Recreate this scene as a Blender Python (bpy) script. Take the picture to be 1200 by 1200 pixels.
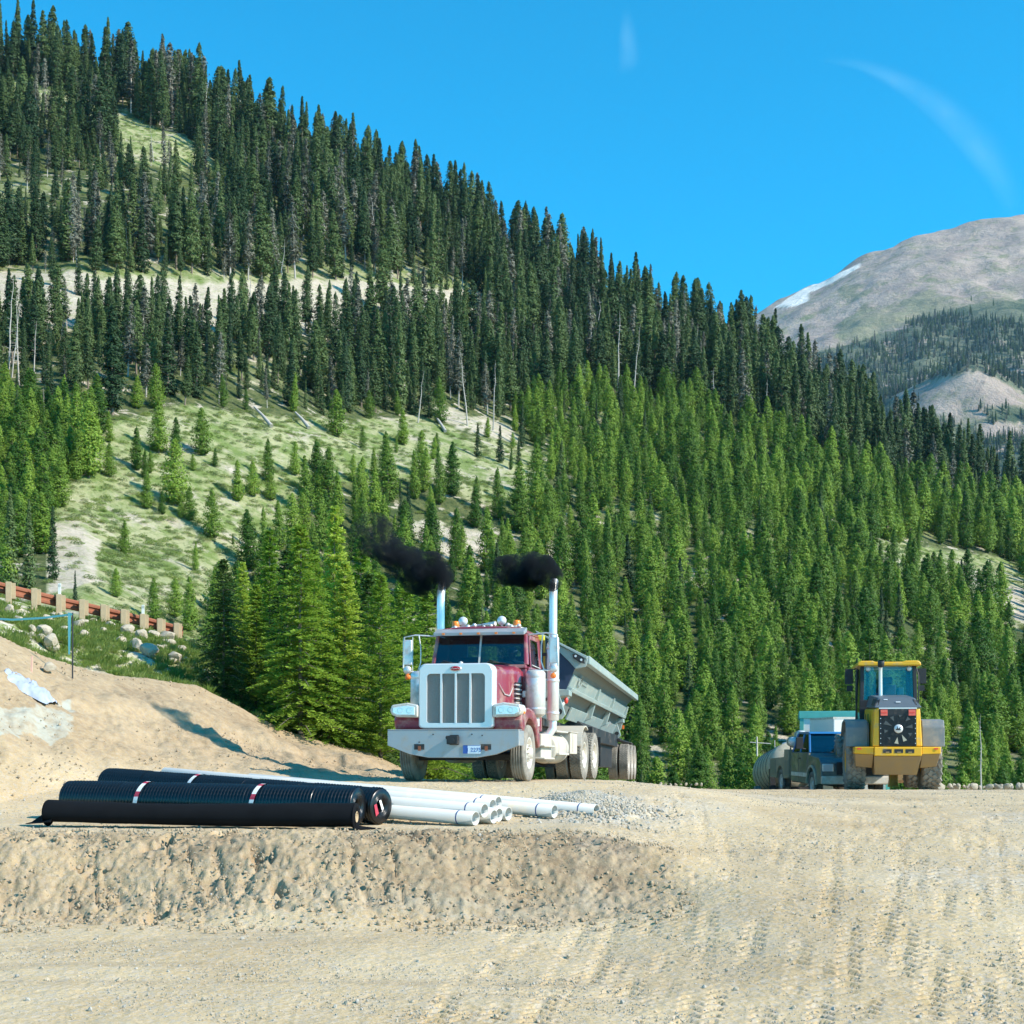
import bpy, bmesh, math, random
import numpy as np
from mathutils import Vector, Matrix, Euler
rad = math.radians
random.seed(7)
for o in list(bpy.data.objects): bpy.data.objects.remove(o)

# ------------------------------------------------------------------ camera, world, sun, exposure
F = 1648.0; EYE = 2.3; HOR = 870.0
sc = bpy.context.scene
COL = sc.collection
cam = bpy.data.cameras.new('camera'); camo = bpy.data.objects.new('camera', cam); COL.objects.link(camo)
camo.location = (0, 0, EYE); camo.rotation_euler = (rad(90), 0, 0)
cam.sensor_width = 36; cam.lens = 36 * F / 1200; cam.shift_y = (HOR - 600) / 1200
cam.clip_start = .1; cam.clip_end = 20000
sc.camera = camo
SUN_AZ, SUN_EL = rad(-22), rad(36)
w = bpy.data.worlds.new("World"); sc.world = w; w.use_nodes = True
nt = w.node_tree; nt.nodes.clear()
sky = nt.nodes.new('ShaderNodeTexSky'); sky.sky_type = 'NISHITA'; sky.sun_disc = False
sky.sun_elevation = SUN_EL; sky.sun_rotation = rad(90) - SUN_AZ
sky.altitude = 2500; sky.air_density = 1.0; sky.dust_density = 0.1; sky.ozone_density = 2.6
hs = nt.nodes.new('ShaderNodeHueSaturation'); hs.inputs['Saturation'].default_value = 3.3; hs.inputs['Hue'].default_value = .477
hs.inputs['Value'].default_value = 1.32
bg = nt.nodes.new('ShaderNodeBackground'); bg.inputs[1].default_value = 0.15
ow = nt.nodes.new('ShaderNodeOutputWorld')
nt.links.new(sky.outputs[0], hs.inputs['Color']); nt.links.new(hs.outputs[0], bg.inputs[0]); nt.links.new(bg.outputs[0], ow.inputs[0])
sl = bpy.data.lights.new('sun', 'SUN'); sl.energy = 5.0; sl.angle = rad(.53); sl.color = (1, .93, .82)
slo = bpy.data.objects.new('sun', sl); COL.objects.link(slo)
SV = Vector((math.cos(SUN_EL) * math.cos(SUN_AZ), math.cos(SUN_EL) * math.sin(SUN_AZ), math.sin(SUN_EL)))
slo.rotation_euler = SV.to_track_quat('Z', 'Y').to_euler(); slo.location = (20, -10, 30)
sc.view_settings.view_transform = 'Standard'; sc.view_settings.look = 'None'
sc.view_settings.exposure = 0.66; sc.view_settings.gamma = 1
sc.cycles.max_bounces = 6; sc.cycles.diffuse_bounces = 3; sc.cycles.glossy_bounces = 3
sc.cycles.transparent_max_bounces = 12; sc.cycles.volume_bounces = 0; sc.cycles.transmission_bounces = 4
sc.cycles.use_denoising = False if False else True
sc.cycles.volume_max_steps = 256

# ------------------------------------------------------------------ noise
def _hash(ix, iy, seed):
    h = (ix.astype(np.int64) * 374761393 + iy.astype(np.int64) * 668265263 + seed * 2147483647) & 0x7fffffff
    h = (h ^ (h >> 13)) * 1274126177 & 0x7fffffff
    h = h ^ (h >> 16)
    return (h & 0xffff) / 65535.0
def vnoise(x, y, seed=0):
    ix = np.floor(x); iy = np.floor(y); fx = x - ix; fy = y - iy
    fx = fx * fx * (3 - 2 * fx); fy = fy * fy * (3 - 2 * fy)
    a = _hash(ix, iy, seed); b = _hash(ix + 1, iy, seed); c = _hash(ix, iy + 1, seed); d = _hash(ix + 1, iy + 1, seed)
    return (a * (1 - fx) + b * fx) * (1 - fy) + (c * (1 - fx) + d * fx) * fy * 1.0
def fbm(x, y, seed=0, oct=4, gain=.5):
    s = 0; a = 1; t = 0
    for i in range(oct):
        s = s + a * vnoise(x * 2 ** i + 17.3 * i, y * 2 ** i - 9.1 * i, seed + i); t += a; a *= gain
    return s / t * 2 - 1
def sst(a, b, x):
    t = np.clip((x - a) / (b - a), 0, 1); return t * t * (3 - 2 * t)
def itp(x, tab):
    return np.interp(x, [p[0] for p in tab], [p[1] for p in tab])

# ------------------------------------------------------------------ terrain shape (metres; camera stands at x=0, y=0)
PL = [(16, 1.12), (18.4, 1.13), (20, 1.15), (21.5, 1.22), (23, 1.42), (24.5, 1.585), (27, 1.57), (31, 1.47), (36, 1.2), (42, 1.02), (48, .8)]
PR = [(10, -.02), (12, .06), (14, .28), (16, .52), (18, .75), (20, .93), (22, 1.05), (25, 1.14), (30, 1.17), (36.5, 1.07), (39, .95), (42, .6), (48, .3)]
CREST = [(-300, 690), (-100, 715), (0, 745), (60, 772), (110, 786), (230, 802), (270, 822), (330, 855), (390, 872), (440, 884), (480, 897), (520, 915)]
CD = [(-100, 30), (0, 31), (230, 35), (440, 36.2)]
FD = [(-100, 20.5), (0, 22), (120, 24.6), (230, 26.6), (330, 27.4), (440, 28.6), (520, 31)]
RAIL = [(-300, 600), (-100, 672), (10, 703), (55, 714), (110, 728), (170, 742), (210, 752), (240, 775), (300, 835), (380, 890), (480, 925), (560, 940)]
SKY_G = [(-400, -20), (-200, 15), (0, 72), (200, 118), (400, 208), (600, 303), (760, 388), (900, 440), (1000, 498), (1100, 552), (1200, 596), (1400, 680), (1700, 760)]
LOW_G = [(-200, 725), (100, 748), (230, 815), (330, 880), (450, 930), (600, 950), (1700, 960)]
def zpy(py, Y): return EYE + (HOR - py) / F * Y
def site_z(X, Y, fine=True):
    u = 600 + F * X / Y
    road = .045 * np.clip(Y - 11.5, -3, 8)
    foot = 16.1 + .25 * np.sin(X * .9) + .3 * fbm(X * .6, X * 0 + 3, 5, 2)
    crest = 18.3 + .15 * fbm(X * .8, X * 0 + 9, 6, 3)
    bank = sst(0, 1, (Y - foot) / (crest - foot)) ** .95
    zl = road * (1 - bank) + itp(Y, PL) * bank
    zr = itp(Y, PR)
    edge = 1.25 + .35 * fbm(Y * .5, Y * 0, 3, 2)
    m1 = sst(edge - .5, edge + 1.9, X)
    m2 = sst(1.5, 6.0, X)
    m = np.where(Y < 19, m1, m1 * np.clip((22.5 - Y) / 3.5, 0, 1) + m2 * (1 - np.clip((22.5 - Y) / 3.5, 0, 1)))
    z = zl * (1 - m) + zr * m
    # dirt berm at the back left
    cz = zpy(itp(u, CREST), itp(u, CD)); cd = itp(u, CD); fd = itp(u, FD)
    t = (Y - fd) / (cd - fd)
    up = sst(-.15, 1.1, t) * .5 + np.clip(t, 0, 1) * .5
    up = up * sst(260, 60, u) + np.clip(t, 0, 1) ** 1.1 * (1 - sst(260, 60, u))
    up = up + .05 * fbm(X * .9, Y * .9, 31, 3) * np.clip(t * 3, 0, 1) * np.clip((1 - t) * 4, 0, 1)
    has = sst(560, 430, u)
    zb = z + np.maximum(cz - z, 0) * np.clip(up, 0, 1) * has
    # behind the berm crest: grassy slope up to the guardrail
    rz = zpy(itp(u, RAIL), 43.0)
    tb = np.clip((Y - cd - .3) / (43 - cd), 0, 1)
    dip = .35 * np.sin(np.clip((Y - cd) / 4.0, 0, 1) * math.pi)
    back = cz * (1 - tb) + rz * tb - dip
    zz = np.where(Y > cd, back * has + z * (1 - has), zb)
    return zz
def hill_raw(X, Y):
    u = 600 + F * X / Y
    z0 = zpy(itp(u, LOW_G), 75.); z1 = zpy(itp(u, SKY_G), 330.)
    t = (Y - 75) / 255
    tc = np.clip(t, 0, 1)
    z = z0 + (z1 - z0) * tc ** 1.22
    amp = sst(75, 110, Y) * sst(345, 300, Y)
    z = z + amp * (3.0 * fbm(X / 28, Y / 28, 41, 3) + .5 * fbm(X / 5, Y / 5, 44, 3))
    z = np.where(Y > 330, z1 - (Y - 330) * .35, z)
    return z
def G(X, Y):
    X = np.asarray(X, float); Y = np.asarray(Y, float)
    s = site_z(X, Y); h = hill_raw(X, np.maximum(Y, 60))
    a = sst(46, 72, Y)
    z = s * (1 - a) + h * a
    u = 600 + F * X / Y
    dropm = sst(230, 420, u)
    return z - 3.2 * dropm * sst(46, 56, Y) * sst(78, 60, Y)
def g1(X, Y): return float(G(np.array([X]), np.array([Y]))[0])
def P(u, py, d): return Vector(((u - 600) / F * d, d, EYE + (HOR - py) / F * d))
def onground(u, d):
    x = (u - 600) / F * d; return Vector((x, d, g1(x, d)))

# ------------------------------------------------------------------ helpers
def tag(o, label=None, cat=None, group=None, kind=None):
    if label: o['label'] = label
    if cat: o['category'] = cat
    if group: o['group'] = group
    if kind: o['kind'] = kind
    return o
def empty(name, loc=(0, 0, 0), rot=(0, 0, 0), label=None, cat=None, group=None):
    o = bpy.data.objects.new(name, None); COL.objects.link(o); o.location = loc; o.rotation_euler = rot
    o.empty_display_size = .2
    return tag(o, label, cat, group)
def link(name, me, parent=None, loc=None):
    o = bpy.data.objects.new(name, me); COL.objects.link(o)
    if parent: o.parent = parent
    if loc is not None: o.location = loc
    return o
def npmesh(name, V, Fq, mats, smooth=False, fm=None):
    V = np.asarray(V, dtype=np.float32); Fq = np.asarray(Fq, dtype=np.int32); k = Fq.shape[1]
    me = bpy.data.meshes.new(name)
    me.vertices.add(len(V)); me.vertices.foreach_set('co', V.ravel())
    me.loops.add(Fq.size); me.loops.foreach_set('vertex_index', Fq.ravel())
    me.polygons.add(len(Fq)); me.polygons.foreach_set('loop_start', np.arange(0, Fq.size, k, dtype=np.int32))
    me.polygons.foreach_set('loop_total', np.full(len(Fq), k, dtype=np.int32))
    if fm is not None: me.polygons.foreach_set('material_index', np.asarray(fm, dtype=np.int32))
    me.polygons.foreach_set('use_smooth', np.full(len(Fq), smooth))
    me.update(calc_edges=True); me.validate()
    for m in mats: me.materials.append(m)
    return me
class MB:
    def __init__(s): s.v = []; s.f = []; s.m = []; s.sm = []
    def add(s, V, Fs, m=0, smooth=False):
        b = len(s.v); s.v += [Vector(p) for p in V]
        for f in Fs: s.f.append([i + b for i in f]); s.m.append(m); s.sm.append(smooth)
    def box(s, c, d, rot=None, m=0):
        x, y, z = d[0] / 2, d[1] / 2, d[2] / 2
        V = [Vector(p) for p in [(-x, -y, -z), (x, -y, -z), (x, y, -z), (-x, y, -z), (-x, -y, z), (x, -y, z), (x, y, z), (-x, y, z)]]
        if rot: R = Euler(rot).to_matrix(); V = [R @ p for p in V]
        V = [p + Vector(c) for p in V]
        s.add(V, [(0, 3, 2, 1), (4, 5, 6, 7), (0, 1, 5, 4), (1, 2, 6, 5), (2, 3, 7, 6), (3, 0, 4, 7)], m)
    def b2(s, a, b, m=0):
        s.box([(a[i] + b[i]) / 2 for i in range(3)], [abs(b[i] - a[i]) for i in range(3)], m=m)
    def hexa(s, V, m=0):
        s.add(V, [(0, 3, 2, 1), (4, 5, 6, 7), (0, 1, 5, 4), (1, 2, 6, 5), (2, 3, 7, 6), (3, 0, 4, 7)], m)
    def cyl(s, p0, p1, r0, r1=None, n=20, caps=True, m=0, r_in=None):
        if r1 is None: r1 = r0
        p0 = Vector(p0); p1 = Vector(p1); q = (p1 - p0).to_track_quat('Z', 'Y')
        V = []
        for p, r in ((p0, r0), (p1, r1)):
            for i in range(n): V.append(p + q @ Vector((r * math.cos(2 * math.pi * i / n), r * math.sin(2 * math.pi * i / n), 0)))
        s.add(V, [(i, (i + 1) % n, n + (i + 1) % n, n + i) for i in range(n)], m, True)
        if caps:
            s.add(V, [tuple(range(n - 1, -1, -1)), tuple(range(n, 2 * n))], m)
    def lathe(s, prof, p0=(0, 0, 0), ax=(0, 0, 1), n=32, m=0, closed=False, smooth=True):
        # prof: (radius, height along the axis)
        p0 = Vector(p0); q = Vector(ax).to_track_quat('Z', 'Y'); k = len(prof); V = []
        for r, h in prof:
            for i in range(n): V.append(p0 + q @ Vector((r * math.cos(2 * math.pi * i / n), r * math.sin(2 * math.pi * i / n), h)))
        Fs = []
        for j in range(k if closed else k - 1):
            a = j * n; b = ((j + 1) % k) * n
            for i in range(n): Fs.append((a + i, a + (i + 1) % n, b + (i + 1) % n, b + i))
        s.add(V, Fs, m, smooth)
    def tube(s, pts, r, n=10, m=0, caps=True):
        pts = [Vector(p) for p in pts]; rr = r if isinstance(r, (list, tuple)) else [r] * len(pts)
        V = []; up = None
        for i, p in enumerate(pts):
            d = (pts[min(i + 1, len(pts) - 1)] - pts[max(i - 1, 0)]).normalized()
            if up is None: up = d.orthogonal().normalized()
            else: up = (up - d * up.dot(d)).normalized()
            sd = d.cross(up)
            for k in range(n):
                a = 2 * math.pi * k / n; V.append(p + (up * math.cos(a) + sd * math.sin(a)) * rr[i])
        Fs = []
        for j in range(len(pts) - 1):
            for k in range(n): Fs.append((j * n + k, j * n + (k + 1) % n, (j + 1) * n + (k + 1) % n, (j + 1) * n + k))
        s.add(V, Fs, m, True)
        if caps: s.add(V, [tuple(range(n - 1, -1, -1)), tuple(range((len(pts) - 1) * n, len(pts) * n))], m)
    def prism(s, poly, a, b, axis=1, m=0):
        # poly in the two other axes (axis=1: x,z ; axis=0: y,z ; axis=2: x,y), from a to b along axis
        def pt(p, t):
            if axis == 1: return (p[0], t, p[1])
            if axis == 0: return (t, p[0], p[1])
            return (p[0], p[1], t)
        n = len(poly); V = [pt(p, a) for p in poly] + [pt(p, b) for p in poly]
        s.add(V, [tuple(range(n)), tuple(range(2 * n - 1, n - 1, -1))] + [(i, n + i, n + (i + 1) % n, (i + 1) % n) for i in range(n)], m)
    def sph(s, c, r, n=14, m=0, sc=(1, 1, 1)):
        prof = [(max(1e-4, r * math.sin(math.pi * i / (n // 2 + 2))), -r * math.cos(math.pi * i / (n // 2 + 2))) for i in range(n // 2 + 3)]
        b = len(s.v); s.lathe(prof, (0, 0, 0), (0, 0, 1), n, m)
        for i in range(b, len(s.v)): p = s.v[i]; s.v[i] = Vector((p.x * sc[0] + c[0], p.y * sc[1] + c[1], p.z * sc[2] + c[2]))
    def build(s, name, mats, parent=None, bevel=0, label=None, loc=None, seg=2):
        if not isinstance(mats, (list, tuple)): mats = [mats]
        me = bpy.data.meshes.new(name); me.from_pydata([tuple(p) for p in s.v], [], s.f)
        for m in mats: me.materials.append(m)
        me.polygons.foreach_set('material_index', s.m); me.polygons.foreach_set('use_smooth', s.sm)
        bm = bmesh.new(); bm.from_mesh(me); bmesh.ops.recalc_face_normals(bm, faces=bm.faces); bm.to_mesh(me); bm.free()
        me.update()
        o = link(name, me, parent, loc)
        if bevel:
            bv = o.modifiers.new('bevel', 'BEVEL'); bv.width = bevel; bv.segments = seg; bv.limit_method = 'ANGLE'; bv.angle_limit = rad(40)
            bv.harden_normals = False
        if label: o['label'] = label
        return o
def poly_plate(pts, thick):   # planar polygon in 3D given thickness along its normal
    pts = [Vector(p) for p in pts]; n = (pts[1] - pts[0]).cross(pts[2] - pts[0]).normalized() * thick
    k = len(pts); V = pts + [p + n for p in pts]
    return V, [tuple(range(k)), tuple(range(2 * k - 1, k - 1, -1))] + [(i, k + i, k + (i + 1) % k, (i + 1) % k) for i in range(k)]

# ------------------------------------------------------------------ materials
MATS = {}
def nodes(m): return m.node_tree.nodes, m.node_tree.links
def mat(name, col, rough=.5, metal=0, var=.12, scale=6, bump=0, bscale=30, dirt=None, dirt_amt=0, dirt_scale=4, dirt_h=None, spec=.5, coat=0, emis=None):
    if name in MATS: return MATS[name]
    m = bpy.data.materials.new(name); m.use_nodes = True; N, L = nodes(m); b = N['Principled BSDF']
    b.inputs['Roughness'].default_value = rough; b.inputs['Metallic'].default_value = metal
    b.inputs['Specular IOR Level'].default_value = spec; b.inputs['Coat Weight'].default_value = coat
    tc = N.new('ShaderNodeTexCoord'); nz = N.new('ShaderNodeTexNoise'); nz.inputs['Scale'].default_value = scale; nz.inputs['Detail'].default_value = 5
    L.new(tc.outputs['Object'], nz.inputs['Vector'])
    mx = N.new('ShaderNodeMix'); mx.data_type = 'RGBA'
    mx.inputs[6].default_value = (*[c * (1 - var) for c in col], 1); mx.inputs[7].default_value = (*[min(1, c * (1 + var)) for c in col], 1)
    L.new(nz.outputs['Fac'], mx.inputs[0]); out = mx.outputs[2]
    if dirt:
        n2 = N.new('ShaderNodeTexNoise'); n2.inputs['Scale'].default_value = dirt_scale; n2.inputs['Detail'].default_value = 8; n2.inputs['Roughness'].default_value = .65
        L.new(tc.outputs['Object'], n2.inputs['Vector'])
        mr = N.new('ShaderNodeMapRange'); mr.inputs[1].default_value = .62 - dirt_amt * .5; mr.inputs[2].default_value = .72 - dirt_amt * .2
        L.new(n2.outputs['Fac'], mr.inputs[0]); fac = mr.outputs[0]
        if dirt_h:
            sp = N.new('ShaderNodeSeparateXYZ'); L.new(tc.outputs['Object'], sp.inputs[0])
            m2 = N.new('ShaderNodeMapRange'); m2.inputs[1].default_value = dirt_h; m2.inputs[2].default_value = 0; L.new(sp.outputs[2], m2.inputs[0])
            ad = N.new('ShaderNodeMath'); ad.operation = 'ADD'; ad.use_clamp = True; L.new(fac, ad.inputs[0]); L.new(m2.outputs[0], ad.inputs[1]); fac = ad.outputs[0]
        x2 = N.new('ShaderNodeMix'); x2.data_type = 'RGBA'; x2.inputs[7].default_value = (*dirt, 1)
        L.new(out, x2.inputs[6]); ml = N.new('ShaderNodeMath'); ml.operation = 'MULTIPLY'; ml.inputs[1].default_value = .8; L.new(fac, ml.inputs[0]); L.new(ml.outputs[0], x2.inputs[0]); out = x2.outputs[2]
        ra = N.new('ShaderNodeMapRange'); ra.inputs[3].default_value = rough; ra.inputs[4].default_value = .9; L.new(ml.outputs[0], ra.inputs[0]); L.new(ra.outputs[0], b.inputs['Roughness'])
    L.new(out, b.inputs['Base Color'])
    if bump:
        n3 = N.new('ShaderNodeTexNoise'); n3.inputs['Scale'].default_value = bscale; n3.inputs['Detail'].default_value = 6; L.new(tc.outputs['Object'], n3.inputs['Vector'])
        bp = N.new('ShaderNodeBump'); bp.inputs['Strength'].default_value = bump; bp.inputs['Distance'].default_value = .02; L.new(n3.outputs['Fac'], bp.inputs['Height']); L.new(bp.outputs[0], b.inputs['Normal'])
    if emis:
        b.inputs['Emission Color'].default_value = (*emis[0], 1); b.inputs['Emission Strength'].default_value = emis[1]
    MATS[name] = m; return m
DUST = (.42, .35, .25)
def glassmat(name, tint, amount, refl=.08):
    m = bpy.data.materials.new(name); m.use_nodes = True; N, L = nodes(m); N.clear()
    tr = N.new('ShaderNodeBsdfTransparent'); tr.inputs[0].default_value = (*[c * amount for c in tint], 1)
    gl = N.new('ShaderNodeBsdfGlossy'); gl.inputs['Roughness'].default_value = .04
    lw = N.new('ShaderNodeLayerWeight'); lw.inputs[0].default_value = .25
    mr = N.new('ShaderNodeMapRange'); mr.inputs[3].default_value = refl; mr.inputs[4].default_value = .9; L.new(lw.outputs['Fresnel'], mr.inputs[0])
    mx = N.new('ShaderNodeMixShader'); L.new(mr.outputs[0], mx.inputs[0]); L.new(tr.outputs[0], mx.inputs[1]); L.new(gl.outputs[0], mx.inputs[2])
    o = N.new('ShaderNodeOutputMaterial'); L.new(mx.outputs[0], o.inputs[0]); return m
def foliage(name, c1, c2, transl=.35, blotch=2.5):
    m = bpy.data.materials.new(name); m.use_nodes = True; N, L = nodes(m); N.clear()
    oi = N.new('ShaderNodeObjectInfo'); tc = N.new('ShaderNodeTexCoord')
    nz = N.new('ShaderNodeTexNoise'); nz.inputs['Scale'].default_value = blotch * 3; nz.inputs['Detail'].default_value = 6; nz.inputs['Roughness'].default_value = .7
    L.new(tc.outputs['Object'], nz.inputs['Vector'])
    ad = N.new('ShaderNodeMath'); ad.operation = 'ADD'; L.new(nz.outputs['Fac'], ad.inputs[0]); L.new(oi.outputs['Random'], ad.inputs[1])
    mr = N.new('ShaderNodeMapRange'); mr.inputs[1].default_value = .5; mr.inputs[2].default_value = 1.5; L.new(ad.outputs[0], mr.inputs[0])
    mx = N.new('ShaderNodeMix'); mx.data_type = 'RGBA'; mx.inputs[6].default_value = (*c1, 1); mx.inputs[7].default_value = (*c2, 1); L.new(mr.outputs[0], mx.inputs[0])
    d = N.new('ShaderNodeBsdfPrincipled'); d.inputs['Roughness'].default_value = .6; d.inputs['Specular IOR Level'].default_value = .25
    t = N.new('ShaderNodeBsdfTranslucent'); L.new(mx.outputs[2], d.inputs['Base Color']); L.new(mx.outputs[2], t.inputs[0])
    ms = N.new('ShaderNodeMixShader'); ms.inputs[0].default_value = transl; L.new(d.outputs[0], ms.inputs[1]); L.new(t.outputs[0], ms.inputs[2])
    o = N.new('ShaderNodeOutputMaterial'); L.new(ms.outputs[0], o.inputs[0]); return m
M_young = foliage('young pine needles', (.045, .12, .014), (.24, .36, .045), .34)
M_mat = foliage('old conifer needles', (.022, .058, .022), (.12, .18, .055), .26)
M_near = foliage('fir needles', (.17, .30, .03), (.44, .55, .08), .45, .6)
M_neard = foliage('dark fir needles', (.03, .08, .02), (.09, .16, .035), .3, .6)
M_bark = mat('conifer bark', (.2, .16, .12), .9, var=.35, scale=9, bump=.4)
M_snag = mat('weathered dead wood', (.4, .37, .33), .85, var=.25, scale=8)
def groundmat():
    m = bpy.data.materials.new('graded dirt'); m.use_nodes = True; N, L = nodes(m); b = N['Principled BSDF']; b.inputs['Roughness'].default_value = .95; b.inputs['Specular IOR Level'].default_value = .15
    geo = N.new('ShaderNodeNewGeometry')
    def noise(sc_, det=6, ro=.6):
        n = N.new('ShaderNodeTexNoise'); n.inputs['Scale'].default_value = sc_; n.inputs['Detail'].default_value = det; n.inputs['Roughness'].default_value = ro; L.new(geo.outputs['Position'], n.inputs['Vector']); return n.outputs['Fac']
    def mix(f, a, b_):
        x = N.new('ShaderNodeMix'); x.data_type = 'RGBA'
        if hasattr(f, 'links'): L.new(f, x.inputs[0])
        else: x.inputs[0].default_value = f
        for i, c in ((6, a), (7, b_)):
            if isinstance(c, tuple): x.inputs[i].default_value = (*c, 1)
            else: L.new(c, x.inputs[i])
        return x.outputs[2]
    def ramp(f, a, b_):
        r = N.new('ShaderNodeMapRange'); r.inputs[1].default_value = a; r.inputs[2].default_value = b_; L.new(f, r.inputs[0]); return r.outputs[0]
    def attr(n):
        a = N.new('ShaderNodeAttribute'); a.attribute_name = n; return a.outputs['Fac']
    def mul(a, b_):
        x = N.new('ShaderNodeMath'); x.operation = 'MULTIPLY'; L.new(a, x.inputs[0])
        if isinstance(b_, float): x.inputs[1].default_value = b_
        else: L.new(b_, x.inputs[1])
        return x.outputs[0]
    c = mix(ramp(noise(.5), .35, .65), (.50, .355, .185), (.615, .465, .27))
    c = mix(mul(ramp(noise(9, 8, .7), .5, .7), .55), c, (.60, .50, .37))
    c = mix(mul(ramp(noise(38, 4, .7), .55, .65), .5), c, (.24, .18, .12))
    c = mix(mul(ramp(noise(55, 3, .7), .56, .66), .6), c, (.72, .64, .50))
    vo = N.new('ShaderNodeTexVoronoi'); vo.inputs['Scale'].default_value = 26; L.new(geo.outputs['Position'], vo.inputs['Vector'])
    peb = ramp(vo.outputs['Color'], .55, .75)
    c = mix(mul(peb, .35), c, (.46, .44, .42))
    vd = N.new('ShaderNodeTexVoronoi'); vd.inputs['Scale'].default_value = 15; L.new(geo.outputs['Position'], vd.inputs['Vector'])
    mt = N.new('ShaderNodeMath'); mt.operation = 'ADD'; L.new(attr('moist'), mt.inputs[0]); mt.inputs[1].default_value = 0
    c = mix(mul(attr('moist'), .95), c, mix(ramp(noise(5, 8, .7), .4, .6), (.22, .155, .095), (.36, .27, .17)))
    gg = mul(attr('grey'), ramp(noise(3, 6, .7), .35, .6))
    c = mix(gg, c, mix(vo.outputs['Color'], (.30, .275, .24), (.60, .56, .49)))
    c = mix(mul(attr('pale'), ramp(noise(2.5, 8, .7), .25, .6)), c, (.42, .42, .35))
    gr = mix(ramp(noise(2.2, 8, .7), .38, .58), (.13, .20, .04), (.36, .34, .19))
    gr = mix(mul(ramp(noise(1.1, 7, .7), .47, .54), .9), gr, (.56, .50, .42))
    c = mix(attr('grass'), c, gr)
    L.new(c, b.inputs['Base Color'])
    bp = N.new('ShaderNodeBump'); bp.inputs['Strength'].default_value = .6; bp.inputs['Distance'].default_value = .035
    hh = N.new('ShaderNodeMath'); hh.operation = 'ADD'; L.new(noise(22, 8, .75), hh.inputs[0]); L.new(mul(vd.outputs['Distance'], .5), hh.inputs[1])
    L.new(hh.outputs[0], bp.inputs['Height']); L.new(bp.outputs[0], b.inputs['Normal'])
    return m
def hillmat(name, rock, rock2, grassa, grassb, floor, sc_=1.0, snow=False):
    m = bpy.data.materials.new(name); m.use_nodes = True; N, L = nodes(m); b = N['Principled BSDF']; b.inputs['Roughness'].default_value = .95; b.inputs['Specular IOR Level'].default_value = .1
    geo = N.new('ShaderNodeNewGeometry')
    def noise(s, det=8, ro=.65):
        n = N.new('ShaderNodeTexNoise'); n.inputs['Scale'].default_value = s * sc_; n.inputs['Detail'].default_value = det; n.inputs['Roughness'].default_value = ro; L.new(geo.outputs['Position'], n.inputs['Vector']); return n.outputs['Fac']
    def mix(f, a, c_):
        x = N.new('ShaderNodeMix'); x.data_type = 'RGBA'; L.new(f, x.inputs[0])
        for i, c in ((6, a), (7, c_)):
            if isinstance(c, tuple): x.inputs[i].default_value = (*c, 1)
            else: L.new(c, x.inputs[i])
        return x.outputs[2]
    def ramp(f, a, c_):
        r = N.new('ShaderNodeMapRange'); r.inputs[1].default_value = a; r.inputs[2].default_value = c_; L.new(f, r.inputs[0]); return r.outputs[0]
    def attr(n):
        a = N.new('ShaderNodeAttribute'); a.attribute_name = n; return a.outputs['Fac']
    rk = mix(ramp(noise(.5), .35, .65), rock, rock2)
    rk = mix(ramp(noise(3.0), .55, .7), rk, tuple(c * .6 for c in rock))
    gr = mix(ramp(noise(.35), .42, .58), grassa, grassb)
    gr = mix(ramp(noise(.22, 9, .72), .53, .64), gr, rk)
    gr = mix(ramp(noise(1.6, 6), .54, .7), gr, tuple(c * .65 for c in grassa))
    fl = mix(ramp(noise(.8, 8, .75), .42, .58), floor, tuple(c * f for c, f in zip(floor, (2.4, 1.8, 1.9))))
    fl = mix(ramp(noise(.3, 8, .7), .56, .62), fl, rk)
    c = mix(attr('meadow'), fl, gr); bn = N.new('ShaderNodeMath'); bn.operation = 'MULTIPLY'; L.new(attr('bare'), bn.inputs[0]); L.new(ramp(noise(.9, 9, .75), .36, .5), bn.inputs[1]); c = mix(bn.outputs[0], mix(attr('bare'), c, gr), rk)
    if snow: c = mix(attr('snow'), c, (.80, .76, .70))
    L.new(c, b.inputs['Base Color'])
    bp = N.new('ShaderNodeBump'); bp.inputs['Strength'].default_value = .8; bp.inputs['Distance'].default_value = .35 / sc_
    L.new(noise(1.5, 8, .7), bp.inputs['Height']); L.new(bp.outputs[0], b.inputs['Normal'])
    return m
M_ground = groundmat()
M_hill = hillmat('mountainside soil and grass', (.54, .47, .38), (.40, .35, .27), (.16, .215, .065), (.35, .35, .19), (.05, .075, .028))
M_mtn = hillmat('alpine scree', (.46, .37, .31), (.29, .235, .205), (.20, .22, .12), (.24, .23, .14), (.07, .10, .06), .03, True)

# ------------------------------------------------------------------ terrain meshes
def polymask(poly, u, py):
    inside = np.zeros(u.shape, bool); n = len(poly)
    for i in range(n):
        x1, y1 = poly[i]; x2, y2 = poly[(i + 1) % n]
        c = ((y1 > py) != (y2 > py)) & (u < (x2 - x1) * (py - y1) / ((y2 - y1) if y2 != y1 else 1e-9) + x1)
        inside ^= c
    return inside
MEADOW = [[(60, 700), (60, 600), (95, 540), (130, 498), (200, 476), (300, 482), (400, 494), (480, 487), (560, 515), (645, 530), (645, 560), (600, 600), (560, 592), (500, 560), (420, 555), (360, 600), (330, 640), (260, 690), (230, 800), (0, 800), (0, 720)],
          [(1020, 632), (1080, 640), (1210, 664), (1210, 745), (1150, 722), (1100, 692), (1050, 690), (1020, 662)],
          [(-40, 92), (60, 103), (120, 125), (180, 148), (250, 176), (245, 200), (150, 190), (100, 166), (40, 150), (-40, 128)]]
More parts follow.
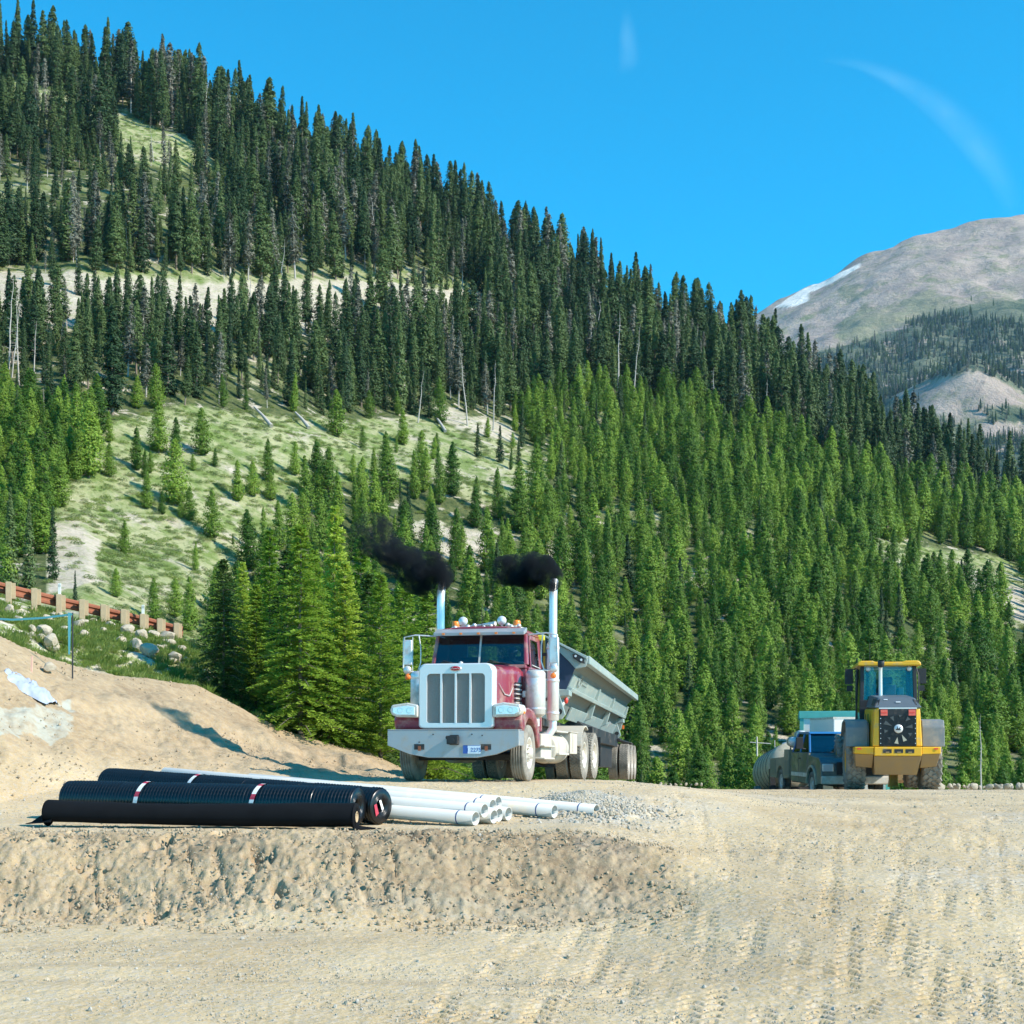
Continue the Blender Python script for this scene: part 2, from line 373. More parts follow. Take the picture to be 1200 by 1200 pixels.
BARE = [[(482, 614), (540, 618), (590, 634), (580, 664), (540, 664), (500, 650)], [(630, 640), (690, 636), (700, 656), (650, 662)], [(596, 346), (628, 350), (622, 380), (600, 376)], [(655, 352), (685, 358), (680, 372)],
        [(800, 664), (845, 670), (840, 690), (800, 688)],
        [(60, 610), (110, 625), (120, 680), (60, 700)],
        [(295, 95), (350, 115), (425, 175), (405, 190), (350, 165), (295, 132)],
        [(-40, 316), (100, 322), (250, 331), (420, 329), (560, 342), (575, 352), (560, 384), (400, 388), (250, 390), (100, 384), (-40, 390)],
        [(500, 470), (600, 500), (610, 522), (520, 500)], [(1130, 668), (1210, 690), (1210, 735), (1150, 715)]]
def fan(us, Ys):
    U, Y = np.meshgrid(us, Ys); X = (U - 600) / F * Y; return X, Y
def gridfaces(nr, nc):
    i = np.arange(nr * nc).reshape(nr, nc)
    return np.stack([i[:-1, :-1].ravel(), i[:-1, 1:].ravel(), i[1:, 1:].ravel(), i[1:, :-1].ravel()], 1)
def setattr_(me, name, arr):
    a = me.attributes.new(name, 'FLOAT', 'POINT'); a.data.foreach_set('value', np.asarray(arr, dtype=np.float32).ravel())
TRACKS = [[(722, 940), (728, 1000), (700, 1100), (655, 1210)], [(750, 936), (757, 1000), (740, 1100), (700, 1210)], [(785, 935), (795, 1000), (785, 1100), (755, 1210)],
          [(812, 930), (832, 1000), (828, 1100), (800, 1210)], [(940, 960), (925, 1040), (905, 1120), (890, 1210)], [(985, 940), (975, 1040), (965, 1120), (960, 1210)],
          [(1062, 935), (1078, 1020), (1062, 1100), (1045, 1210)], [(1100, 932), (1135, 1010), (1130, 1100), (1120, 1210)], [(1165, 960), (1175, 1060), (1190, 1210)],
          [(880, 926), (960, 932), (1060, 946), (1090, 962), (1060, 985)], [(900, 934), (980, 944), (1040, 960), (1030, 985)],
          [(1050, 930), (1130, 940), (1200, 970), (1240, 1010)], [(640, 1015), (620, 1060), (590, 1110), (540, 1200)]]
def ground_hit(u, py):
    ds = np.linspace(9, 45, 1500); x = (u - 600) / F * ds; z = G(x, ds); p = HOR - (z - EYE) / ds * F
    k = np.where(p <= py)[0]; d = ds[k[0]] if len(k) else 45
    return (u - 600) / F * d, d
def build_site():
    us = np.arange(-420, 1621, 2.6)
    Ys = [7.5]
    while Ys[-1] < 50.0: y = Ys[-1]; Ys.append(y + max(.022, .0001 * y * y, .0013 * y))
    Ys[-1] = 50.0; Ys = np.array(Ys)
    X, Y = fan(us, Ys); Z = site_z(X, Y); u = 600 + F * X / Y
    Z = G(X, Y)
    cd = itp(u, CD); has = sst(520, 440, u)
    py0 = HOR - (Z - EYE) / Y * F
    # masks
    grass = has * sst(-.1, .35, (Y - cd) + .35 * fbm(X * 1.3, Y * 1.3, 71, 3)) + (1 - has) * sst(46, 49, Y)
    grass = np.maximum(grass, sst(40.5, 42, Y + .8 * fbm(X, Y, 70, 3)) * (u > 1080) * .6)
    slope_bank = sst(15.9, 16.8, Y) * sst(18.7, 18.2, Y) * sst(2.6, 1.2, X)
    moist = slope_bank * (.50 + .3 * sst(-2.4, -1.2, X) + .35 * np.clip(fbm(X * 1.1, Y * 1.6, 12, 4) + .3, 0, 1))
    moist = np.maximum(moist, has * np.clip(sst(.15, .95, (Y - itp(u, FD)) / (cd - itp(u, FD))) * sst(-.3, .4, fbm(X * .5, Y * .5, 14, 4)), 0, 1) * .25 + .62 * has * sst(-.05, .3, (Y - itp(u, FD)) / (cd - itp(u, FD))))
    moist = np.maximum(moist, .32 * sst(-.05, .4, fbm(X * .35, Y * 2.6, 24, 4)) * sst(12, 12.8, Y) * sst(16.6, 15.8, Y) * sst(3, .5, X)); moist = np.maximum(moist, .22 * sst(0, .5, fbm(X * .6, Y * .6, 25, 4)) * (1 - has))
    grey = np.clip(sst(.05, .5, fbm(X * .35, Y * .35, 81, 4)), 0, 1) * (X > .8) * sst(13, 16, Y) * .45
    grey = np.maximum(grey, sst(36, 38, Y) * .5 * (1 - has))
    # gravel heap
    hx, hy = 1.12, 21.7
    hr = np.sqrt(((X - hx) / 1.1) ** 2 + ((Y - hy) / 1.2) ** 2) + .22 * fbm(X * 2.5, Y * 2.5, 91, 3)
    heap = np.clip(1 - hr, 0, 1)
    grey = np.maximum(grey, sst(0, .12, heap)); grey = np.maximum(grey, sst(1.9, .9, hr) * .7 * (X > .3))
    pale = polymask([(-90, 818), (0, 822), (40, 826), (86, 830), (84, 845), (66, 868), (40, 852), (20, 862), (-10, 872), (-90, 900)], u + 14 * fbm(X * 2, Y * 2, 21, 3), py0 + 14 * fbm(X * 2, Y * 2, 22, 3)).astype(float)
    pale[:] = pale * (Y > 20) * (Y < 30)
    pale = np.maximum(pale, .5 * sst(.1, .6, fbm(X * .25, Y * 2.2, 23, 3)) * sst(15, 15.6, Y) * sst(17, 16.4, Y) * sst(2.5, .5, X))
    # relief
    dirtm = 1 - grass
    Z = Z + heap * .30
    Z = Z + dirtm * (.022 * fbm(X * 1.4, Y * 1.4, 51, 4) + .009 * fbm(X * 6, Y * 6, 52, 4) + .010 * np.clip(fbm(X * 16, Y * 16, 53, 3) - .1, 0, 1))
    clod = np.abs(fbm(X * 2.3 + .5 * fbm(X * 3, Y * 3, 57, 2), Y * 2.0, 54, 5, .6))
    pit = sst(.28, .46, fbm(X * 2.4, Y * 2.0 + 3, 59, 4, .55)) * sst(-.2, .3, fbm(X * .5, Y * .5, 60, 2))
    rill = np.abs(fbm(X * 3.2 + Y * 1.1, Y * .8, 54, 4, .6))
    Z = Z - slope_bank * (.24 * pit + .06 * np.clip(.12 - rill, 0, .12) / .12 * sst(-.3, .2, fbm(X * .7, Y * .7, 64, 2)))
    Z = Z + slope_bank * (.045 * fbm(X * 9, Y * 7, 55, 4, .7) + .09 * fbm(X * 1.1, Y * 1.6, 56, 4, .55) + .03 * fbm(X * 26, Y * 20, 58, 2))
    # erosion rills on the berm face and a bench line
    bf = has * np.clip(np.sin(np.clip((Y - itp(u, FD)) / (cd - itp(u, FD)), 0, 1) * math.pi), 0, 1)
    Z = Z + bf * (.18 * fbm(X * 1.3 + Y * .5, Y * .35, 61, 4, .6) + .08 * fbm(X * 5, Y * 3, 62, 4, .65))
    tt = (Y - itp(u, FD)) / (cd - itp(u, FD))
    Z = Z + has * .14 * (sst(.55, .6, tt + .05 * fbm(X, Y, 63, 3)) - sst(.62, .85, tt))
    # grass slope roughness
    Z = Z + grass * (.10 * fbm(X * 1.2, Y * 1.2, 65, 4) + .05 * fbm(X * 5, Y * 5, 66, 3))
    # heavy tyre marks
    Xf, Yf = X.ravel(), Y.ravel(); D = np.zeros(Xf.size)
    for ti, (tr, sh) in enumerate([(t_, q_) for t_ in TRACKS for q_ in (-.24, 0, .24)]):
        pts = np.array([ground_hit(a, b) for a, b in tr]); pts[:, 0] += sh
        q = np.linspace(0, len(pts) - 1, 90); k = np.arange(len(pts))
        # smooth interpolation
        px_ = np.interp(q, k, pts[:, 0]); py_ = np.interp(q, k, pts[:, 1])
        for _ in range(12):
            px_[1:-1] = (px_[:-2] + px_[1:-1] * 2 + px_[2:]) / 4; py_[1:-1] = (py_[:-2] + py_[1:-1] * 2 + py_[2:]) / 4
        s = np.concatenate([[0], np.cumsum(np.hypot(np.diff(px_), np.diff(py_)))])
        for i in range(len(px_) - 1):
            x0, y0, x1, y1 = px_[i], py_[i], px_[i + 1], py_[i + 1]
            sel = np.where((Xf > min(x0, x1) - .3) & (Xf < max(x0, x1) + .3) & (Yf > min(y0, y1) - .3) & (Yf < max(y0, y1) + .3))[0]
            if not len(sel): continue
            dx, dy = x1 - x0, y1 - y0; ln = math.hypot(dx, dy) + 1e-9
            tq = ((Xf[sel] - x0) * dx + (Yf[sel] - y0) * dy) / ln; lat = ((Yf[sel] - y0) * dx - (Xf[sel] - x0) * dy) / ln
            ok = (tq >= 0) & (tq < ln) & (np.abs(lat) < .12); ss = sel[ok]; la = lat[ok]; sl_ = s[i] + tq[ok]
            e = sst(.12, .08, np.abs(la))
            lug = sst(-.1, .5, np.sin((sl_ - np.abs(la) * .5) * 2 * math.pi / (.17 + .02 * (ti % 3)))) * sst(.12, .09, np.abs(la))
            fade = sst(-.25, .45, fbm(Xf[ss] * 1.3, Yf[ss] * 1.1, 99 + ti, 4))
            D[ss] = (-.028 * e + .036 * e * lug) * fade
    Z = Z + D.reshape(X.shape) * dirtm * (1 - slope_bank)
    me = npmesh('ground', np.stack([X, Y, Z], -1).reshape(-1, 3), gridfaces(*X.shape), [M_ground], True)
    for n, a in (('grass', grass), ('moist', moist), ('grey', grey), ('pale', pale)): setattr_(me, n, a)
    tag(link('ground', me), kind='structure')
    return us
US = build_site()
def hit_hill(u, py):
    ds = np.linspace(55, 335, 1200); x = (u - 600) / F * ds; z = G(x, ds); p = HOR - (z - EYE) / ds * F
    k = np.where(p <= py)[0]; d = ds[k[0]] if len(k) else 330.
    return (u - 600) / F * d, d
def build_hill():
    us = np.arange(-420, 1621, 5.2); Ys = [50.]
    while Ys[-1] < 420: y = Ys[-1]; Ys.append(y + .0075 * y)
    X, Y = fan(us, np.array(Ys)); Z = G(X, Y); u = 600 + F * X / Y; py = HOR - (Z - EYE) / Y * F
    uj = u + 12 * fbm(X / 6, Y / 6, 3, 4); pj = py + 8 * fbm(X / 5, Y / 5, 4, 4)
    md = np.zeros(X.shape); br = np.zeros(X.shape)
    for p in MEADOW: md = np.maximum(md, polymask(p, uj, pj))
    for p in BARE: br = np.maximum(br, polymask(p, uj, pj))
    md = np.maximum(md, .5 * sst(.15, .4, fbm(X / 14, Y / 14, 6, 3)))
    md = np.maximum(md, .8 * sst(300, 322, py) * sst(350, 335, py) * (u < 700))
    Z = Z - sst(30, 70, Y) * 0
    me = npmesh('hill', np.stack([X, Y, Z], -1).reshape(-1, 3), gridfaces(*X.shape), [M_hill], True)
    setattr_(me, 'meadow', md); setattr_(me, 'bare', br)
    tag(link('hillside', me), kind='structure')
build_hill()
MS = [(500, 560), (700, 470), (820, 410), (900, 358), (960, 331), (1005, 304), (1060, 281), (1100, 270), (1150, 258), (1200, 250), (1350, 232), (1500, 250), (1800, 330)]
def mz(X, Y):
    u = 600 + F * X / Y
    zt = EYE + (HOR - itp(u, MS)) / F * 2600.; zb = EYE + (HOR - 640) / F * 1300.
    t = np.clip((Y - 1300) / 1300, 0, 1)
    z = zb + (zt - zb) * t ** 1.05
    z = z + np.sin(t * math.pi) * (60 * fbm(X / 300, Y / 500, 205, 4) + 14 * fbm(X / 60, Y / 110, 206, 4))
    z = z + 8 * fbm(X / 50, Y / 50, 207, 3) * sst(1300, 1500, Y)
    kx, ky = (1140 - 600) / F * 1650, 1650
    z = z + 62 * np.exp(-((X - kx) / 75) ** 2 - ((Y - ky) / 90) ** 2)
    kx, ky = (1185 - 600) / F * 1480, 1480
    z = z + 16 * np.exp(-((X - kx) / 45) ** 2 - ((Y - ky) / 50) ** 2)
    z = np.where(Y > 2600, z - (Y - 2600) * .5, z)
    return z
def build_mtn():
    us = np.arange(500, 1801, 5.); Ys = np.concatenate([np.linspace(1100, 2700, 300), np.linspace(2720, 3300, 20)])
    X, Y = fan(us, Ys); Z = mz(X, Y); u = 600 + F * X / Y; py = HOR - (Z - EYE) / Y * F
    uj = u + 7 * fbm(X / 60, Y / 60, 3, 4); pj = py + 6 * fbm(X / 60, Y / 60, 4, 4)
    snow = polymask([(903, 360), (925, 348), (960, 330), (1006, 308), (1004, 316), (985, 325), (972, 334), (950, 343), (945, 354), (928, 362)], uj, pj + 0.0)
    bare = (pj < itp(uj, [(900, 430), (1000, 402), (1040, 385), (1100, 362), (1200, 350)]))
    bare |= polymask([(1050, 462), (1085, 445), (1145, 436), (1200, 458), (1210, 478), (1100, 480), (1060, 482)], uj, pj)
    bare |= polymask([(1080, 482), (1140, 478), (1160, 494), (1130, 500)], uj, pj) | polymask([(1140, 500), (1200, 496), (1200, 515), (1150, 512)], uj, pj)
    mead = sst(.1, .5, fbm(X / 120, Y / 120, 9, 4))
    lowg = (pj > 330) & (uj > 980) & bare & (pj < 420) & (fbm(X / 90, Y / 90, 19, 4) > -.1)
    bare = bare.astype(float); bare[lowg] = .25
    me = npmesh('mountain', np.stack([X, Y, Z], -1).reshape(-1, 3), gridfaces(*X.shape), [M_mtn], True)
    setattr_(me, 'meadow', np.maximum(mead, lowg)); setattr_(me, 'bare', bare); setattr_(me, 'snow', snow)
    tag(link('mountain', me), kind='structure')
build_mtn()
# the valley floor that joins the hillside and the mountain, and the land behind the camera
def build_rest():
    v = MB()
    v.add([(-3000, -1500, -2.5), (3000, -1500, -2.5), (3000, 7.6, -2.5), (-3000, 7.6, -2.5)], [(0, 1, 2, 3)])
    v.add([(-12, -60, -.02), (12, -60, -.02), (4.65, 7.52, -.17), (-4.65, 7.52, -.17)], [(0, 1, 2, 3)])
    o = v.build('road', [M_ground]); tag(o, kind='structure')
    v = MB(); v.add([(-3500, 380, -45), (3500, 380, -45), (4000, 4200, -45), (-4000, 4200, -45)], [(0, 1, 2, 3)])
    tag(v.build('valley', [M_hill]), kind='structure')
build_rest()
# ------------------------------------------------------------------ vegetation
def rhombi(C, D, N_, L, W):
    """leaf clumps: centres, long directions, side hints, lengths, widths -> quads"""
    D = D / np.linalg.norm(D, axis=1, keepdims=True)
    S = np.cross(D, N_); S /= (np.linalg.norm(S, axis=1, keepdims=True) + 1e-9)
    V = np.stack([C - D * L[:, None] * .5, C + S * W[:, None] * .5 - D * L[:, None] * .05, C + D * L[:, None] * .5, C - S * W[:, None] * .5 + D * L[:, None] * .05], 1)
    return V.reshape(-1, 3), np.arange(len(C) * 4).reshape(-1, 4)
def crown_far(seed, n, rmax, base, power, lift, size, gappy=.3, tuft=1.0):
    r = np.random.default_rng(seed)
    h = base + (1 - base) * r.random(n) ** 1.15
    ph = r.random(n) * 2 * np.pi
    nb = 120; bid = r.integers(0, nb, n); bh = base + (1 - base) * np.sort(r.random(nb)); bph = r.random(nb) * 2 * np.pi
    use = r.random(n) < .72
    h = np.where(use, bh[bid] + r.normal(0, .010, n), h); ph = np.where(use, bph[bid] + r.normal(0, .38, n), ph)
    blen = r.uniform(1 - gappy, 1 + gappy * .5, nb)
    t = np.clip((h - base) / (1 - base), 0, 1)
    env = rmax * (1 - t) ** power * np.clip(.55 + t * 3.2, 0, 1) + .008
    f = r.random(n) ** .6
    rad_ = env * np.where(use, blen[bid], 1) * f
    C = np.stack([np.cos(ph) * rad_, np.sin(ph) * rad_, h + lift * rad_], 1)
    Nn = np.stack([np.cos(ph), np.sin(ph), np.full(n, .55)], 1) + r.normal(0, .38, (n, 3)); Nn /= np.linalg.norm(Nn, axis=1, keepdims=True)
    D = r.normal(0, .8, (n, 3)) + np.stack([np.cos(ph), np.sin(ph), np.full(n, lift * 1.5 + .2)], 1) * .6; D -= Nn * (D * Nn).sum(1, keepdims=True)
    s = size * r.uniform(.6, 1.35, n) * (1 - .35 * t)
    return rhombi(C, D, Nn, s * 1.7, s * .75 * tuft)
def trunk_mesh(h, r0, seg=8, bend=.01, seed=0):
    rr = random.Random(seed); v = MB(); pts = []; k = 7
    for i in range(k + 1): t = i / k; pts.append((rr.uniform(-bend, bend) * t, rr.uniform(-bend, bend) * t, h * t - (.03 if i == 0 else 0)))
    v.tube(pts, [r0 * (1 - .93 * i / k) for i in range(k + 1)], seg)
    return v
def limbs(v, seed, n, lo, hi, length, lift, r=.003):
    rr = random.Random(seed)
    for i in range(n):
        h = rr.uniform(lo, hi); a = rr.uniform(0, 6.283); l = length * rr.uniform(.5, 1.1) * (1.15 - h * .8)
        v.tube([(0, 0, h), (math.cos(a) * l * .5, math.sin(a) * l * .5, h + lift * l * .4), (math.cos(a) * l, math.sin(a) * l, h + lift * l)], [r, r * .7, r * .25], 4, caps=False)
def mbmesh(v, name, mats):
    me = bpy.data.meshes.new(name); me.from_pydata([tuple(p) for p in v.v], [], v.f)
    for m in mats: me.materials.append(m)
    me.polygons.foreach_set('use_smooth', v.sm); return me
M_grey = foliage('half-dead needles', (.07, .08, .055), (.20, .20, .15), .2)
def variant(name, seed, kind):
    if kind == 'young': a = dict(n=3600, rmax=.205 + .04 * math.sin(seed * 7.), base=.02, power=.66, lift=.5, size=.027, gappy=.35, tuft=.9); tr = (.97, .016)
    elif kind == 'old': a = dict(n=3200, rmax=.124 + .028 * math.sin(seed * 5.), base=.08 + .12 * (seed % 3) / 2, power=.62, lift=.05, size=.024, gappy=.4, tuft=.9); tr = (.98, .013)
    elif kind == 'thin': a = dict(n=800, rmax=.095, base=.22, power=.6, lift=-.1, size=.030, gappy=.7, tuft=.9); tr = (.99, .012)
    else: a = dict(n=2400, rmax=.115, base=.02, power=.9, lift=-.12, size=.023, gappy=.25, tuft=1.0); tr = (.98, .013)
    n = a.pop('n'); V, Q = crown_far(seed * 31 + 5, n, **a)
    mcr = npmesh(name + ' crown', V, Q, [M_young if kind == 'young' else (M_grey if kind == 'thin' else M_mat)])
    t = trunk_mesh(tr[0], tr[1], 6, .008, seed); limbs(t, seed, 26, a['base'] * .5 + .04, .9, a['rmax'] * 1.0, .1 if kind != 'young' else .5)
    mtr = mbmesh(t, name + ' trunk', [M_bark if kind != 'thin' else M_snag])
    return mcr, mtr
def near_pine(seed):
    V, Q = crown_far(seed, 9000, .17 + .02 * (seed % 2), .02, .6, .5, .017, .35, .9)
    t = trunk_mesh(.97, .015, 8, .008, seed); limbs(t, seed, 60, .04, .9, .17, .45, .003); return npmesh('near pine crown', V, Q, [M_young]), mbmesh(t, 'near pine trunk', [M_bark])
VAR = {'near': [near_pine(s) for s in (90, 91, 92)], 'young': [variant('young pine', s, 'young') for s in range(9)], 'old': [variant('old conifer', 10 + s, 'old') for s in range(9)],
       'spire': [variant('spire fir', 20 + s, 'spire') for s in range(4)], 'thin': [variant('thin fir', 30 + s, 'thin') for s in range(3)]}
def joined(name, mcr, mtr):
    nv = len(mcr.vertices); a = np.zeros(nv * 3); mcr.vertices.foreach_get('co', a)
    v = [tuple(x) for x in a.reshape(-1, 3)] + [tuple(p.co) for p in mtr.vertices]
    f = [list(p.vertices) for p in mcr.polygons] + [[i + nv for i in p.vertices] for p in mtr.polygons]
    me = bpy.data.meshes.new(name); me.from_pydata(v, [], f); me.materials.append(mcr.materials[0]); me.materials.append(mtr.materials[0])
    me.polygons.foreach_set('material_index', [0] * len(mcr.polygons) + [1] * len(mtr.polygons)); return me
def variant_collection(name, lst):
    c = bpy.data.collections.new(name)
    for i, (a, b) in enumerate(lst):
        o = bpy.data.objects.new('%s_%02d' % (name, i), joined(name + '%d' % i, a, b)); c.objects.link(o)
    return c
def mesh_collection(name, mes):
    c = bpy.data.collections.new(name)
    for i, me in enumerate(mes): c.objects.link(bpy.data.objects.new('%s_%02d' % (name, i), me))
    return c
def scatter(name, pts, rot, scl, idx, coll, label, cat):
    me = bpy.data.meshes.new(name); me.from_pydata([tuple(p) for p in pts], [], [])
    a = me.attributes.new('rot', 'FLOAT_VECTOR', 'POINT'); a.data.foreach_set('vector', np.asarray(rot, np.float32).ravel())
    a = me.attributes.new('scl', 'FLOAT_VECTOR', 'POINT'); a.data.foreach_set('vector', np.asarray(scl, np.float32).ravel())
    a = me.attributes.new('idx', 'INT', 'POINT'); a.data.foreach_set('value', np.asarray(idx, np.int32))
    o = link(name, me); ng = bpy.data.node_groups.new(name, 'GeometryNodeTree')
    ng.interface.new_socket('Geometry', in_out='INPUT', socket_type='NodeSocketGeometry'); ng.interface.new_socket('Geometry', in_out='OUTPUT', socket_type='NodeSocketGeometry')
    N, L = ng.nodes, ng.links; gi = N.new('NodeGroupInput'); go = N.new('NodeGroupOutput'); ip = N.new('GeometryNodeInstanceOnPoints')
    ci = N.new('GeometryNodeCollectionInfo'); ci.inputs['Collection'].default_value = coll; ci.inputs['Separate Children'].default_value = True; ci.inputs['Reset Children'].default_value = True
    def na(n, t):
        x = N.new('GeometryNodeInputNamedAttribute'); x.data_type = t; x.inputs['Name'].default_value = n; return [s for s in x.outputs if s.enabled and s.name == 'Attribute'][0]
    L.new(gi.outputs[0], ip.inputs['Points']); L.new(ci.outputs[0], ip.inputs['Instance']); ip.inputs['Pick Instance'].default_value = True
    L.new(na('idx', 'INT'), ip.inputs['Instance Index']); L.new(na('rot', 'FLOAT_VECTOR'), ip.inputs['Rotation']); L.new(na('scl', 'FLOAT_VECTOR'), ip.inputs['Scale'])
    L.new(ip.outputs[0], go.inputs[0])
    md = o.modifiers.new('scatter', 'NODES'); md.node_group = ng
    return tag(o, label, cat, kind='stuff')

# where trees stand
BND = [(-300, 455), (0, 462), (80, 480), (130, 488), (200, 472), (300, 478), (400, 492), (480, 486), (560, 500), (640, 478), (720, 462), (800, 475), (900, 515), (1000, 565), (1100, 596), (1200, 618), (1500, 690)]
def place_forest():
    r = np.random.default_rng(11); N_ = 110000
    Y = 52 + (336 - 52) * r.random(N_) ** .9; u = r.uniform(-260, 1500, N_); X = (u - 600) / F * Y
    Z = G(X, Y); py = HOR - (Z - EYE) / Y * F
    # area-uniform thinning
    keep = r.random(N_) < (Y / 336.); X, Y, Z, u, py = [a[keep] for a in (X, Y, Z, u, py)]
    old = py < itp(u, BND) + 6 * fbm(X / 8, Y / 8, 8, 2)
    uj = u; dens = np.ones(len(u))
    for p in MEADOW: dens[polymask(p, uj, py)] = .085
    for p in BARE: dens[polymask(p, uj, py)] = .012
    dens[(py < 440) & (py > 378) & (u < 720)] *= .72
    dens[(py < 275) & (py > 195) & (u < 260)] *= .34
    dens[(py < 275) & (py > 180) & (u > 300) & (u < 440)] *= .8
    dens[(py < 330) & (py > 300) & (u < 700)] *= .8
    dens[(py > 690) & (py < 735) & (u > 480) & (u < 620)] *= .6
    dens[(py > 740) & (py < 800) & (u > 1040)] *= .35
    dens[(py > 600) & (u < 240)] *= .25
    dens[(py > 690) & (u < 225) & (Y > 46)] *= .5
    dens[(u < 560) & (Y < 60)] = 0
    gap = fbm(X / 9, Y / 9, 77, 3); dens[(gap < -.58)] = 0
    dens[(X > 8) & (X < 26) & (Y < 62)] = 0
    dens[(~old) & (Y < 56)] = 0
    keep = dens > 0
    X, Y, Z, u, py, old, dens = [a[keep] for a in (X, Y, Z, u, py, old, dens)]
    cell = {}; out = []
    for i in range(len(X)):
        dmin = (1.75 + .35 * (Y[i] > 220)) if old[i] else (1.3 + .0062 * Y[i])
        ix, iy = int(X[i] // 4), int(Y[i] // 4); ok = True
        for a in (-1, 0, 1):
            for b in (-1, 0, 1):
                for (x, y) in cell.get((ix + a, iy + b), ()):
                    if (x - X[i]) ** 2 + (y - Y[i]) ** 2 < dmin * dmin: ok = False; break
        if ok: cell.setdefault((ix, iy), []).append((X[i], Y[i])); out.append(i)
    rows = []
    out = [i for i in out if r.random() < dens[i] * (.93 if old[i] else 1)]
    for i in out:
        q = r.random(); d = Y[i]
        if old[i]:
            t = np.clip((d - 170) / 160, 0, 1); h = (10.0 + 4.2 * t) * (.42 + .85 * r.random())
            if u[i] < 270 and 190 < py[i] < 290: h *= .62
            if u[i] < 720 and 378 < py[i] < 480: h = 82 * d / F * r.uniform(.5, 1.15)
            kind = 'old' if q < .50 else ('spire' if q < .80 else 'thin')
            if q > .94: h *= .5
            if py[i] > 440 and r.random() < .3: h *= .55; kind = 'spire'
        else:
            px = np.interp(py[i], [480, 560, 700, 930], [52, 62, 74, 92]); h = px * d / F * (.42 + .66 * r.random() ** .8)
            kind = 'young' if q < .93 else 'spire'
            if dens[i] < .1: h *= r.uniform(.3, .75)
        wv = r.uniform(.72, 1.4) * (1.05 if old[i] else 1)
        rows.append((X[i], Y[i], Z[i], h, wv, kind, bool(old[i]), u[i], py[i], r.random() * 6.283, int(r.integers(0, 100))))
    pl = [(-60, 478), (70, 486), (118, 500), (112, 540), (84, 570), (60, 610), (52, 650), (-60, 668)]; kept = []
    for _ in range(1500):
        uu, pp_ = r.uniform(-60, 118), r.uniform(478, 668)
        if not polymask(pl, np.array([uu]), np.array([pp_]))[0] or any((uu - a) ** 2 / 1.6 + (pp_ - b) ** 2 * 3 < 190 for a, b in kept): continue
        kept.append((uu, pp_)); x, y = hit_hill(uu, pp_); z = g1(x, y)
        rows.append((x, y, z, np.interp(pp_, [480, 660], [50, 74]) * y / F * r.uniform(.6, 1.2), r.uniform(1.0, 1.5), 'young', False, uu, pp_, r.random() * 6.283, int(r.integers(0, 100))))
    return rows
ROWS = place_forest()
# meadow trees, one by one: (u, py of the base, height in pixels, width factor)
MEAD = [(186, 532, 62, 1.3), (206, 538, 48, 1.1), (236, 534, 56, 1.3), (160, 552, 50, 1.2), (128, 560, 40, 1.2), (170, 562, 34, 1.1), (205, 592, 78, 1.25), (172, 598, 44, 1.2),
        (222, 612, 40, 1.3), (190, 604, 28, 1.2), (252, 548, 22, 1.1), (226, 552, 20, 1.2), (278, 588, 48, 1.2), (296, 584, 42, 1.2), (314, 566, 50, 1.15), (346, 558, 40, 1.1),
        (146, 650, 40, 1.3), (248, 632, 58, 1.2), (372, 584, 66, 1.4), (394, 512, 56, 1.4), (425, 526, 26, 1.1), (472, 522, 42, 1.3), (512, 528, 20, 1.2), (560, 536, 40, 1.3),
        (586, 542, 44, 1.2), (608, 546, 34, 1.1), (104, 560, 90, 1.25), (90, 540, 80, 1.2), (385, 600, 74, 1.3), (62, 680, 88, .9), (34, 690, 104, .9), (12, 690, 120, 1.0), (88, 708, 40, .8),
        (1058, 664, 15, 1.1), (1068, 676, 28, 1.0), (1042, 668, 14, 1.0), (1086, 670, 12, 1.1), (1116, 706, 62, 1.1), (1134, 716, 72, 1.15), (1176, 690, 22, 1.0), (1160, 668, 12, 1.3),
        (1044, 702, 26, 1.5), (205, 724, 46, 1.3), (180, 728, 52, 1.1), (136, 700, 34, 1.4), (222, 742, 66, 1.0), (640, 636, 30, 1.1), (535, 640, 44, 1.2), (500, 640, 30, 1.1), (600, 664, 34, 1.2)]
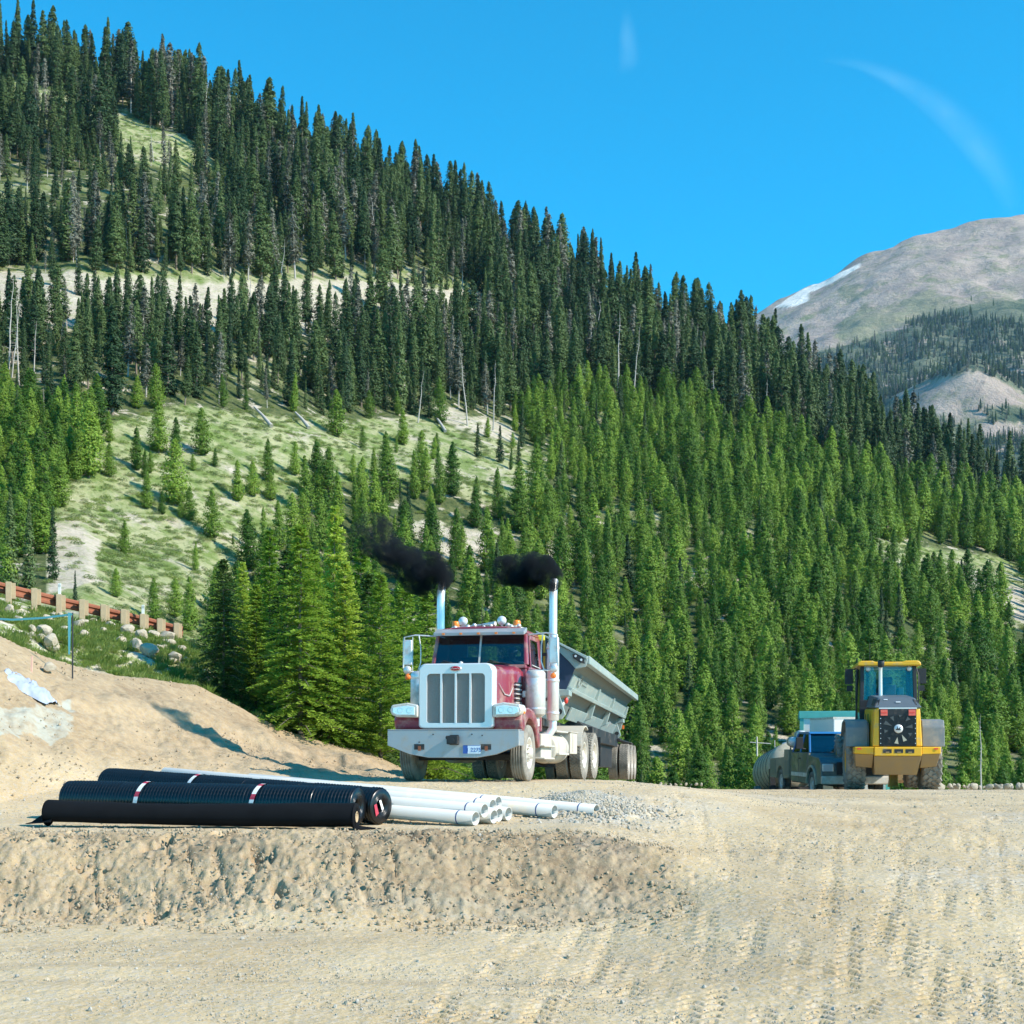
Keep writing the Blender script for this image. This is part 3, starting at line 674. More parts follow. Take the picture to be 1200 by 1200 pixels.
MEADLAB = ['broad pine in the topmost clump of the left meadow', 'narrower pine in the middle of the meadow\'s top clump', 'rounded pine at the right end of the meadow\'s top clump', 'bushy pine left of and below the topmost meadow clump',
 'small pine at the upper left corner of the left meadow', 'low pine in front of the bushy one at the meadow\'s upper left', 'tallest pine in the middle of the grassy left meadow', 'small pine just left of the meadow\'s tallest pine',
 'squat round pine below and right of the meadow\'s tallest pine', 'low shrubby pine at the foot of the meadow\'s tallest pine', 'tiny pine alone in the upper part of the left meadow', 'tiny pine just under the meadow\'s top clump',
 'left one of the close pair of pines right of the meadow\'s centre', 'right one of the close pair of pines right of the meadow\'s centre', 'dark conical pine standing alone on the right part of the meadow', 'slim pine right of the dark conical one on the meadow',
 'lone small pine low on the pale bottom of the left meadow', 'medium pine on the lower right rim of the left meadow', 'broad pine with a long shadow at the right edge of the left meadow', 'pine at the upper rim of the meadow under the tall forest',
 'small pine under the forest edge left of the fallen logs', 'leaning rounded pine beside the fallen logs above the smoke', 'tiny pine beside the shadowed rocks above the smoke', 'left one of three bluish firs at the meadow\'s far right tip',
 'middle one of three bluish firs at the meadow\'s far right tip', 'right one of three bluish firs at the meadow\'s far right tip', 'taller pine right of the dense stand at the left edge of the meadow', 'tall pine behind it at the left edge of the meadow',
 'large pine in front of the broad one at the meadow\'s right edge', 'dark narrow spruce behind the guardrail, right one of three', 'dark narrow spruce behind the guardrail, middle of three', 'dark tall spruce behind the guardrail, left one of three', 'very slim small spruce just behind the guardrail',
 'tiny pine at the top of the right clearing', 'small cone-shaped pine in the right clearing above the loader', 'tiny pine at the left tip of the right clearing', 'tiny round pine on the upper rim of the right clearing',
 'left pine of the tall pair in the right clearing', 'right pine of the tall pair in the right clearing', 'small pine alone on the stony right part of the right clearing', 'tiny pine on the pale bank of the right clearing',
 'bushy low pine at the lower left of the right clearing', 'bushy pine behind the lower end of the guardrail', 'pine left of the bushy one behind the guardrail\'s end', 'shrubby pine behind the middle of the guardrail', 'pine beside the dark firs at the end of the guardrail',
 'small pine on the pale talus right of the smoke', 'pine on the upper left of the pale talus above the smoke', 'small pine on the left rim of the pale talus above the smoke', 'small pine on the talus between the two smoke plumes']
def put_tree(name, x, y, z, h, wv, rz, meshes, label, cat, group=None, lean=0):
    e = empty(name, (x, y, z - .01 * h), (lean, 0, rz), label, cat, group); e.scale = (h * wv, h * wv, h)
    link('trunk', meshes[1], e); link('crown', meshes[0], e); return e
for i, (u, py, hp, wv) in enumerate(MEAD):
    x, y = hit_hill(u, py); z = g1(x, y); k = 'spire' if i in (23, 24, 25, 29, 30, 31, 32) else 'young'
    h = hp * y / F
    put_tree('pine_tree', x, y, z, h, wv, i * 1.3, VAR[k][(i * 5) % len(VAR[k])], MEADLAB[i], 'pine tree', 'scattered pines in the clearings')
# individuals: what shows largest; the rest is one mass per kind
vis = [r_ for r_ in ROWS if -10 < r_[7] < 1210]
young = sorted([r_ for r_ in vis if not r_[6]], key=lambda r_: -r_[3] / r_[1])
old = sorted([r_ for r_ in vis if r_[6] and r_[5] != 'thin'], key=lambda r_: -r_[3] / r_[1])
thin = [r_ for r_ in vis if r_[6] and r_[5] == 'thin'][:70]
sel = set()
N_YOUNG, N_OLD = 245, 230
NAMES = {'young': 'pine_tree', 'old': 'old_conifer', 'spire': 'fir_tree', 'thin': 'sparse_fir'}
def zone(r_):
    u, py = r_[7], r_[8]
    if r_[6]:
        if py > 378: return ('tall dark conifer in the forest belt between the pale road cut and the meadow' if u < 700 else 'tall dark conifer in the old forest belt sloping down to the right'), 'tall conifers of the old forest'
        return 'tall dark conifer on the upper slope above the pale road cut', 'tall conifers above the road cut'
    if u < 130: return 'bright young pine in the dense stand left of the meadow', 'young pines left of the meadow'
    if u < 480: return 'bright young pine on the slope behind the near fir cluster', 'young pines behind the fir cluster'
    if u < 780: return 'bright green young pine on the slope behind the red truck', 'young pines behind the red truck'
    if u < 980: return 'bright green young pine on the slope between truck and wheel loader', 'young pines between truck and loader'
    return 'bright green young pine on the slope behind the wheel loader', 'young pines behind the loader'
for k, r_ in enumerate(young[:N_YOUNG] + old[:N_OLD] + thin):
    sel.add(id(r_)); lb, gp = zone(r_); kind = r_[5]
    if kind == 'thin': lb, gp = 'thin half-dead grey conifer among the tall dark trees', 'half-dead conifers in the old forest'
    if kind == 'spire': lb = lb.replace('tall dark conifer', 'slender spire-shaped fir').replace('bright green young pine', 'slender dark fir').replace('bright young pine', 'slender dark fir'); gp += ', firs'
    put_tree(NAMES[kind], r_[0], r_[1], r_[2], r_[3], r_[4], r_[9], VAR[kind][r_[10] % len(VAR[kind])], lb, {'young': 'pine tree', 'old': 'conifer', 'spire': 'fir tree', 'thin': 'conifer'}[kind], gp)
rest = [r_ for r_ in ROWS if id(r_) not in sel]
for isold, nm, lb in ((False, 'young_pine_forest', 'dense mass of bright green young pines covering the lower slope'), (True, 'conifer_forest', 'mass of tall dark conifers on the upper mountainside')):
    rs = [r_ for r_ in rest if r_[6] == isold]; lst = []; off = {}
    for k in VAR:
        if k != 'near': off[k] = len(lst); lst += VAR[k]
    coll = variant_collection(nm + '_kinds', lst)
    scatter(nm, [(a[0], a[1], a[2] - .01 * a[3]) for a in rs], [(.05 * math.sin(a[9] * 7), .05 * math.cos(a[9] * 11), a[9]) for a in rs], [(a[3] * a[4], a[3] * a[4], a[3]) for a in rs], [off[a[5]] + a[10] % len(VAR[a[5]]) for a in rs], coll, lb, 'forest')
print('forest', len(ROWS), 'young', len(young), 'old', len(old))

# dead standing trunks
def snag_mesh(seed):
    v = trunk_mesh(1, .014, 6, .02, seed); limbs(v, seed, 34, .25, .95, .075, -.15 if seed % 2 else .2, .0028); return mbmesh(v, 'snag', [M_snag])
SN = [snag_mesh(50 + i) for i in range(4)]
rr = random.Random(5)
SNAGS = [(10, 440, 120), (14, 442, 90), (40, 436, 62), (22, 452, 104), (160, 398, 40), (193, 450, 52), (272, 320, 60), (330, 406, 126), (440, 300, 70), (548, 500, 90), (578, 504, 84), (516, 160, 44), (150, 300, 46), (238, 170, 80),
         (300, 190, 60), (318, 165, 70), (345, 140, 60), (52, 494, 40), (290, 380, 62), (490, 495, 60), (700, 440, 90), (724, 466, 100), (742, 470, 90), (655, 415, 80), (610, 430, 60), (838, 500, 70), (815, 440, 60), (900, 510, 66),
         (925, 470, 60), (985, 520, 60), (1030, 560, 70), (1060, 540, 60), (130, 120, 50), (205, 95, 50), (180, 190, 40), (420, 240, 50), (468, 235, 48), (1150, 924, 88)]
for i, (u, py, hp) in enumerate(SNAGS):
    if py > 900: x, y = (u - 600) / F * 52, 52
    else: x, y = hit_hill(u, py)
    z = g1(x, y); h = hp * y / F
    if py > 900: z = EYE + (HOR - 926) / F * 52; h = 90 * 52 / F
    e = empty('dead_tree', (x, y, z), (rad(rr.uniform(-4, 4)), rad(rr.uniform(-6, 6)), i),
              'bare grey dead tree standing behind the rocks right of the loader' if py > 900 else 'bare pale trunk of a dead conifer standing in the old forest', 'dead tree', None if py > 900 else 'dead trunks in the old forest')
    e.scale = (h * (.8 if hp > 80 else 1.1), h, h); link('trunk', SN[i % 4], e)
# fallen logs by the meadow's forest edge
for i, (u0, p0, u1, p1, lb) in enumerate([(298, 486, 318, 502, 'grey fallen log at the forest edge, leftmost of the three'), (346, 492, 362, 504, 'grey fallen log at the forest edge, middle of the three'), (508, 492, 522, 508, 'grey fallen log below the tall trunks, rightmost of the three')]):
    x, y = hit_hill(u0, p0); x2, y2 = hit_hill(u1, p1); v = MB(); v.tube([(x, y, g1(x, y) + .8), ((x + x2) / 2, (y + y2) / 2, (g1(x, y) + g1(x2, y2)) / 2 + .6), (x2, y2, g1(x2, y2) + .25)], [.1, .17, .22], 8)
    tag(v.build('fallen_log', M_snag), lb, 'log')

# the near fir cluster
def near_fir(seed, nwh, droop, bright, rmax=.23):
    r = np.random.default_rng(seed); C = []; D = []; Nn = []; L = []; W = []; sk = MB()
    for wi in range(nwh):
        t = (wi + .5) / nwh; h = .05 + .94 * t; n = int(8 + 4 * (1 - t)); env = rmax * (1 - t) ** .8 * r.uniform(.85, 1.12) + .012
        off = r.random() * 6.283
        for bi in range(n):
            a = off + bi * 6.283 / n + r.normal(0, .22); ln = env * r.uniform(.68, 1.2); hb = h + r.normal(0, .008)
            up0 = .35 - droop * (1 - t) * .8
            if wi % 2 == 0 and bi % 3 == 0:
                sk.tube([(0, 0, hb), (math.cos(a) * ln * .5, math.sin(a) * ln * .5, hb + up0 * ln * .45), (math.cos(a) * ln * .95, math.sin(a) * ln * .95, hb + up0 * ln * .6 - droop * .3 * ln)], [.004, .0025, .001], 4, caps=False)
            m = max(4, int(13 * ln / rmax))
            for j in range(m):
                f = (j + .6) / m; rad_ = ln * f; z = hb + up0 * rad_ - droop * .45 * rad_ * f
                bx, by = math.cos(a) * rad_, math.sin(a) * rad_
                sl_ = .10 * ln * (1.15 - f) * 1.9 + .012
                for sd in (-1, 1):
                    for q in range(3):
                        aa = a + sd * r.uniform(.5, 1.15); l2 = sl_ * r.uniform(.55, 1.1)
                        cx = bx + math.cos(aa) * l2 * (.35 + .3 * q) ; cy = by + math.sin(aa) * l2 * (.35 + .3 * q)
                        C.append((cx, cy, z + r.normal(0, .004))); D.append((math.cos(aa), math.sin(aa), r.normal(.12, .3)))
                        Nn.append((math.cos(a) * .55 + r.normal(0, .4), math.sin(a) * .55 + r.normal(0, .4), 1)); L.append(.021 * r.uniform(.7, 1.35)); W.append(.0085 * r.uniform(.7, 1.3))
                C.append((bx, by, z)); D.append((math.cos(a), math.sin(a), .2)); Nn.append((r.normal(0, .4), r.normal(0, .4), 1)); L.append(.026); W.append(.010)
    V, Q = rhombi(np.array(C), np.array(D), np.array(Nn), np.array(L), np.array(W))
    mc = npmesh('fir crown', V, Q, [M_near if bright else M_neard])
    t = trunk_mesh(.99, .013, 8, .006, seed)
    b = len(t.v); t.v += sk.v; t.f += [[i + b for i in f] for f in sk.f]; t.m += sk.m; t.sm += sk.sm
    return mc, mbmesh(t, 'fir trunk', [M_bark])
NB = [near_fir(1, 34, .5, True), near_fir(2, 38, .35, True, .2), near_fir(3, 30, .15, True, .25)]
ND = [near_fir(4, 36, .6, False, .24), near_fir(5, 34, .4, False, .2)]
FIRS = [(262, 822, 652, 37.0, ND[0], 1.0, 'dark shaded fir at the left edge of the near fir cluster'),
        (284, 835, 656, 39.5, NB[1], .9, 'fir with bright tips second from the left in the near cluster'),
        (316, 842, 618, 44.0, NB[1], .8, 'slim tall fir behind the left part of the near cluster'),
        (352, 874, 612, 36.0, NB[0], 1.05, 'large bright fir in the middle front of the near cluster'),
        (300, 850, 682, 38.0, NB[1], 1.1, 'fir in the shadow left of the large bright fir'),
        (392, 872, 590, 47.0, NB[1], .72, 'tallest slender fir rising at the back of the near cluster'),
        (336, 850, 640, 42.0, ND[1], .9, 'dark fir directly behind the large bright fir'),
        (404, 884, 655, 38.0, NB[1], .95, 'fir right of the large bright fir, in the near cluster'),
        (432, 890, 668, 39.0, ND[0], .95, 'dark lower fir between the bright fir and the truck'),
        (446, 896, 668, 36.6, NB[2], 1.0, 'yellow-green bushy pine close to the truck\'s mirror'),
        (474, 900, 672, 42.0, NB[2], 1.0, 'bushy bright pine behind the left exhaust stack'),
        (424, 880, 625, 46.0, NB[0], .8, 'fir behind the pale end of the smoke plume'),
        (368, 868, 640, 37.5, NB[1], .8, 'fir filling in behind the right flank of the bright fir'),
        (500, 905, 690, 44.0, NB[0], 1.0, 'bright young fir behind the red truck\'s cab'),
        (385, 884, 745, 36.2, NB[0], 1.1, 'short bright fir at the foot of the near cluster')]
for i, (u, pb, pt, d, ms, wv, lb) in enumerate(FIRS):
    x = (u - 600) / F * d; zb = min(g1(x, d), EYE + (HOR - pb) / F * d + .3) if False else g1(x, d)
    zt = EYE + (HOR - pt) / F * d; h = zt - zb
    e = empty('fir_tree', (x, d, zb - .05), (0, 0, i * 2.1), lb, 'fir tree', 'near fir cluster'); e.scale = (h * wv, h * wv, h)
    link('trunk', ms[1], e); link('crown', ms[0], e)
# young pines right behind the work site, partly hidden by the crest
rr = random.Random(3)
for i in range(26):
    u = 470 + i * 29 + rr.uniform(-10, 10); d = rr.uniform(56, 66); x = (u - 600) / F * d; h = rr.uniform(4.2, 6.4); kd = 'near'
    put_tree('pine_tree', x, d, g1(x, d), h, rr.uniform(1, 1.3), i, VAR[kd][i % len(VAR[kd])], 'young pine in the front row just beyond the edge of the work site', 'pine tree', 'front row of pines beyond the work site')

# trees far off on the mountain
def far_mountain_trees():
    r = np.random.default_rng(4); n = 30000
    u = r.uniform(880, 1300, n); Y = 1150 + 1200 * r.random(n); X = (u - 600) / F * Y; Z = mz(X, Y); py = HOR - (Z - EYE) / Y * F
    d = np.zeros(n); d[py > itp(u, [(900, 440), (985, 408), (1040, 388), (1100, 368), (1200, 362)]) + 8 * fbm(X / 60, Y / 60, 3, 3)] = 1
    for p in ([(1050, 466), (1085, 447), (1145, 438), (1200, 460), (1210, 480), (1100, 482), (1060, 484)], [(1090, 484), (1140, 478), (1160, 494), (1130, 500)], [(1140, 500), (1200, 496), (1200, 515), (1150, 512)],
              [(1130, 352), (1210, 345), (1210, 380), (1140, 372)], [(1020, 395), (1060, 380), (1070, 386), (1030, 402)], [(1120, 412), (1160, 415), (1150, 424)]): d[polymask(p, u, py)] = .02
    d *= np.clip(sst(-.45, .05, fbm(X / 70, Y / 70, 15, 4)) + .15, 0, 1)
    k = r.random(n) < d * .45
    X, Y, Z = X[k], Y[k], Z[k]; m = len(X); h = r.uniform(7, 15, m)
    coll = mesh_collection('far_tree_kinds', [joined('far tree', *VAR['spire'][0]), joined('far tree b', *VAR['old'][1]), joined('far tree c', *VAR['thin'][0])])
    scatter('mountain_forest', np.stack([X, Y, Z - .2], 1), np.stack([X * 0, X * 0, r.random(m) * 6], 1), np.stack([h * 1.25, h * 1.25, h], 1), r.choice([0, 0, 1, 1, 2], m), coll, 'thin bluish conifer forest on the lower flank of the distant mountain', 'forest')
far_mountain_trees()

# low growth
def tuft_mesh(seed, n, hgt, spread, mt):
    r = np.random.default_rng(seed); a = r.random(n) * 6.283; q = r.random(n) ** .5 * spread; h = hgt * r.uniform(.5, 1.2, n)
    b = np.stack([np.cos(a) * q, np.sin(a) * q, h * 0], 1); tip = b + np.stack([np.cos(a) * h * .5, np.sin(a) * h * .5, h], 1) + r.normal(0, .15 * hgt, (n, 3)); wv = .05 * hgt
    s = np.stack([-np.sin(a) * wv, np.cos(a) * wv, a * 0], 1); mid = (b + tip) / 2 + np.array([0, 0, .12 * hgt])
    V = np.stack([b, mid + s, tip, mid - s], 1).reshape(-1, 3); return npmesh('tuft', V, np.arange(n * 4).reshape(-1, 4), [mt])
def bush_mesh(seed, n, mt):
    r = np.random.default_rng(seed); p = r.normal(0, 1, (n, 3)); p /= np.linalg.norm(p, axis=1, keepdims=True); p *= (r.random(n)[:, None] ** .4); p[:, 2] = np.abs(p[:, 2]) * .8
    s = r.uniform(.07, .16, n); V, Q = rhombi(p, r.normal(0, 1, (n, 3)) + p, r.normal(0, 1, (n, 3)), s * 1.6, s * .9); return npmesh('bush', V, Q, [mt])
M_grass = foliage('grass blades', (.16, .25, .04), (.30, .36, .10), .4, 1.5)
M_shrub = foliage('sage shrub', (.17, .23, .07), (.30, .34, .15), .3, 2)
TUF = [tuft_mesh(s, 60, 1, .55, M_grass) for s in range(3)]; BU = [bush_mesh(s, 260, M_shrub if s % 2 else M_grass) for s in range(4)]
def low_growth():
    r = np.random.default_rng(8)
    n = 9000; u = r.uniform(-260, 330, n); Y = r.uniform(29.5, 50, n); X = (u - 600) / F * Y; cd = itp(u, CD)
    k = (Y > cd + .25) & (fbm(X * .8, Y * .8, 5, 3) > -.16); X, Y = X[k], Y[k]; Z = G(X, Y); m = len(X); h = r.uniform(.05, .20, m)
    coll = mesh_collection('tuft_kinds', TUF + BU[:1])
    scatter('grass', np.stack([X, Y, Z + .03], 1), np.stack([X * 0, X * 0, r.random(m) * 6], 1), np.stack([h * 1.3, h * 1.3, h], 1), r.choice([0, 1, 2, 3], m, p=[.3, .3, .3, .1]), coll, 'long green grass on the rocky slope below the guardrail', 'grass')
    n = 40000; u = r.uniform(-60, 1260, n); Y = 60 + 270 * r.random(n); X = (u - 600) / F * Y; Z = G(X, Y); py = HOR - (Z - EYE) / Y * F
    k = np.zeros(n, bool)
    for p in MEADOW: k |= polymask(p, u, py)
    kb = np.zeros(n, bool)
    for p in BARE: kb |= polymask(p, u, py)
    k = (k & ~kb & (fbm(X / 7, Y / 7, 66, 3) > -.1)) | (kb & (r.random(n) < .10) & (py > 400)) | (~kb & (r.random(n) < .3))
    X, Y, Z = X[k], Y[k], Z[k]; m = len(X); h = r.uniform(.12, .42, m)
    coll = mesh_collection('shrub_kinds', BU)
    scatter('low_shrubs', np.stack([X, Y, Z], 1), np.stack([X * 0, X * 0, r.random(m) * 6], 1), np.stack([h * 1.4, h * 1.4, h], 1), r.integers(0, 4, m), coll, 'low green shrubs and grass clumps on the meadow and forest floor', 'shrubs')
low_growth()

# stones
def rock_mesh(seed, sub=2, rough=.35):
    bm = bmesh.new(); bmesh.ops.create_icosphere(bm, subdivisions=sub, radius=1); r = random.Random(seed)
    pl = [(Vector((r.gauss(0, 1), r.gauss(0, 1), r.gauss(0, 1))).normalized(), r.uniform(.55, .9)) for _ in range(9)]
    for v in bm.verts:
        for n_, d in pl:
            q = v.co.dot(n_)
            if q > d: v.co -= n_ * (q - d)
        v.co *= 1 + r.uniform(-.05, .05)
    me = bpy.data.meshes.new('rock'); bm.to_mesh(me); bm.free(); return me
M_rock = mat('pale limestone', (.42, .36, .27), .9, var=.3, scale=2.5, bump=.5, bscale=8)
M_rock2 = mat('grey gravel stone', (.40, .37, .32), .9, var=.5, scale=1.2, bump=.3)
M_rock3 = mat('tan stone', (.44, .36, .26), .9, var=.35, scale=1.5, bump=.3)
RK = [rock_mesh(i) for i in range(6)]
for me in RK: me.materials.append(M_rock)
SMR = []
for i in range(9):
    me = rock_mesh(40 + i, 1); me.materials.append((M_rock2, M_rock3, M_rock3, M_rock)[i % 4]); SMR.append(me)
def stones():
    r = np.random.default_rng(21)
    n = 60000; Y = 10.5 + 28 * r.random(n) ** 1.4; u = r.uniform(-120, 1320, n); X = (u - 600) / F * Y
    Z = G(X, Y) - .002; m = n; s = r.uniform(.004, .013, m) * (1 + 1.6 * (r.random(m) > .985)); cl = fbm(X * .7, Y * .7, 88, 3); k = (cl > -.25) & ~((u < 470) & (Y > itp(u, FD))); k |= (r.random(n) < .2)
    k &= ~((u < 470) & (Y > 25))
    X, Y, Z, s = X[k], Y[k], Z[k], s[k]; m = len(X)
    coll = mesh_collection('stone_kinds', SMR)
    scatter('gravel', np.stack([X, Y, Z + s * .3], 1), r.random((m, 3)) * 6, np.stack([s, s * r.uniform(.7, 1.2, m), s * .8], 1), r.integers(0, 9, m), coll, 'loose stones strewn over the graded tan dirt', 'gravel')
    # stones of the grey heap
    n = 5200; a = r.random(n) * 6.283; q = np.abs(r.normal(0, .55, n)); q = np.minimum(q, 1.9); X = 1.12 + np.cos(a) * q * 1.1; Y = 21.7 + np.sin(a) * q * 1.2
    hr = q + .22 * fbm(X * 2.5, Y * 2.5, 91, 3); Z = G(X, Y) + np.clip(1 - hr, 0, 1) * .30; s = r.uniform(.014, .042, n)
    coll = mesh_collection('heap_stone_kinds', [SMR[0], SMR[3], SMR[6], SMR[2]])
    scatter('gravel_pile', np.stack([X, Y, Z], 1), r.random((n, 3)) * 6, np.stack([s, s * r.uniform(.7, 1.2, n), s * .8], 1), r.choice([0, 1, 2, 3], n, p=[.35, .35, .2, .1]), coll, 'low heap of grey crushed gravel in front of the truck\'s rear wheels', 'gravel')
    # clods on the bank
    n = 2200; Y = r.uniform(15.6, 18.6, n); X = r.uniform(-9, 2.1, n); Z = G(X, Y); s = r.uniform(.006, .030, n) * r.random(n) ** .5 + .006
    for i in range(9):
        pass
    cm = []
    mcl = mat('moist dirt clod', (.42, .32, .21), .95, var=.25, bump=.5)
    for i in range(4): me = rock_mesh(70 + i, 2); me.materials.append(mcl); cm.append(me)
    nb = 6000; ub = r.uniform(-60, 470, nb); Yb = r.uniform(22, 36, nb); Xb = (ub - 600) / F * Yb; kb = (Yb > itp(ub, FD)) & (Yb < itp(ub, CD)) & (r.random(nb) < .2 + .8 * (fbm(Xb, Yb, 5, 3) > 0)); X = np.concatenate([X, Xb[kb]]); Y = np.concatenate([Y, Yb[kb]]); Z = G(X, Y); s = np.concatenate([s, r.uniform(.008, .04, kb.sum()) * r.random(kb.sum())]); n = len(X)
    scatter('dirt_clods', np.stack([X, Y, Z + .02], 1), r.random((n, 3)) * 6, np.stack([s, s, s * .8], 1), r.integers(0, 4, n), mesh_collection('clod_kinds', cm), 'crumbled dirt clods on the cut bank', 'dirt')
stones()
# boulders on the grassy slope, and rubble beyond the loader
r5 = random.Random(12)
BL = [(10, 720, .34), (20, 733, .30), (52, 748, .42), (60, 762, .5), (55, 730, .3), (92, 738, .4), (70, 726, .26), (130, 738, .32), (150, 745, .42), (166, 752, .45), (180, 750, .38), (196, 753, .5), (120, 745, .3),
      (160, 765, .45), (175, 772, .5), (200, 760, .35), (212, 748, .3), (205, 776, .4), (98, 750, .34), (38, 742, .28), (76, 744, .3), (142, 756, .3), (110, 732, .26), (186, 764, .3), (60, 775, .30)]
BL = [(a + r5.uniform(-9, 9), b + r5.uniform(-5, 7), c * r5.uniform(.35, .75)) for a, b, c in BL[:-1] for _ in range(1)] + BL
for i, (u, py, s) in enumerate(BL):
    ds = np.linspace(31, 43, 200); x = (u - 600) / F * ds; p = HOR - (G(x, ds) - EYE) / ds * F; k = np.where(p <= py)[0]; d = ds[k[0]] if len(k) else 41
    if i == len(BL) - 1: d = 30.4; u = 58
    x = (u - 600) / F * d
    o = link('boulder', RK[i % 6]); o.location = (x, d, g1(x, d) + s * .4); s *= .5; o.scale = (s * 1.2, s, s * .85); o.rotation_euler = (r5.uniform(-.4, .4), r5.uniform(-.4, .4), i)
    tag(o, 'large tan boulder at the top of the berm, just below the grass' if i == len(BL) - 1 else 'pale limestone boulder lying on the grassy slope below the guardrail', 'boulder', None if i == len(BL) - 1 else 'boulders on the grassy slope')
for i in range(52):
    u = (1084 + i * 3.1 + r5.uniform(-3, 3)) if i < 40 else 756 + (i - 40) * 6; d = r5.uniform(39.5, 41.5); x = (u - 600) / F * d; s = r5.uniform(.03, .11) * (1 if i < 40 else .6)
    if i == 3: u, s = 1131, .24
    o = link('rubble_stone', RK[i % 6]); o.location = (x, d, EYE + (HOR - (923 if i < 40 else 920)) / F * d + s * r5.uniform(.1, .5)); o.scale = (s * 1.3, s, s * .8); o.rotation_euler = (i, i * 2, i * 3)
    tag(o, 'pale stone in the rubble row at the edge of the pad right of the loader' if i < 40 else 'small stone at the edge of the pad between trailer and pickup', 'stone', 'rubble right of the loader' if i < 40 else 'stones at the edge of the pad')
# ------------------------------------------------------------------ vehicle materials
M_red = mat('dark red truck paint', (.25, .028, .05), .32, var=.1, coat=.5, dirt=(.36, .25, .2), dirt_amt=.25, dirt_scale=3, dirt_h=.9)
M_silver = mat('dusty silver bumper paint', (.36, .38, .40), .42, metal=.35, var=.06, dirt=(.42, .38, .32), dirt_amt=.2, dirt_h=.45)
M_bright = mat('polished grille shell', (.70, .70, .70), .3, metal=.25, var=.03)
M_chrome = mat('dusty chrome', (.70, .70, .69), .36, metal=.55, var=.05, dirt=(.5, .46, .4), dirt_amt=.4)
M_stack = mat('brushed exhaust steel', (.80, .80, .80), .34, metal=.55, var=.08, scale=3)
M_mesh = mat('grey grille mesh', (.30, .30, .29), .6, metal=.2, var=.35, scale=60, bump=.6, bscale=160)
M_black = mat('black chassis steel', (.018, .019, .021), .55, var=.4, dirt=(.16, .13, .1), dirt_amt=.15)
M_dark = mat('dark cab trim', (.02, .022, .026), .6)
M_rub = mat('tyre rubber', (.035, .034, .033), .85, var=.3, dirt=(.26, .23, .185), dirt_amt=.55, dirt_scale=5)
M_rub2 = mat('dusty tyre rubber', (.08, .075, .068), .9, var=.3, dirt=(.33, .30, .25), dirt_amt=.8, dirt_scale=4)
M_alu = mat('dusty aluminium', (.66, .65, .61), .4, metal=.3, var=.1, dirt=(.5, .44, .35), dirt_amt=.5)
M_white = mat('dusty white paint', (.50, .48, .43), .55, var=.1, dirt=(.5, .43, .33), dirt_amt=.55, dirt_scale=3)
M_lens = mat('headlamp lens', (.72, .75, .78), .12, var=.05, metal=.25, scale=25)
M_amber = mat('amber lamp plastic', (.85, .24, .03), .3)
M_mint = mat('mint grey trailer paint', (.29, .36, .345), .45, var=.08, dirt=(.42, .42, .36), dirt_amt=.25)
M_mint_shade = mat('mint tub plate darkened for recess shade', (.13, .15, .14), .6, var=.2, dirt=(.25, .24, .2), dirt_amt=.3)  # darker copy of the mint paint: shade of the tub's recesses put into the colour
M_navy = mat('dark blue steel plate', (.025, .04, .08), .5, var=.2)
M_yel = mat('loader yellow paint', (.80, .42, .015), .38, var=.07, dirt=(.45, .33, .18), dirt_amt=.15)
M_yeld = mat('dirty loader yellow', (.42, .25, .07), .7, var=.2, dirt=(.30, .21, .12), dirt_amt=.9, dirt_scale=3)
M_orange = mat('orange plastic', (.9, .2, .03), .4)
M_redl = mat('red lamp plastic', (.75, .05, .03), .3)
M_teal = mat('teal painted trim', (.10, .42, .36), .5)
M_wall = mat('white panel wall', (.80, .79, .74), .6, var=.04)
M_tan = mat('tan poly tank', (.54, .46, .33), .5, var=.1, dirt=(.32, .28, .2), dirt_amt=.4)
M_pick = mat('dusty dark blue paint', (.055, .075, .10), .3, coat=.4, var=.1, dirt=(.30, .26, .17), dirt_amt=.35, dirt_scale=2.5, dirt_h=1.0)
M_blue = mat('blue paint', (.03, .14, .36), .3, coat=.5)
M_pvc = mat('white pvc pipe', (.50, .50, .475), .45, var=.03, dirt=(.6, .52, .4), dirt_amt=.12)
M_fab = mat('black geotextile', (.007, .0075, .009), .9, var=.3, scale=4, bump=.3, bscale=90, spec=.12)
M_geo = mat('black geogrid plastic', (.005, .006, .008), .3, var=.2, spec=.5)
M_tape = mat('white and red band', (.8, .78, .76), .6)
M_tapr = mat('red band print', (.45, .04, .07), .6)
M_card = mat('cardboard core', (.45, .33, .2), .9)
M_rust = mat('rusty weathering steel', (.26, .085, .04), .8, var=.3, scale=6)
M_timb = mat('weathered timber post', (.40, .31, .19), .85, var=.2, scale=8, bump=.3)
M_skin = mat('skin', (.45, .27, .19), .6); M_hair = mat('brown hair', (.06, .035, .02), .8)
M_shirt = mat('hi-vis shirt', (.55, .55, .12), .8); M_shirtb = mat('blue work shirt', (.03, .12, .42), .8); M_jean = mat('denim', (.05, .07, .13), .9)
M_glass = glassmat('dark tinted windscreen glass', (.42, .62, .72), .75, .09)
M_glassc = glassmat('cab glass', (.62, .80, .84), .97, .06)
M_plate = mat('number plate', (.70, .78, .86), .5); M_plateb = mat('plate blue', (.03, .10, .38), .5)
M_dash = mat('pale teal dashboard', (.16, .30, .29), .7)

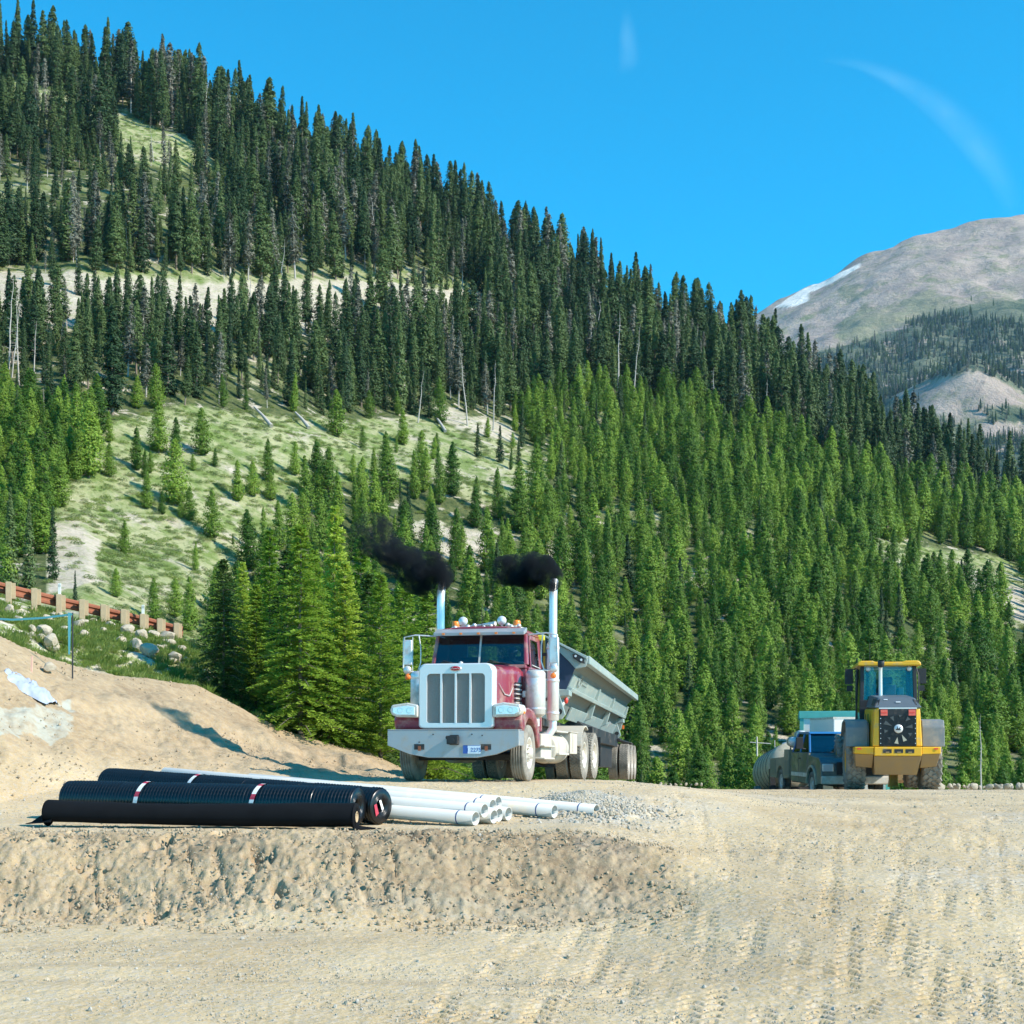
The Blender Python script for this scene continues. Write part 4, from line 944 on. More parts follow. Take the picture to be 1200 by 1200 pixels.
def tyre_mesh(R, W, rim, tread, seed=0):
    """tyre around the x axis; tread: 'rib', 'lug', 'chunk'"""
    v = MB(); h = W / 2
    prof = [(rim, -h * .78), (rim + .02, -h * .92), (rim + (R - rim) * .45, -h * 1.02), (R * .965, -h * .90), (R * .992, -h * .74)]
    if tread == 'rib':
        for c in (-.5, -.17, .17, .5): prof += [(R, h * (c - .13)), (R - .018, h * (c - .10)), (R - .018, h * (c - .03)), (R, h * c)]
    else: prof += [(R * .975, -h * .6), (R * .975, h * .6)]
    prof += [(R * .992, h * .74), (R * .965, h * .90), (rim + (R - rim) * .45, h * 1.02), (rim + .02, h * .92), (rim, h * .78)]
    v.lathe(prof, (0, 0, 0), (1, 0, 0), 48)
    if tread != 'rib':
        if tread == 'lug': rows, n, lw, ll, lh = 6, 46, W / 7.6, 2 * math.pi * R / 46 * .66, .02
        else: rows, n, lw, ll, lh = 4, 22, W / 4.5, 2 * math.pi * R / 22 * .74, .055
        for j in range(rows):
            xx = (-1 + (2 * j + 1) / rows) * h * .92
            for i in range(n):
                a = 2 * math.pi * (i + (j % 2) * .5) / n; rr_ = R * .985 - (0 if abs(xx) < h * .8 else .02)
                c = (xx, math.cos(a) * rr_, math.sin(a) * rr_)
                skew = .5 * (1 if xx > 0 else -1) if tread == 'chunk' else .35 * (1 if j % 2 else -1)
                x_, y_, z_ = lw / 2, ll / 2, lh / 2; M_ = Matrix.Rotation(a - math.pi / 2, 3, 'X') @ Matrix.Rotation(skew, 3, 'Z')
                tp = .8
                V = [M_ @ Vector(p) + Vector(c) for p in [(-x_, -y_, -z_), (x_, -y_, -z_), (x_, y_, -z_), (-x_, y_, -z_), (-x_ * tp, -y_ * tp, z_), (x_ * tp, -y_ * tp, z_), (x_ * tp, y_ * tp, z_), (-x_ * tp, y_ * tp, z_)]]
                v.hexa(V)
    return v
def add_wheel(parent, c, side, R=.53, W=.28, rim=.29, tread='rib', rm=None, tm=None, dish='front', steer=0):
    rm = rm or M_alu; tm = tm or M_rub2; v = MB(); s = side; h = W / 2
    if dish == 'front':   # convex hub with hand holes
        prof = [(rim, -h * .8), (rim + .012, h * .86), (rim - .025, h * .88), (rim - .05, h * .35), (rim * .62, h * .30), (rim * .55, h * .75), (.11, h * .85), (.10, h * 1.25), (.0, h * 1.3)]
    else:
        prof = [(rim, -h * .8), (rim + .012, h * .86), (rim - .025, h * .86), (rim - .045, -h * .2), (rim * .7, -h * .55), (.14, -h * .5), (.13, h * .35), (.10, h * .75), (.0, h * .8)]
    v.lathe([(r_, a * 1.0) for r_, a in prof], (0, 0, 0), (s, 0, 0), 28)
    nb = 10
    for i in range(nb):
        a = 2 * math.pi * i / nb; q = rim * .5; y0 = h * (.72 if dish == 'front' else -.1)
        v.cyl((s * y0, math.cos(a) * q, math.sin(a) * q), (s * (y0 + .05), math.cos(a) * q, math.sin(a) * q), .016, n=6)
        if dish == 'front': v.cyl((s * h * .32, math.cos(a + .3) * rim * .72, math.sin(a + .3) * rim * .72), (s * h * .36, math.cos(a + .3) * rim * .72, math.sin(a + .3) * rim * .72), .028, n=10, m=1)
    o = v.build('wheel', [rm, M_black], parent, loc=c); o.rotation_euler = (0, 0, steer)
    tyre_mesh(R, W, rim, tread).build('tyre', tm, o)
    return o
def person(loc, rz, shirt, label, cap=None, arms='wheel', scale=1.0):
    """seated figure, origin at the hips; faces -y"""
    J = {'pel': (0, 0, .05, .15), 'sp': (0, .02, .28, .145), 'ch': (0, .03, .45, .165), 'nk': (0, .01, .60, .06), 'hd0': (0, -.005, .68, .07), 'hd': (0, -.01, .76, .095), 'hd2': (0, 0, .85, .07),
         'shl': (-.18, .02, .52, .07), 'ell': (-.27, -.12, .30, .048), 'wrl': (-.16, -.38, .38, .032), 'hal': (-.13, -.46, .40, .035),
         'shr': (.18, .02, .52, .07), 'elr': (.27, -.12, .30, .048), 'wrr': (.16, -.38, .38, .032), 'har': (.13, -.46, .40, .035),
         'hil': (-.1, -.05, .03, .1), 'knl': (-.14, -.45, .10, .065), 'anl': (-.14, -.55, -.33, .042), 'tol': (-.14, -.70, -.37, .038),
         'hir': (.1, -.05, .03, .1), 'knr': (.14, -.45, .10, .065), 'anr': (.14, -.55, -.33, .042), 'tor': (.14, -.70, -.37, .038)}
    E = [('pel', 'sp'), ('sp', 'ch'), ('ch', 'nk'), ('nk', 'hd0'), ('hd0', 'hd'), ('hd', 'hd2'), ('ch', 'shl'), ('shl', 'ell'), ('ell', 'wrl'), ('wrl', 'hal'), ('ch', 'shr'), ('shr', 'elr'), ('elr', 'wrr'), ('wrr', 'har'),
         ('pel', 'hil'), ('hil', 'knl'), ('knl', 'anl'), ('anl', 'tol'), ('pel', 'hir'), ('hir', 'knr'), ('knr', 'anr'), ('anr', 'tor')]
    ks = list(J); me = bpy.data.meshes.new('person'); me.from_pydata([J[k][:3] for k in ks], [(ks.index(a), ks.index(b)) for a, b in E], [])
    o = link('person', me); o.location = loc; o.rotation_euler = (0, 0, rz); o.scale = (scale,) * 3
    sk = o.modifiers.new('skin', 'SKIN')
    for i, k in enumerate(ks): me.skin_vertices[0].data[i].radius = (J[k][3], J[k][3] * .85)
    me.skin_vertices[0].data[0].use_root = True
    ss = o.modifiers.new('sub', 'SUBSURF'); ss.levels = 2; ss.render_levels = 2
    # skin colour on head and hands, shirt and trousers by height: a material with an object-space split
    m = bpy.data.materials.new('person clothes and skin'); m.use_nodes = True; N, L = nodes(m); b = N['Principled BSDF']; b.inputs['Roughness'].default_value = .8
    tc = N.new('ShaderNodeTexCoord'); sp = N.new('ShaderNodeSeparateXYZ'); L.new(tc.outputs['Object'], sp.inputs[0])
    def gt(s_, t): x = N.new('ShaderNodeMath'); x.operation = 'GREATER_THAN'; L.new(s_, x.inputs[0]); x.inputs[1].default_value = t; return x.outputs[0]
    def mx(f, a, c): x = N.new('ShaderNodeMix'); x.data_type = 'RGBA'; L.new(f, x.inputs[0]); [L.new(q, x.inputs[i]) if not isinstance(q, tuple) else setattr(x.inputs[i], 'default_value', (*q, 1)) for i, q in ((6, a), (7, c))]; return x.outputs[2]
    c = mx(gt(sp.outputs[2], .14), (.05, .07, .13), shirt); c = mx(gt(sp.outputs[2], .60), c, (.45, .27, .19)); L.new(c, b.inputs['Base Color']); me.materials.append(m)
    tag(o, label, 'person')
    v = MB(); v.sph((0, .015, .80), .108, 14, sc=(1, 1.05, .85)); 
    if cap: v.box((0, -.11, .80), (.15, .12, .015))
    v.build('cap' if cap else 'hair', cap or M_hair, o)
    v = MB(); v.sph((-.035, -.098, .765), .012, 8); v.sph((.035, -.098, .765), .012, 8); v.build('eyes', M_dark, o)
    v = MB(); v.sph((0, -.115, .74), .016, 8, sc=(.8, 1, 1.3)); v.sph((-.098, 0, .75), .022, 8, sc=(.4, 1, 1.4)); v.sph((.098, 0, .75), .022, 8, sc=(.4, 1, 1.4)); v.build('nose_and_ears', M_skin, o)
    for sx in (-1, 1):   # hands: palm, four fingers curled over the wheel, thumb
        v = MB(); bx = sx * .13; v.box((bx, -.465, .405), (.075, .07, .03))
        for k in range(4):
            fx = bx + (-.027 + .018 * k); ln = (.9, 1, .95, .75)[k]
            v.tube([(fx, -.49, .41), (fx, -.49 - .035 * ln, .415), (fx, -.49 - .05 * ln, .39), (fx, -.485 - .035 * ln, .37)], [.009, .009, .008, .007], 6)
        v.tube([(bx - sx * .035, -.45, .40), (bx - sx * .055, -.48, .395), (bx - sx * .05, -.505, .385)], [.011, .01, .008], 6)
        v.build('hand', M_skin, o)
    return o

# ------------------------------------------------------------------ the red truck
TR = empty('haul_truck', (-1.07, 25.2, 1.585), (rad(-.9), 0, rad(-13)), 'dusty dark red long-nosed haul truck with tall twin exhaust stacks and a silver bumper', 'truck')
def truck():
    T = TR
    # frame
    v = MB()
    for s in (-1, 1): v.b2((s * .38 - .04, .35, .68), (s * .38 + .04, 8.9, .96))
    for y in (1.1, 3.0, 5.4, 6.6, 7.95, 8.8): v.b2((-.38, y - .06, .72), (.38, y + .06, .92))
    v.b2((-.33, .8, .45), (.33, 2.2, .75)); v.b2((-.3, 2.2, .62), (.3, 3.2, .9)); v.cyl((0, 3.2, .72), (0, 6.6, .62), .06)
    v.build('frame', M_black, T, .01)
    v = MB(); v.box((0, 1.1, .46), (1.9, .14, .13)); v.cyl((-.6, .95, .6), (.6, .95, .6), .04)
    v.build('front_axle', M_black, T, .02)
    for y in (6.6, 7.95):
        v = MB(); v.cyl((-.95, y, .53), (.95, y, .53), .09); v.sph((0, y, .53), .24, 16); v.build('rear_axle', M_black, T)
    # bumper, chamfered towards the ends, wrapped round
    v = MB(); pl = [(-1.22, .66), (-.80, .50), (-.45, .44), (.45, .44), (.80, .50), (1.22, .66), (1.22, .935), (-1.22, .935)]
    v.prism(pl, 0, .09); v.b2((-1.22, .085, .66), (-1.17, .42, .93)); v.b2((1.17, .085, .66), (1.22, .42, .93)); v.b2((-1.22, -.004, .935), (1.22, .3, .95))
    bu = v.build('bumper', M_silver, T, .012)
    for x in (-.62, .62):
        v = MB(); v.b2((x - .095, -.006, .585), (x + .095, .02, .685)); v.b2((x - .02, -.02, .565), (x + .03, -.008, .65), 1)
        v.build('tow_opening', [M_black, M_rust], bu)
    v = MB(); v.box((.03, -.08, .755), (.20, .14, .15)); v.cyl((-.09, -.05, .80), (-.02, -.09, .80), .035); v.cyl((.03, -.17, .74), (.03, -.14, .74), .05, n=14); v.b2((-.05, -.02, .67), (.12, -.004, .85))
    v.build('tow_hitch', M_black, bu, .01)
    v = MB(); v.b2((.20, -.012, .515), (.52, -.003, .665)); v.b2((.20, -.0135, .515), (.285, -.0125, .665), 1); v.b2((.205, -.0135, .655), (.515, -.0125, .663), 1)
    pt = v.build('licence_plate', [M_plate, M_plateb], bu)
    t = bpy.data.curves.new('plate characters', 'FONT'); t.body = '1 2275'; t.size = .10; t.extrude = .002; t.align_x = 'CENTER'; t.materials.append(M_plateb)
    o = bpy.data.objects.new('tmp', t); COL.objects.link(o); bpy.context.view_layer.update(); me = bpy.data.meshes.new_from_object(o.evaluated_get(bpy.context.evaluated_depsgraph_get())); bpy.data.objects.remove(o); o = link('plate_characters', me, pt); o.location = (.40, -.0145, .55); o.rotation_euler = (rad(90), 0, 0)
    v = MB()
    for x, z in ((-.36, .86), (.36, .86), (-.62, .72), (.55, .84)): v.cyl((x, -.012, z), (x, 0, z), .012, n=8)
    v.build('bolts', M_black, bu)
    # grille shell with the radiator opening
    v = MB(); W2, z0, z1, yf, yb = .70, .97, 2.14, .20, .46
    def rr_rect(w2, a, b, r, n=6):
        pts = []
        for cx, cz, a0 in ((w2 - r, a + r * .5, -90), (w2 - r, b - r, 0), (-w2 + r, b - r, 90), (-w2 + r, a + r * .5, 180)):
            for i in range(n + 1):
                an = rad(a0 + 90 * i / n); pts.append((cx + r * math.cos(an), cz + (r * .5 if cz < (a + b) / 2 else r) * math.sin(an)))
        return pts
    O = rr_rect(W2, z0, z1, .12); I = rr_rect(.545, 1.07, 1.965, .07); n = len(O)
    for k, (x, z) in enumerate(O):  # slightly arched crown
        if z > 1.9: O[k] = (x, z + .03 * (1 - (x / W2) ** 2))
    Om = [(x * .985, z * 1.0 - .008 * (1 if z > 1.5 else -1)) for x, z in O]
    V = [(x, yf + .03, z) for x, z in O] + [(x * .965, yf, z - .02 * (1 if z > 1.5 else -1)) for x, z in O] + [(x, yf, z) for x, z in I] + [(x, yf + .07, z) for x, z in I] + [(x, yb, z) for x, z in O]
    Fs = []
    for a, b in ((0, 1), (1, 2), (2, 3), (4, 0)):
        for i in range(n): j = (i + 1) % n; Fs.append((a * n + i, a * n + j, b * n + j, b * n + i))
    v.add(V, Fs, 0, False); gs = v.build('grille_shell', M_bright, T)
    v = MB(); v.b2((-.55, yf + .055, 1.06), (.55, yf + .075, 1.97))
    k = 0
    for i in range(44): z = 1.075 + i * .0205; v.b2((-.545, yf + .045, z), (.545, yf + .054, z + .008))
    v.build('grille_mesh', M_mesh, gs)
    for x in (-.272, 0, .272):
        v = MB(); v.b2((x - .017, yf - .004, 1.06), (x + .017, yf + .044, 1.975)); v.build('grille_bar', M_bright, gs)
    v = MB(); v.lathe([(0, .012), (.8, .012), (1, 0), (1, -.01)], (0, 0, 0), (0, -1, 0), 28); v.lathe([(.0, .016), (.78, .0145), (.8, .012)], (0, 0, 0), (0, -1, 0), 28, 1)
    for p in v.v: p.x *= .115; p.z *= .05
    em = v.build('oval_emblem', [M_chrome, mat('emblem red', (.35, .01, .02), .3)], gs, loc=(0, yf - .012, 2.055))
    v = MB(); v.tube([(-.075, -.02, -.008), (-.05, -.02, .018), (-.04, -.02, -.012), (0, -.02, -.004), (.03, -.02, -.01), (.05, -.02, .014), (.06, -.02, -.01), (.08, -.02, -.004)], .004, 6); v.build('emblem_script', M_bright, em)
    # hood
    def sec(y, w, zt, zb, r):
        pts = [(w, zb), (w, zt - r)]
        for i in range(1, 6): an = rad(90 * i / 5); pts.append((w - r + r * math.cos(an), zt - r + r * math.sin(an)))
        pts.append((0, zt + .02)); pts2 = [(-x, z) for x, z in reversed(pts[:-1])]
        return [(x, y, z) for x, z in pts + pts2]
    S = [sec(.44, .675, 2.10, 1.0, .13), sec(.9, .71, 2.13, 1.0, .14), sec(1.4, .78, 2.17, 1.0, .16), sec(1.95, .88, 2.21, 1.0, .18)]
    v = MB(); n = len(S[0]); v.add([p for s_ in S for p in s_], [(a * n + i, a * n + i + 1, (a + 1) * n + i + 1, (a + 1) * n + i) for a in range(3) for i in range(n - 1)], 0, True)
    hd = v.build('hood', M_red, T)
    v = MB()
    for i in range(6):
        z = 1.40 + i * .085; v.box((.835, 1.60, z), (.05, .30, .03), rot=(0, 0, -.155)); v.box((.842, 1.60, z + .035), (.03, .30, .02), rot=(0, 0, -.155), m=1)
    v.build('side_vent', [M_chrome, M_black], hd, .004)
    v = MB(); v.tube([(.71, .6, 1.80), (.73, .95, 1.62), (.765, 1.2, 1.60), (.79, 1.42, 1.78)], [.004, .014, .016, .003], 6); v.build('hood_emblem', M_chrome, hd)
    v = MB(); v.tube([(-.02, .62, 2.14), (-.03, .55, 2.19), (.03, .55, 2.19), (.02, .62, 2.14)], .012, 6); v.sph((0, .55, 2.18), .03, 8); v.build('hood_ornament', M_chrome, hd)
    # fenders
    for s in (-1, 1):
        pl = [(.34, .97), (.30, 1.12), (.36, 1.25), (.6, 1.34), (1.0, 1.37), (1.4, 1.33), (1.72, 1.18), (1.9, .95), (1.98, .70)]
        arc = [(1.1 + .66 * math.cos(rad(a)), .53 + .64 * math.sin(rad(a))) for a in range(12, 150, 10)]
        v = MB(); v.prism(pl + [(1.90, .62)] + arc[1:] + [(.46, .92)], s * .66, s * 1.20, axis=0)
        v.prism([(.335, .97), (.33, 1.15), (.42, 1.15), (.42, .97)], s * .68, s * 1.19, axis=0)
        v.build('fender', M_red, T, .045, seg=3)
        v = MB(); pod = [(s * .70, 1.17), (s * 1.10, 1.18), (s * 1.20, 1.22), (s * 1.235, 1.30), (s * 1.20, 1.40), (s * .90, 1.44), (s * .70, 1.40)]
        v.prism(pod, .16, .58); hl = v.build('headlight', M_alu, T, .03, seg=3)
        v = MB(); v.prism([(s * .76, 1.215), (s * 1.10, 1.22), (s * 1.18, 1.26), (s * 1.17, 1.35), (s * .90, 1.39), (s * .76, 1.365)], .148, .17); v.build('lens', M_lens, hl, .008)
        v = MB()
        for cx in (.86, 1.03): v.lathe([(.055, .0), (.05, -.004), (.02, .008), (0, .008)], (s * cx, .150, 1.30), (0, 1, 0), 16)
        v.build('lamp_reflector', M_chrome, hl)
        v = MB(); v.box((s * 1.215, .45, 1.27), (.02, .12, .06)); v.build('turn_lamp', M_amber, hl, .006)
    # cab shell
    v = MB()
    v.prism([(-.97, .98), (.97, .98), (.93, 2.16), (-.93, 2.16)], 1.90, 1.98)     # cowl
    v.hexa([(-.94, 1.85, 2.16), (.94, 1.85, 2.16), (.94, 1.99, 2.16), (-.94, 1.99, 2.16), (-.93, 1.87, 2.235), (.93, 1.87, 2.235), (.93, 1.99, 2.235), (-.93, 1.99, 2.235)])
    for s in (-1, 1):
        v.hexa([(s * .885, 1.88, 2.23), (s * .965, 1.90, 2.23), (s * .965, 2.0, 2.23), (s * .885, 1.98, 2.23), (s * .84, 2.06, 2.84), (s * .91, 2.07, 2.84), (s * .91, 2.17, 2.84), (s * .84, 2.16, 2.84)])
        v.b2((s * .92, 1.98, .98), (s * .975, 2.10, 2.2)); v.b2((s * .92, 2.98, .98), (s * .975, 3.2, 2.2)); v.hexa([(s * .905, 2.98, 2.2), (s * .965, 2.98, 2.2), (s * .965, 3.2, 2.2), (s * .905, 3.2, 2.2), (s * .86, 2.96, 2.84), (s * .92, 2.96, 2.84), (s * .92, 3.18, 2.84), (s * .86, 3.18, 2.84)])
    v.b2((-.92, 3.14, .98), (.92, 3.19, 2.25)); v.b2((-.9, 3.12, 2.25), (-.55, 3.17, 2.85)); v.b2((.55, 3.12, 2.25), (.9, 3.17, 2.85)); v.b2((-.55, 3.12, 2.70), (.55, 3.17, 2.85)); v.b2((-.93, 1.98, .98), (.93, 3.14, 1.04), 1)
    cb = v.build('cab', [M_red, M_black], T, .02)
    v = MB(); rf = [(-.92, 2.84), (-.90, 2.90), (-.78, 2.965), (-.4, 3.0), (.4, 3.0), (.78, 2.965), (.90, 2.90), (.92, 2.84)]
    v.prism(rf, 2.07, 3.2); v.build('roof', M_red, cb, .03)
    v = MB(); v.hexa([(-.90, 1.84, 2.80), (.90, 1.84, 2.80), (.90, 2.10, 2.87), (-.90, 2.10, 2.87), (-.90, 1.835, 2.865), (.90, 1.835, 2.865), (.90, 2.11, 2.965), (-.90, 2.11, 2.965)]); vs = v.build('sun_visor', M_silver, T, .01)
    v = MB()
    for x in (-.7, -.35, 0, .35, .7): v.box((x, 1.83, 2.84), (.05, .02, .035))
    v.build('visor_lamps', M_amber, vs)
    def pane(a, b, c_, d_, name, m=M_glass, th=.006):
        v = MB(); V, Fs = poly_plate([a, b, c_, d_], th); v.add(V, Fs); return v.build(name, m, T)
    pane((-.88, 1.905, 2.24), (-.02, 1.895, 2.24), (-.02, 2.085, 2.83), (-.84, 2.095, 2.83), 'windscreen'); pane((.02, 1.895, 2.24), (.88, 1.905, 2.24), (.84, 2.095, 2.83), (.02, 2.085, 2.83), 'windscreen')
    v = MB(); v.hexa([(-.018, 1.885, 2.23), (.018, 1.885, 2.23), (.018, 1.91, 2.23), (-.018, 1.91, 2.23), (-.018, 2.07, 2.85), (.018, 2.07, 2.85), (.018, 2.1, 2.85), (-.018, 2.1, 2.85)]); v.build('windscreen_divider', M_alu, T)
    for sx, x0 in ((-1, -.30), (1, .62)):
        v = MB(); v.tube([(x0, 1.86, 2.245), (x0 - .2, 1.885, 2.27), (x0 - .42, 1.89, 2.33)], .009, 6); v.tube([(x0 - .1, 1.875, 2.26), (x0 - .46, 1.89, 2.295)], .012, 6); v.build('wiper', M_black, T)
    for s in (-1, 1):   # doors
        v = MB(); v.hexa([(s * .955, 2.11, 1.0), (s * .985, 2.11, 1.0), (s * .985, 2.97, 1.0), (s * .955, 2.97, 1.0), (s * .945, 2.11, 2.2), (s * .975, 2.11, 2.2), (s * .975, 2.97, 2.2), (s * .945, 2.97, 2.2)])
        v.hexa([(s * .905, 2.20, 2.74), (s * .935, 2.20, 2.74), (s * .935, 2.95, 2.74), (s * .905, 2.95, 2.74), (s * .895, 2.20, 2.83), (s * .925, 2.20, 2.83), (s * .925, 2.95, 2.83), (s * .895, 2.95, 2.83)])
        v.hexa([(s * .945, 2.11, 2.2), (s * .975, 2.11, 2.2), (s * .975, 2.17, 2.2), (s * .945, 2.17, 2.2), (s * .90, 2.18, 2.78), (s * .93, 2.18, 2.78), (s * .93, 2.24, 2.78), (s * .90, 2.24, 2.78)])
        dr = v.build('door', M_red, T, .008)
        v = MB(); v.box((s * .995, 2.85, 1.75), (.03, .14, .035)); v.build('handle', M_chrome, dr, .008)
        v = MB(); V, Fs = poly_plate([(s * .955, 2.18, 2.2), (s * .955, 2.96, 2.2), (s * .912, 2.95, 2.76), (s * .912, 2.24, 2.76)], .006); v.add(V, Fs); v.build('side_window', M_glass, dr)
        v = MB(); v.tube([(s * .99, 2.15, 2.24), (s * .99, 2.9, 2.22)], .012, 6); v.build('window_rail', M_chrome, dr)
        # mirrors on tubular arms
        v = MB(); v.tube([(s * .92, 2.12, 2.82), (s * 1.30, 1.98, 2.84), (s * 1.52, 1.95, 2.80), (s * 1.54, 1.95, 2.2), (s * 1.48, 1.95, 2.12), (s * .98, 2.1, 2.14)], .016, 8); v.tube([(s * 1.24, 2.0, 2.84), (s * 1.20, 2.0, 2.6), (s * 1.20, 2.0, 2.3), (s * 1.26, 2.0, 2.13)], .013, 8)
        v.tube([(s * 1.36, 1.98, 2.82), (s * 1.36, 1.98, 2.14)], .01, 6)
        mr_ = v.build('mirror', M_chrome, T)
        v = MB(); v.box((s * 1.46, 1.97, 2.50), (.19, .06, .50)); v.build('mirror_housing', M_chrome, mr_, .025, seg=3)
        v = MB(); v.sph((s * 1.46, 1.96, 2.16), .085, 12, sc=(1, .6, 1)); v.build('convex_mirror', M_chrome, mr_)
        v = MB(); v.lathe([(.055, 0), (.055, .03), (.045, .05), (0, .055)], (s * 1.45, 1.97, 2.02), (0, -1, 0), 16); v.build('marker_lamp', M_orange, mr_)
        # air cleaner cans beside the cowl
        v = MB(); v.lathe([(.0, 1.22), (.12, 1.22), (.18, 1.27), (.19, 1.28), (.19, 1.95), (.185, 1.96), (.19, 1.97), (.19, 2.06), (.15, 2.11), (0, 2.13)], (s * 1.14, 1.78, 0), (0, 0, 1), 28)
        v.lathe([(.194, 1.36), (.197, 1.37), (.197, 1.39), (.194, 1.40)], (s * 1.14, 1.78, 0), (0, 0, 1), 28); v.b2((s * .9, 1.72, 1.6), (s * 1.0, 1.84, 1.72)); v.cyl((s * 1.14, 1.78, 1.05), (s * 1.14, 1.78, 1.23), .08)
        v.build('air_cleaner', M_chrome, T)
        # exhaust stacks
        x = s * 1.17
        v = MB(); tip = [(x, 3.30, 1.3), (x, 3.30, 3.60), (x, 3.305, 3.74), (x, 3.33, 3.86), (x, 3.38, 3.96), (x, 3.43, 4.02)]
        v.tube(tip, [.082] * 6, 20, caps=False); v.tube([(p[0], p[1], p[2]) for p in tip[1:]], [.074] * 5, 20, m=1, caps=False)
        st = v.build('exhaust_stack', [M_stack, M_black], T)
        v = MB(); v.lathe([(.10, 1.2), (.125, 1.22), (.125, 2.74), (.10, 2.78)], (x, 3.30, 0), (0, 0, 1), 28)
        for zc in (1.35, 2.0, 2.66): v.lathe([(.127, zc - .03), (.134, zc - .028), (.134, zc + .028), (.127, zc + .03)], (x, 3.30, 0), (0, 0, 1), 28)
        v.build('heat_shield', M_stack, st)
        v = MB(); v.tube([(x, 3.3, 1.22), (x, 3.3, 1.05), (x * .93, 3.26, .90), (x * .75, 3.15, .82), (x * .5, 3.05, .82)], .085, 14); v.build('elbow_pipe', M_stack, st)
        v = MB(); v.b2((s * .9, 3.25, 1.6), (s * 1.06, 3.33, 1.66)); v.b2((s * .9, 3.25, 2.5), (s * 1.06, 3.33, 2.56)); v.build('stack_bracket', M_black, T)
        # tanks and steps
        v = MB(); v.lathe([(0, 0), (.27, 0), (.31, .03), (.31, 1.35), (.27, 1.38), (0, 1.38)], (s * .93, 3.35, .66), (0, 1, 0), 28)
        for y in (3.6, 4.45): v.lathe([(.315, 0), (.32, .01), (.32, .06), (.315, .07)], (s * .93, y, .66), (0, 1, 0), 28)
        tk = v.build('fuel_tank', M_white, T)
        v = MB(); v.b2((s * 1.0, 3.4, .98), (s * 1.24, 4.6, 1.01)); v.b2((s * 1.2, 3.45, .52), (s * 1.28, 4.5, .56)); v.build('step', M_alu, tk, .006)
        v = MB(); v.b2((s * .62, 2.15, .42), (s * 1.18, 3.15, .92)); v.b2((s * 1.0, 2.1, .66), (s * 1.26, 3.1, .70)); v.b2((s * 1.0, 2.1, .42), (s * 1.26, 3.1, .46)); v.build('battery_box', M_white, T, .02)
        # quarter fenders over the drive axles
        for y0 in (6.6,):
            arc = [(y0 + .64 * math.cos(rad(a)), .53 + .66 * math.sin(rad(a))) for a in range(62, 172, 10)]; arc2 = [(y0 + .615 * math.cos(rad(a)), .53 + .635 * math.sin(rad(a))) for a in range(62, 172, 10)]
            v = MB(); v.prism(arc + arc2[::-1], s * .62, s * 1.26, axis=0); v.build('quarter_fender', M_white, T)
        v = MB(); v.b2((s * .66, 4.95, .55), (s * 1.22, 5.75, 1.0)); v.b2((s * .66, 4.9, 1.0), (s * 1.24, 5.8, 1.02)); v.b2((s * 1.215, 5.2, .6), (s * 1.235, 5.24, .98)); v.build('tool_box', M_white, T, .02)
        v = MB(); v.b2((s * .62, 8.72, .28), (s * 1.24, 8.735, .98)); v.build('mud_flap', M_black, T)
        add_wheel(T, (s * 1.05, 1.10, .53), s, tread='rib', dish='front', steer=rad(0))
        for y in (6.6, 7.95):
            add_wheel(T, (s * .79, y, .53), -s, tread='lug', dish='back'); add_wheel(T, (s * 1.11, y, .53), s, tread='lug', dish='back')
    # roof lamps
    for x in (-.62, .62):
        v = MB(); v.lathe([(.085, 0), (.085, .05), (.075, .055)], (x, 2.45, 2.98), (0, 0, 1), 18); v.lathe([(.075, .05), (.072, .13), (.06, .16), (0, .17)], (x, 2.45, 2.98), (0, 0, 1), 18, 1); v.build('beacon', [M_alu, M_amber], T)
    for x in (-.42, .36):
        v = MB(); v.lathe([(0, .0), (.085, .02), (.092, .035), (.092, .05), (.08, .09), (.03, .13), (0, .135)], (x, 2.22, 3.12), (0, 1, 0), 24); v.cyl((x, 2.28, 2.96), (x, 2.28, 3.06), .02); v.build('work_lamp', M_bright, T)
    for i, x in enumerate((-.55, -.30, -.16, .02, .17, .50, .58, .72)):
        v = MB(); v.lathe([(0, 0), (.035, .01), (.04, .03), (.03, .12), (.0, .14)], (x, 2.12 + .03 * (i % 2), 2.99 + .02 * (i % 3)), (0, 1, 0), 14); v.b2((x - .01, 2.18, 2.92), (x + .01, 2.2, 2.99)); v.build('roof_marker_lamp', M_chrome, T)
    v = MB(); v.tube([(-.6, 2.6, 3.03), (-.1, 2.35, 3.05), (.25, 2.2, 3.06)], [.03, .02, .045], 10); v.tube([(.75, 2.7, 2.99), (.45, 2.3, 3.03)], [.02, .045], 10); v.build('air_horn', M_chrome, T)
    v = MB(); v.cyl((-.05, 2.3, 2.98), (-.05, 2.32, 3.45), .006, n=6); v.build('antenna', M_black, T)
    v = MB(); v.box((.93, 3.28, 2.86), (.16, .12, .11)); v.build('rear_work_lamp', mat('yellow lamp housing', (.85, .75, .05), .4), T, .02)
    v = MB(); v.cyl((.98, 3.35, 1.9), (.98, 3.35, 2.8), .025); v.tube([(.85, 3.36, 1.2), (.9, 3.5, 1.6), (.88, 3.42, 2.2), (.84, 3.3, 2.6)], .02, 8); v.build('air_lines', mat('yellow hose', (.7, .45, .05), .5), T)
    # interior
    v = MB(); v.hexa([(-.86, 1.98, 1.9), (.86, 1.98, 1.9), (.86, 2.3, 1.9), (-.86, 2.3, 1.9), (-.86, 1.99, 2.26), (.86, 1.99, 2.26), (.86, 2.28, 2.28), (-.86, 2.28, 2.28)]); v.build('dashboard', M_dash, T, .02)
